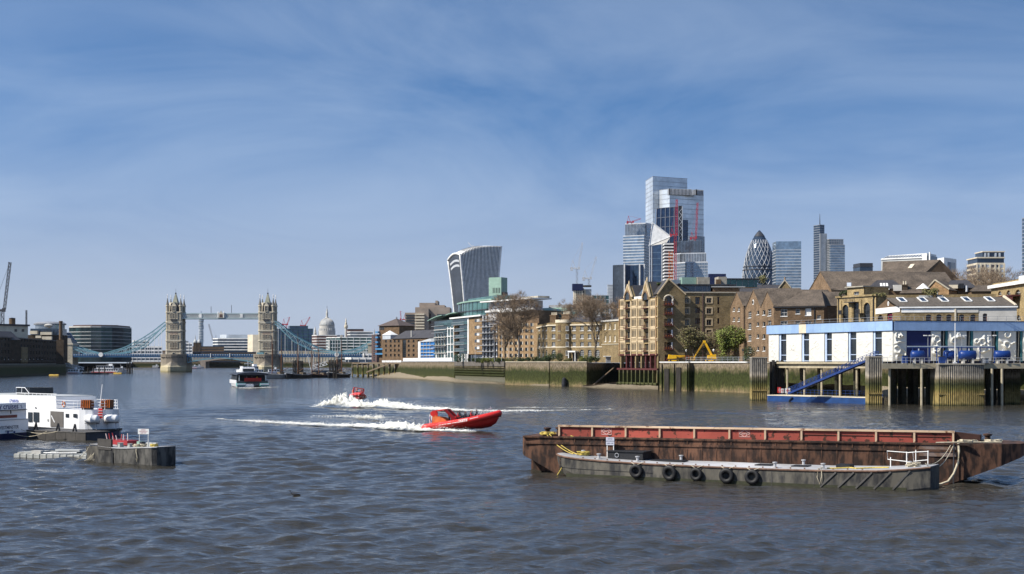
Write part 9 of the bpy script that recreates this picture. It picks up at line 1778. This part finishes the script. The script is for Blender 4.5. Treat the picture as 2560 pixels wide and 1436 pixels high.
def left_barge():
    a,rz,L_=frame2(246,126.8,374,122.0);r=T('mooring_barge','stubby grey mooring barge with sign board and heaps of rope at left','barge',(*a,0),rz);W_=3.4;S_=[];P_=[(0,0,1.5),(1.4,0,1.42),(3.0,.0,1.4),(4.4,.05,1.45),(5.4,.2,1.52),(L_-.3,.45,1.6),(L_,.75,1.62)]
    for x,ins,zd in P_:S_.append([(x,ins+.2,-.6),(x,ins,.1),(x,ins,zd),(x,W_-ins,zd),(x,W_-ins,.1),(x,W_-ins-.2,-.6)])
    MB().loft(S_).obj('hull',M['hull_shaded'],r);MB().loft([[(x,ins+.06,zd+.004),(x,ins+.06,zd+.05),(x,W_-ins-.06,zd+.05),(x,W_-ins-.06,zd+.004)] for x,ins,zd in P_]).obj('deck',M['deck_grey'],r);MB().tube([(x,ins-.02,zd) for x,ins,zd in P_],.05,5).obj('rubbing_rail',M['deck_grey'],r)
    MB().box(-.05,2.0,-.06,.12,1.2,2.15).obj('bulwark_plate',M['pontoon_dark'],r);MB().box(2.05,2.3,-.08,.3,-.4,1.0).obj('rubber_fender',M['rubber'],r)
    # long narrow float behind-left
    MB().loft([[(-3.0,.9,-.5),(-3.0,.7,1.35),(-3.0,3.0,1.35),(-3.0,2.8,-.5)],[(-.002,.2,-.5),(-.002,0,1.48),(-.002,3.4,1.48),(-.002,3.2,-.5)]]).obj('stern_extension',M['hull_grey'],r);MB().box(-2.6,-.1,.9,2.9,1.5,1.55).obj('stern_deck',M['deck_grey'],r)
    for x,y,w,h_ in ((2.3,.7,.5,.4),(3.3,1.0,.4,.35),(5.6,1.7,.3,.3)):MB().lathe([(w*.6,0),(w*.5,h_*.8),(w*.6,h_)],8).obj('bollard',M['plastic_grey'],r,(x,y,1.45))
    MB().box(3.6,5.0,2.5,2.8,1.45,1.85).obj('deck_box',M['lead'],r);MB().box(4.0,4.4,1.2,1.6,1.45,2.0).obj('winch_box',M['green_copper'],r);MB().box(4.42,4.7,1.2,1.6,1.45,1.96).obj('winch_box',M['dark_metal'],r)
    # red painted rail cradles
    t=T('rail_cradles','heap of red and white cradle frames lying on the mooring barge','cradle',tow(r,(-.8,2.2,1.55)),rz);rr=random.Random(3)
    MB().box(-.6,2.7,-.5,.7,0,.4).obj('red_base',M['cradle_red'],t)
    for i in range(9):x=-.5+i*.38;MB().bar((x,-.3,.1),(x-.22,-.3+rr.uniform(-.2,.3),.75+rr.uniform(0,.35)),.07).obj('upright',M['cradle_red'] if i % 2 else M['cradle_white'],t)
    # sign
    t=T('notice_board','white notice board with red lettering on the left mooring barge','sign',tow(r,(3.9,2.0,1.45)),rz+.5);[MB().bar((x,0,0),(x+.02,0,1.2),.04).obj('leg',M['white'],t) for x in (-.42,.42)];bd=MB().box(-.52,.52,-.05,-.02,1.15,1.62).obj('board',M['white'],t)
    for i,s in enumerate(('BARGE','DANGEROUS','KEEP OFF')):q=mobj('sign_lettering',textmesh(s,.13,M['text_red'],.002,align='CENTER'),bd,(0,-.054,1.49-i*.14));q.rotation_euler=(pi/2,0,0)
    # ropes
    rr=random.Random(12)
    for i in range(6):
        p=tow(r,(-.3-rr.random()*2.2,.6+rr.random(),1.45));q=p+Vector((-rr.uniform(.2,1.2),-rr.uniform(.6,1.4),-1.3));MB().tube(sag(p,q,rr.uniform(.05,.3)),.03,5).obj('mooring_line',M['rope'],label=('first','second','third','fourth','fifth','sixth')[i]+' pale rope trailing from the mooring barge to the cube pontoon',cat='rope',group='ropes on the mooring barge')
    for i,(x,y) in enumerate(((5.2,1.0),(6.0,1.6),(4.9,.6))):
        pts=[(.4*(.5+.5*rr.random())*cos(k*.55),.4*(.5+.5*rr.random())*sin(k*.55),.03+k*.004) for k in range(60)];MB().tube(pts,.03,5).obj('rope_coil',M[('rope','rope_yellow','rope')[i]],None,tow(r,(x,y,1.56)),0,label=('brown rope heap at the bow edge of the mooring barge','yellow rope heap at the bow of the mooring barge','pale rope heap beside the winch boxes')[i],cat='rope',group='rope heaps on the mooring barge')
    MB().tube([tow(r,p) for p in ((5.3,.25,1.6),(5.45,.1,1.2),(5.6,.1,.7),(5.55,.1,.3),(5.45,.1,.6))],.04,5).obj('mooring_line',M['rope'],label='short rope hanging down the dark bow of the mooring barge',cat='rope')
    # floating cube pontoon
    a,rz2,L3=frame2(38,133.5,236,131.0);r=T('cube_pontoon','low floating pontoon of grey plastic cubes left of the mooring barge','pontoon',(*a,0),rz2);cm=MB().loft([[(-.3,-.3,-.2),(.3,-.3,-.2),(.3,.3,-.2),(-.3,.3,-.2)],[(-.3,-.3,.34),(.3,-.3,.34),(.3,.3,.34),(-.3,.3,.34)],[(-.24,-.24,.4),(.24,-.24,.4),(.24,.24,.4),(-.24,.24,.4)]]).mesh('float_cube',M['plastic_grey']);nx=int(L3/.72)
    for i in range(nx):
        for j in range(7):
            if j in (0,6) or i < 3 or i > nx-4:mobj('float_cube',cm,r,(i*.72+.36,j*.72,0))
    MB().box(.1,1.6,.2,3.2,.401,.52).obj('deck_plate',M['plastic_grey'],r);MB().box(1.7,4.4,3.8,4.6,.401,.6).obj('deck_plate',M['lead'],r);MB().box(1.7,2.7,.1,.7,.401,.7).obj('white_box',M['portland'],r)
    c=Vector((*a,0));MB().tube(sag(tow(r,(2.9,.3,.5)),tow(r,(6.4,.4,.55)),.02),.05,6).obj('white_spar',M['white'],label='white spar lying along the cube pontoon',cat='spar')
mat('cradle_red',(0.30,0.025,0.03),0.6,0.25,3);mat('cradle_white',(0.6,0.5,0.48),0.6,0.2,3);mat('text_red',(0.35,0.03,0.05),0.6,0.05,2)
left_barge()
def bird():
    Y=WY(1239);r=T('swimming_cormorant','dark cormorant swimming alone on the open water','bird',(PX(737,Y),Y,0),pi);mb=MB()
    sp=[(-.38,.02,.02,.03),(-.3,.05,.04,.05),(-.15,.10,.07,.055),(0,.12,.08,.06),(.14,.10,.07,.075),(.22,.06,.05,.12),(.26,.045,.045,.19),(.27,.035,.04,.26),(.30,.04,.04,.31),(.36,.028,.028,.315),(.40,.01,.01,.31),(.46,.006,.006,.305)]
    mb.loft([[(x+ (dz*.0),w*cos(2*pi*i/10),z+h_*sin(2*pi*i/10)) for i in range(10)] for x,w,h_,z in sp for dz in (0,)]);mb.obj('body',M['bird_dark'],r,smooth=True)
mat('bird_dark',(0.02,0.02,0.022),0.6,0.2,5)
bird()

# ================================================================== TREES AND PLANTING
def bare_tree(label,px,Y,hgt,spread,seed,depth=6,lean=0.0,leaf=None,nleaf=0,base=GZ,trunk=.5,twigs=True,leafsize=.16,group='bare riverside trees',low=.25):
    rr=random.Random(seed);r=T('riverside_tree',label,'tree',(PX(px,Y),Y,base),0,group);tr=MB();tw_=MB();tips=[]
    def grow(p,d,l_,rad,lv):
        q=p+d*l_;mid=p+d*(l_*.5)+Vector((rr.gauss(0,.05),rr.gauss(0,.05),rr.gauss(0,.03)))*l_
        (tr if rad > .05 else tw_).tube([p,mid,q],[rad,rad*.86,rad*.7],6 if rad > .15 else (4 if rad > .05 else 3))
        if lv == 0:tips.append((q,d));return
        n=2 if rr.random() < .35 else 3
        if lv == depth:n=4
        for i in range(n):
            a=rr.uniform(0,2*pi);e=rr.uniform(.3,.85)*(1.0 if lv < depth else .75);ax=d.orthogonal().normalized();ax.rotate(Matrix.Rotation(a,3,d));nd=d.copy();nd.rotate(Matrix.Rotation(e,3,ax));nd=(nd+Vector((0,0,.22))+Vector((nd.x,nd.y,0))*(spread-.5)*.5).normalized()
            grow(q if i else q,nd,l_*rr.uniform(.62,.86),rad*.62,lv-1)
        if lv >= 2 and rr.random() < .8:grow(mid,(d+Vector((rr.gauss(0,.6),rr.gauss(0,.6),.1))).normalized(),l_*.55,rad*.4,max(0,lv-2))
    d0=Vector((lean,0,1)).normalized();l0=hgt*low
    grow(Vector((0,0,0)),d0,l0,trunk,depth)
    tr.obj('trunk',M['bark'],r)
    if twigs:
        for q,d in tips:
            for i in range(7):e=q+(d+Vector((rr.gauss(0,.5),rr.gauss(0,.5),rr.gauss(.1,.3)))).normalized()*hgt*.06;tw_.tube([q,(q+e)/2+Vector((rr.gauss(0,.08),rr.gauss(0,.08),0)),e],[.03,.024,.012],3)
    crown=tw_.obj('crown',M['twig'],r)
    if leaf:
        lf=MB()
        for i in range(nleaf):
            q,d=tips[rr.randrange(len(tips))];p=q+Vector((rr.gauss(0,.55),rr.gauss(0,.55),rr.gauss(-.1,.5)));s=leafsize*rr.uniform(.6,1.4);u=Vector((rr.gauss(0,1),rr.gauss(0,1),rr.gauss(0,1))).normalized();v=u.orthogonal().normalized();lf.add([p-u*s,p+v*s*.55,p+u*s,p-v*s*.55],[(0,1,2,3)])
        lf.obj('foliage',M[leaf],crown,kind='stuff')
    return r
bare_tree('large leafless plane tree in front of the pale flats',1300,575,30,.8,5,6,trunk=.55)
bare_tree('second leafless tree crowding left of the large plane tree',1262,590,23,.75,8,6,trunk=.4)
bare_tree('leafless tree before the right half of the bow-fronted house',1490,541,28,.65,11,6,trunk=.5)
bare_tree('thin leafless tree behind the bow-fronted house',1452,590,28,.6,14,6,trunk=.35,low=.3)
bare_tree('leafless tree left of the cream grid-fronted tower',2424,520,40,.8,17,6,trunk=.5)
bare_tree('leafless tree in front of the cream grid-fronted tower',2480,470,34,.7,19,6,trunk=.45)
bare_tree('pale green budding willow left of the boom lift',1733,468,14.5,1.0,23,6,leaf='leaf_olive',nleaf=9000,trunk=.3,leafsize=.22,group='leafy quay trees',low=.22)
bare_tree('fresh green multi-stemmed tree right of the boom lift',1822,455,14.5,.9,29,6,leaf='leaf_fresh',nleaf=15000,trunk=.28,leafsize=.27,group='leafy quay trees',low=.2)
bare_tree('darker olive tree between the willow and the fresh green tree',1782,470,13,.9,31,6,leaf='leaf_olive',nleaf=4500,trunk=.25,leafsize=.2,group='leafy quay trees',low=.22)
bare_tree('small potted tree on the rooftop pavilion below the bullet tower',1907,487,4.2,.8,37,4,leaf='leaf_olive',nleaf=700,base=PZ(716,487),trunk=.1,leafsize=.22,twigs=False,group=None)
def bush(label,px,Y,w,h_,m_,seed,base=GZ,n=900,d=None,name='shrub',group='shrubs along the river walls'):
    rr=random.Random(seed);r=T(name,label,'shrub',(PX(px,Y),Y,base),0,group);st=MB();lf=MB();d=d or w*.5
    cl=[(rr.uniform(-w/2,w/2),rr.uniform(-d/2,d/2),rr.uniform(.3,1)*h_*.75,rr.uniform(.25,.5)*h_) for _ in range(max(5,int(w/h_*5)))]
    for x,y,z,s in cl:st.tube([(x*.8,y*.8,0),(x,y,z)],[.05,.02],4)
    for i in range(n):
        x,y,z,s=cl[rr.randrange(len(cl))];u=Vector((rr.gauss(0,1),rr.gauss(0,1),rr.gauss(0,1))).normalized();p=Vector((x,y,z))+u*s*rr.uniform(.5,1.0);q=rr.uniform(.1,.24);v=Vector((rr.gauss(0,1),rr.gauss(0,1),rr.gauss(0,1))).normalized();t=v.orthogonal().normalized();lf.add([p-v*q,p+t*q*.6,p+v*q,p-t*q*.6],[(0,1,2,3)])
    st.obj('stems',M['bark'],r);lf.obj('foliage',M[m_],r,kind='stuff')
for i,(px,Y,w,h_,m_,lab) in enumerate(((1192,612,7,2.2,'leaf_dark','dark clipped shrub at the left end of the wharf planting'),(1216,604,6,1.8,'leaf_yellow','yellow-green mound shrub on the timber wharf'),(1236,598,6,2.0,'leaf_yellow','second yellow-green shrub mound on the wharf'),(1258,590,6,1.9,'leaf_dark','dark green shrub at the wharf corner'),(1285,562,6,2.2,'leaf_olive','olive bush at the foot of the plane tree'),(1312,556,5,2.0,'leaf_dark','dark bush right of the plane tree'),(1340,548,7,2.4,'leaf_dark','dark hedge bush left of the brick house'),(1365,540,6,3.4,'leaf_dark','tall dark green shrub before the house return'),(1385,536,6,3.8,'leaf_dark','tallest green shrub under the bow front'),(1412,534,5,1.6,'leaf_olive','low olive bush right of the bow front'),(1465,528,5,2.6,'leaf_yellow','bright green bush right of the white porch'),(1480,526,6,2.8,'leaf_dark','dark bush at the slipway corner'),(1149,640,3.5,4.0,'leaf_dark','dark green shrub between the white columns'),(1880,412,3,4.5,'leaf_dark','ivy bush spilling over the quay wall corner'),(1840,446,9,2.2,'leaf_dark','low dark hedge behind the quay fence'),(2140,398,1,1,'leaf_olive',''))):
    if lab:bush(lab,px,Y,w,h_,m_,50+i,n=int(260*w))
bush('planter greenery on the brick parapet behind the skylight building',2322,388,5,2.2,'leaf_olive',90,base=PZ(740,388),n=1100,group='roof planting');bush('trailing plants on the roof of the arched yellow building',2196,391,4,1.4,'leaf_olive',91,base=PZ(745,391),n=700,group='roof planting');bush('dark terrace shrub beside the lift tower',2168,396,2.6,2.4,'leaf_dark',92,base=PZ(738,396),n=600,group='roof planting');bush('dark terrace shrub left of the lift tower',2108,402,2.2,1.8,'leaf_dark',93,base=PZ(742,402),n=450,group='roof planting')
# anchor sculpture and strollers on the wharf
def wharf_bits():
    Y=556;r=T('old_anchor','big dark ring and anchor relic on the river wall among the bushes','anchor',(PX(1288,Y),Y,9.0),0);MB().tube([(1.4*cos(a),0,1.4+1.4*sin(a)) for a in [2*pi*i/20 for i in range(20)]],.12,6,closed=True).obj('ring',M['dark_metal'],r);[MB().bar((1.3*cos(a),0,1.4+1.3*sin(a)),(-1.3*cos(a),0,1.4-1.3*sin(a)),.1).obj('spoke',M['dark_metal'],r) for a in (.4,1.4,2.4)]
    person('stroller in dark coat leaning at the left end of the timber wharf',(PX(1161,648),648,9.0),2.0,'stand','jacket_dark',group='strollers on the wharf');person('second stroller in grey close beside the first on the wharf',(PX(1165,646),646,9.0),1.0,'stand','jacket_grey',group='strollers on the wharf')
    for i,px in enumerate((1188,1236,1254,1272,1297)):
        Y=600-(px-1188)*.4;r=T('slim_flagpole',('leftmost','second','third','fourth','rightmost')[i]+' of five slim grey poles along the wharf edge','pole',(PX(px,Y),Y,9.0),0,'slim poles on the wharf');MB().tube([(0,0,0),(0,0,8+i % 3*2)],[.09,.05],6).obj('pole',M['steel_pale'],r);MB().lathe([(.2,0),(.2,.2),(.1,.3)],8).obj('foot',M['dark_metal'],r)
    r=T('mooring_ladder_stair','timber stair and rail running down the dark slipway wall','stair',(PX(1482,517),515,0),0);a,c=Vector((0,0,.5)),Vector((PX(1547,520)-PX(1482,517),16,7.6));MB().bar(a,c,.5,.35).obj('string',M['timber'],r);MB().bar(a+Vector((-4,-4,-.2)),c*0.98+Vector((0,-14,-6.0)),.5,.4).obj('lower_beam',M['timber'],r)
    [MB().bar(a+(c-a)*(i/12)+Vector((0,-.6,.1)),a+(c-a)*(i/12)+Vector((0,.6,.1)),.3,.08).obj('tread',M['timber'],r) for i in range(13)]
    MB().lathe([(.05,0),(.9,.1),(1.0,1.5),(.8,3.6),(.05,4.2)],10).obj('outfall_flap',M['dark'],None,(PX(1411,519),520.2,-.8),0,label='black oval outfall flap at the foot of the green wall',cat='outfall')
wharf_bits()

# ================================================================== AIR
def haze():
    m=bpy.data.materials.new('haze');m.use_nodes=True;N,L=m.node_tree.nodes,m.node_tree.links
    N.remove(N['Principled BSDF']);v=N.new('ShaderNodeVolumePrincipled');v.inputs['Color'].default_value=(0.80,0.87,1.0,1);v.inputs['Density'].default_value=HAZE_DENSITY;v.inputs['Anisotropy'].default_value=0.25
    L.new(v.outputs[0],N['Material Output'].inputs['Volume'])
    MB().box(-6100,6100,-400,14100,-4,330).obj('haze',m,kind='stuff',label='thin spring haze over river and city',cat='haze')
HAZE_DENSITY=0.000011
haze()
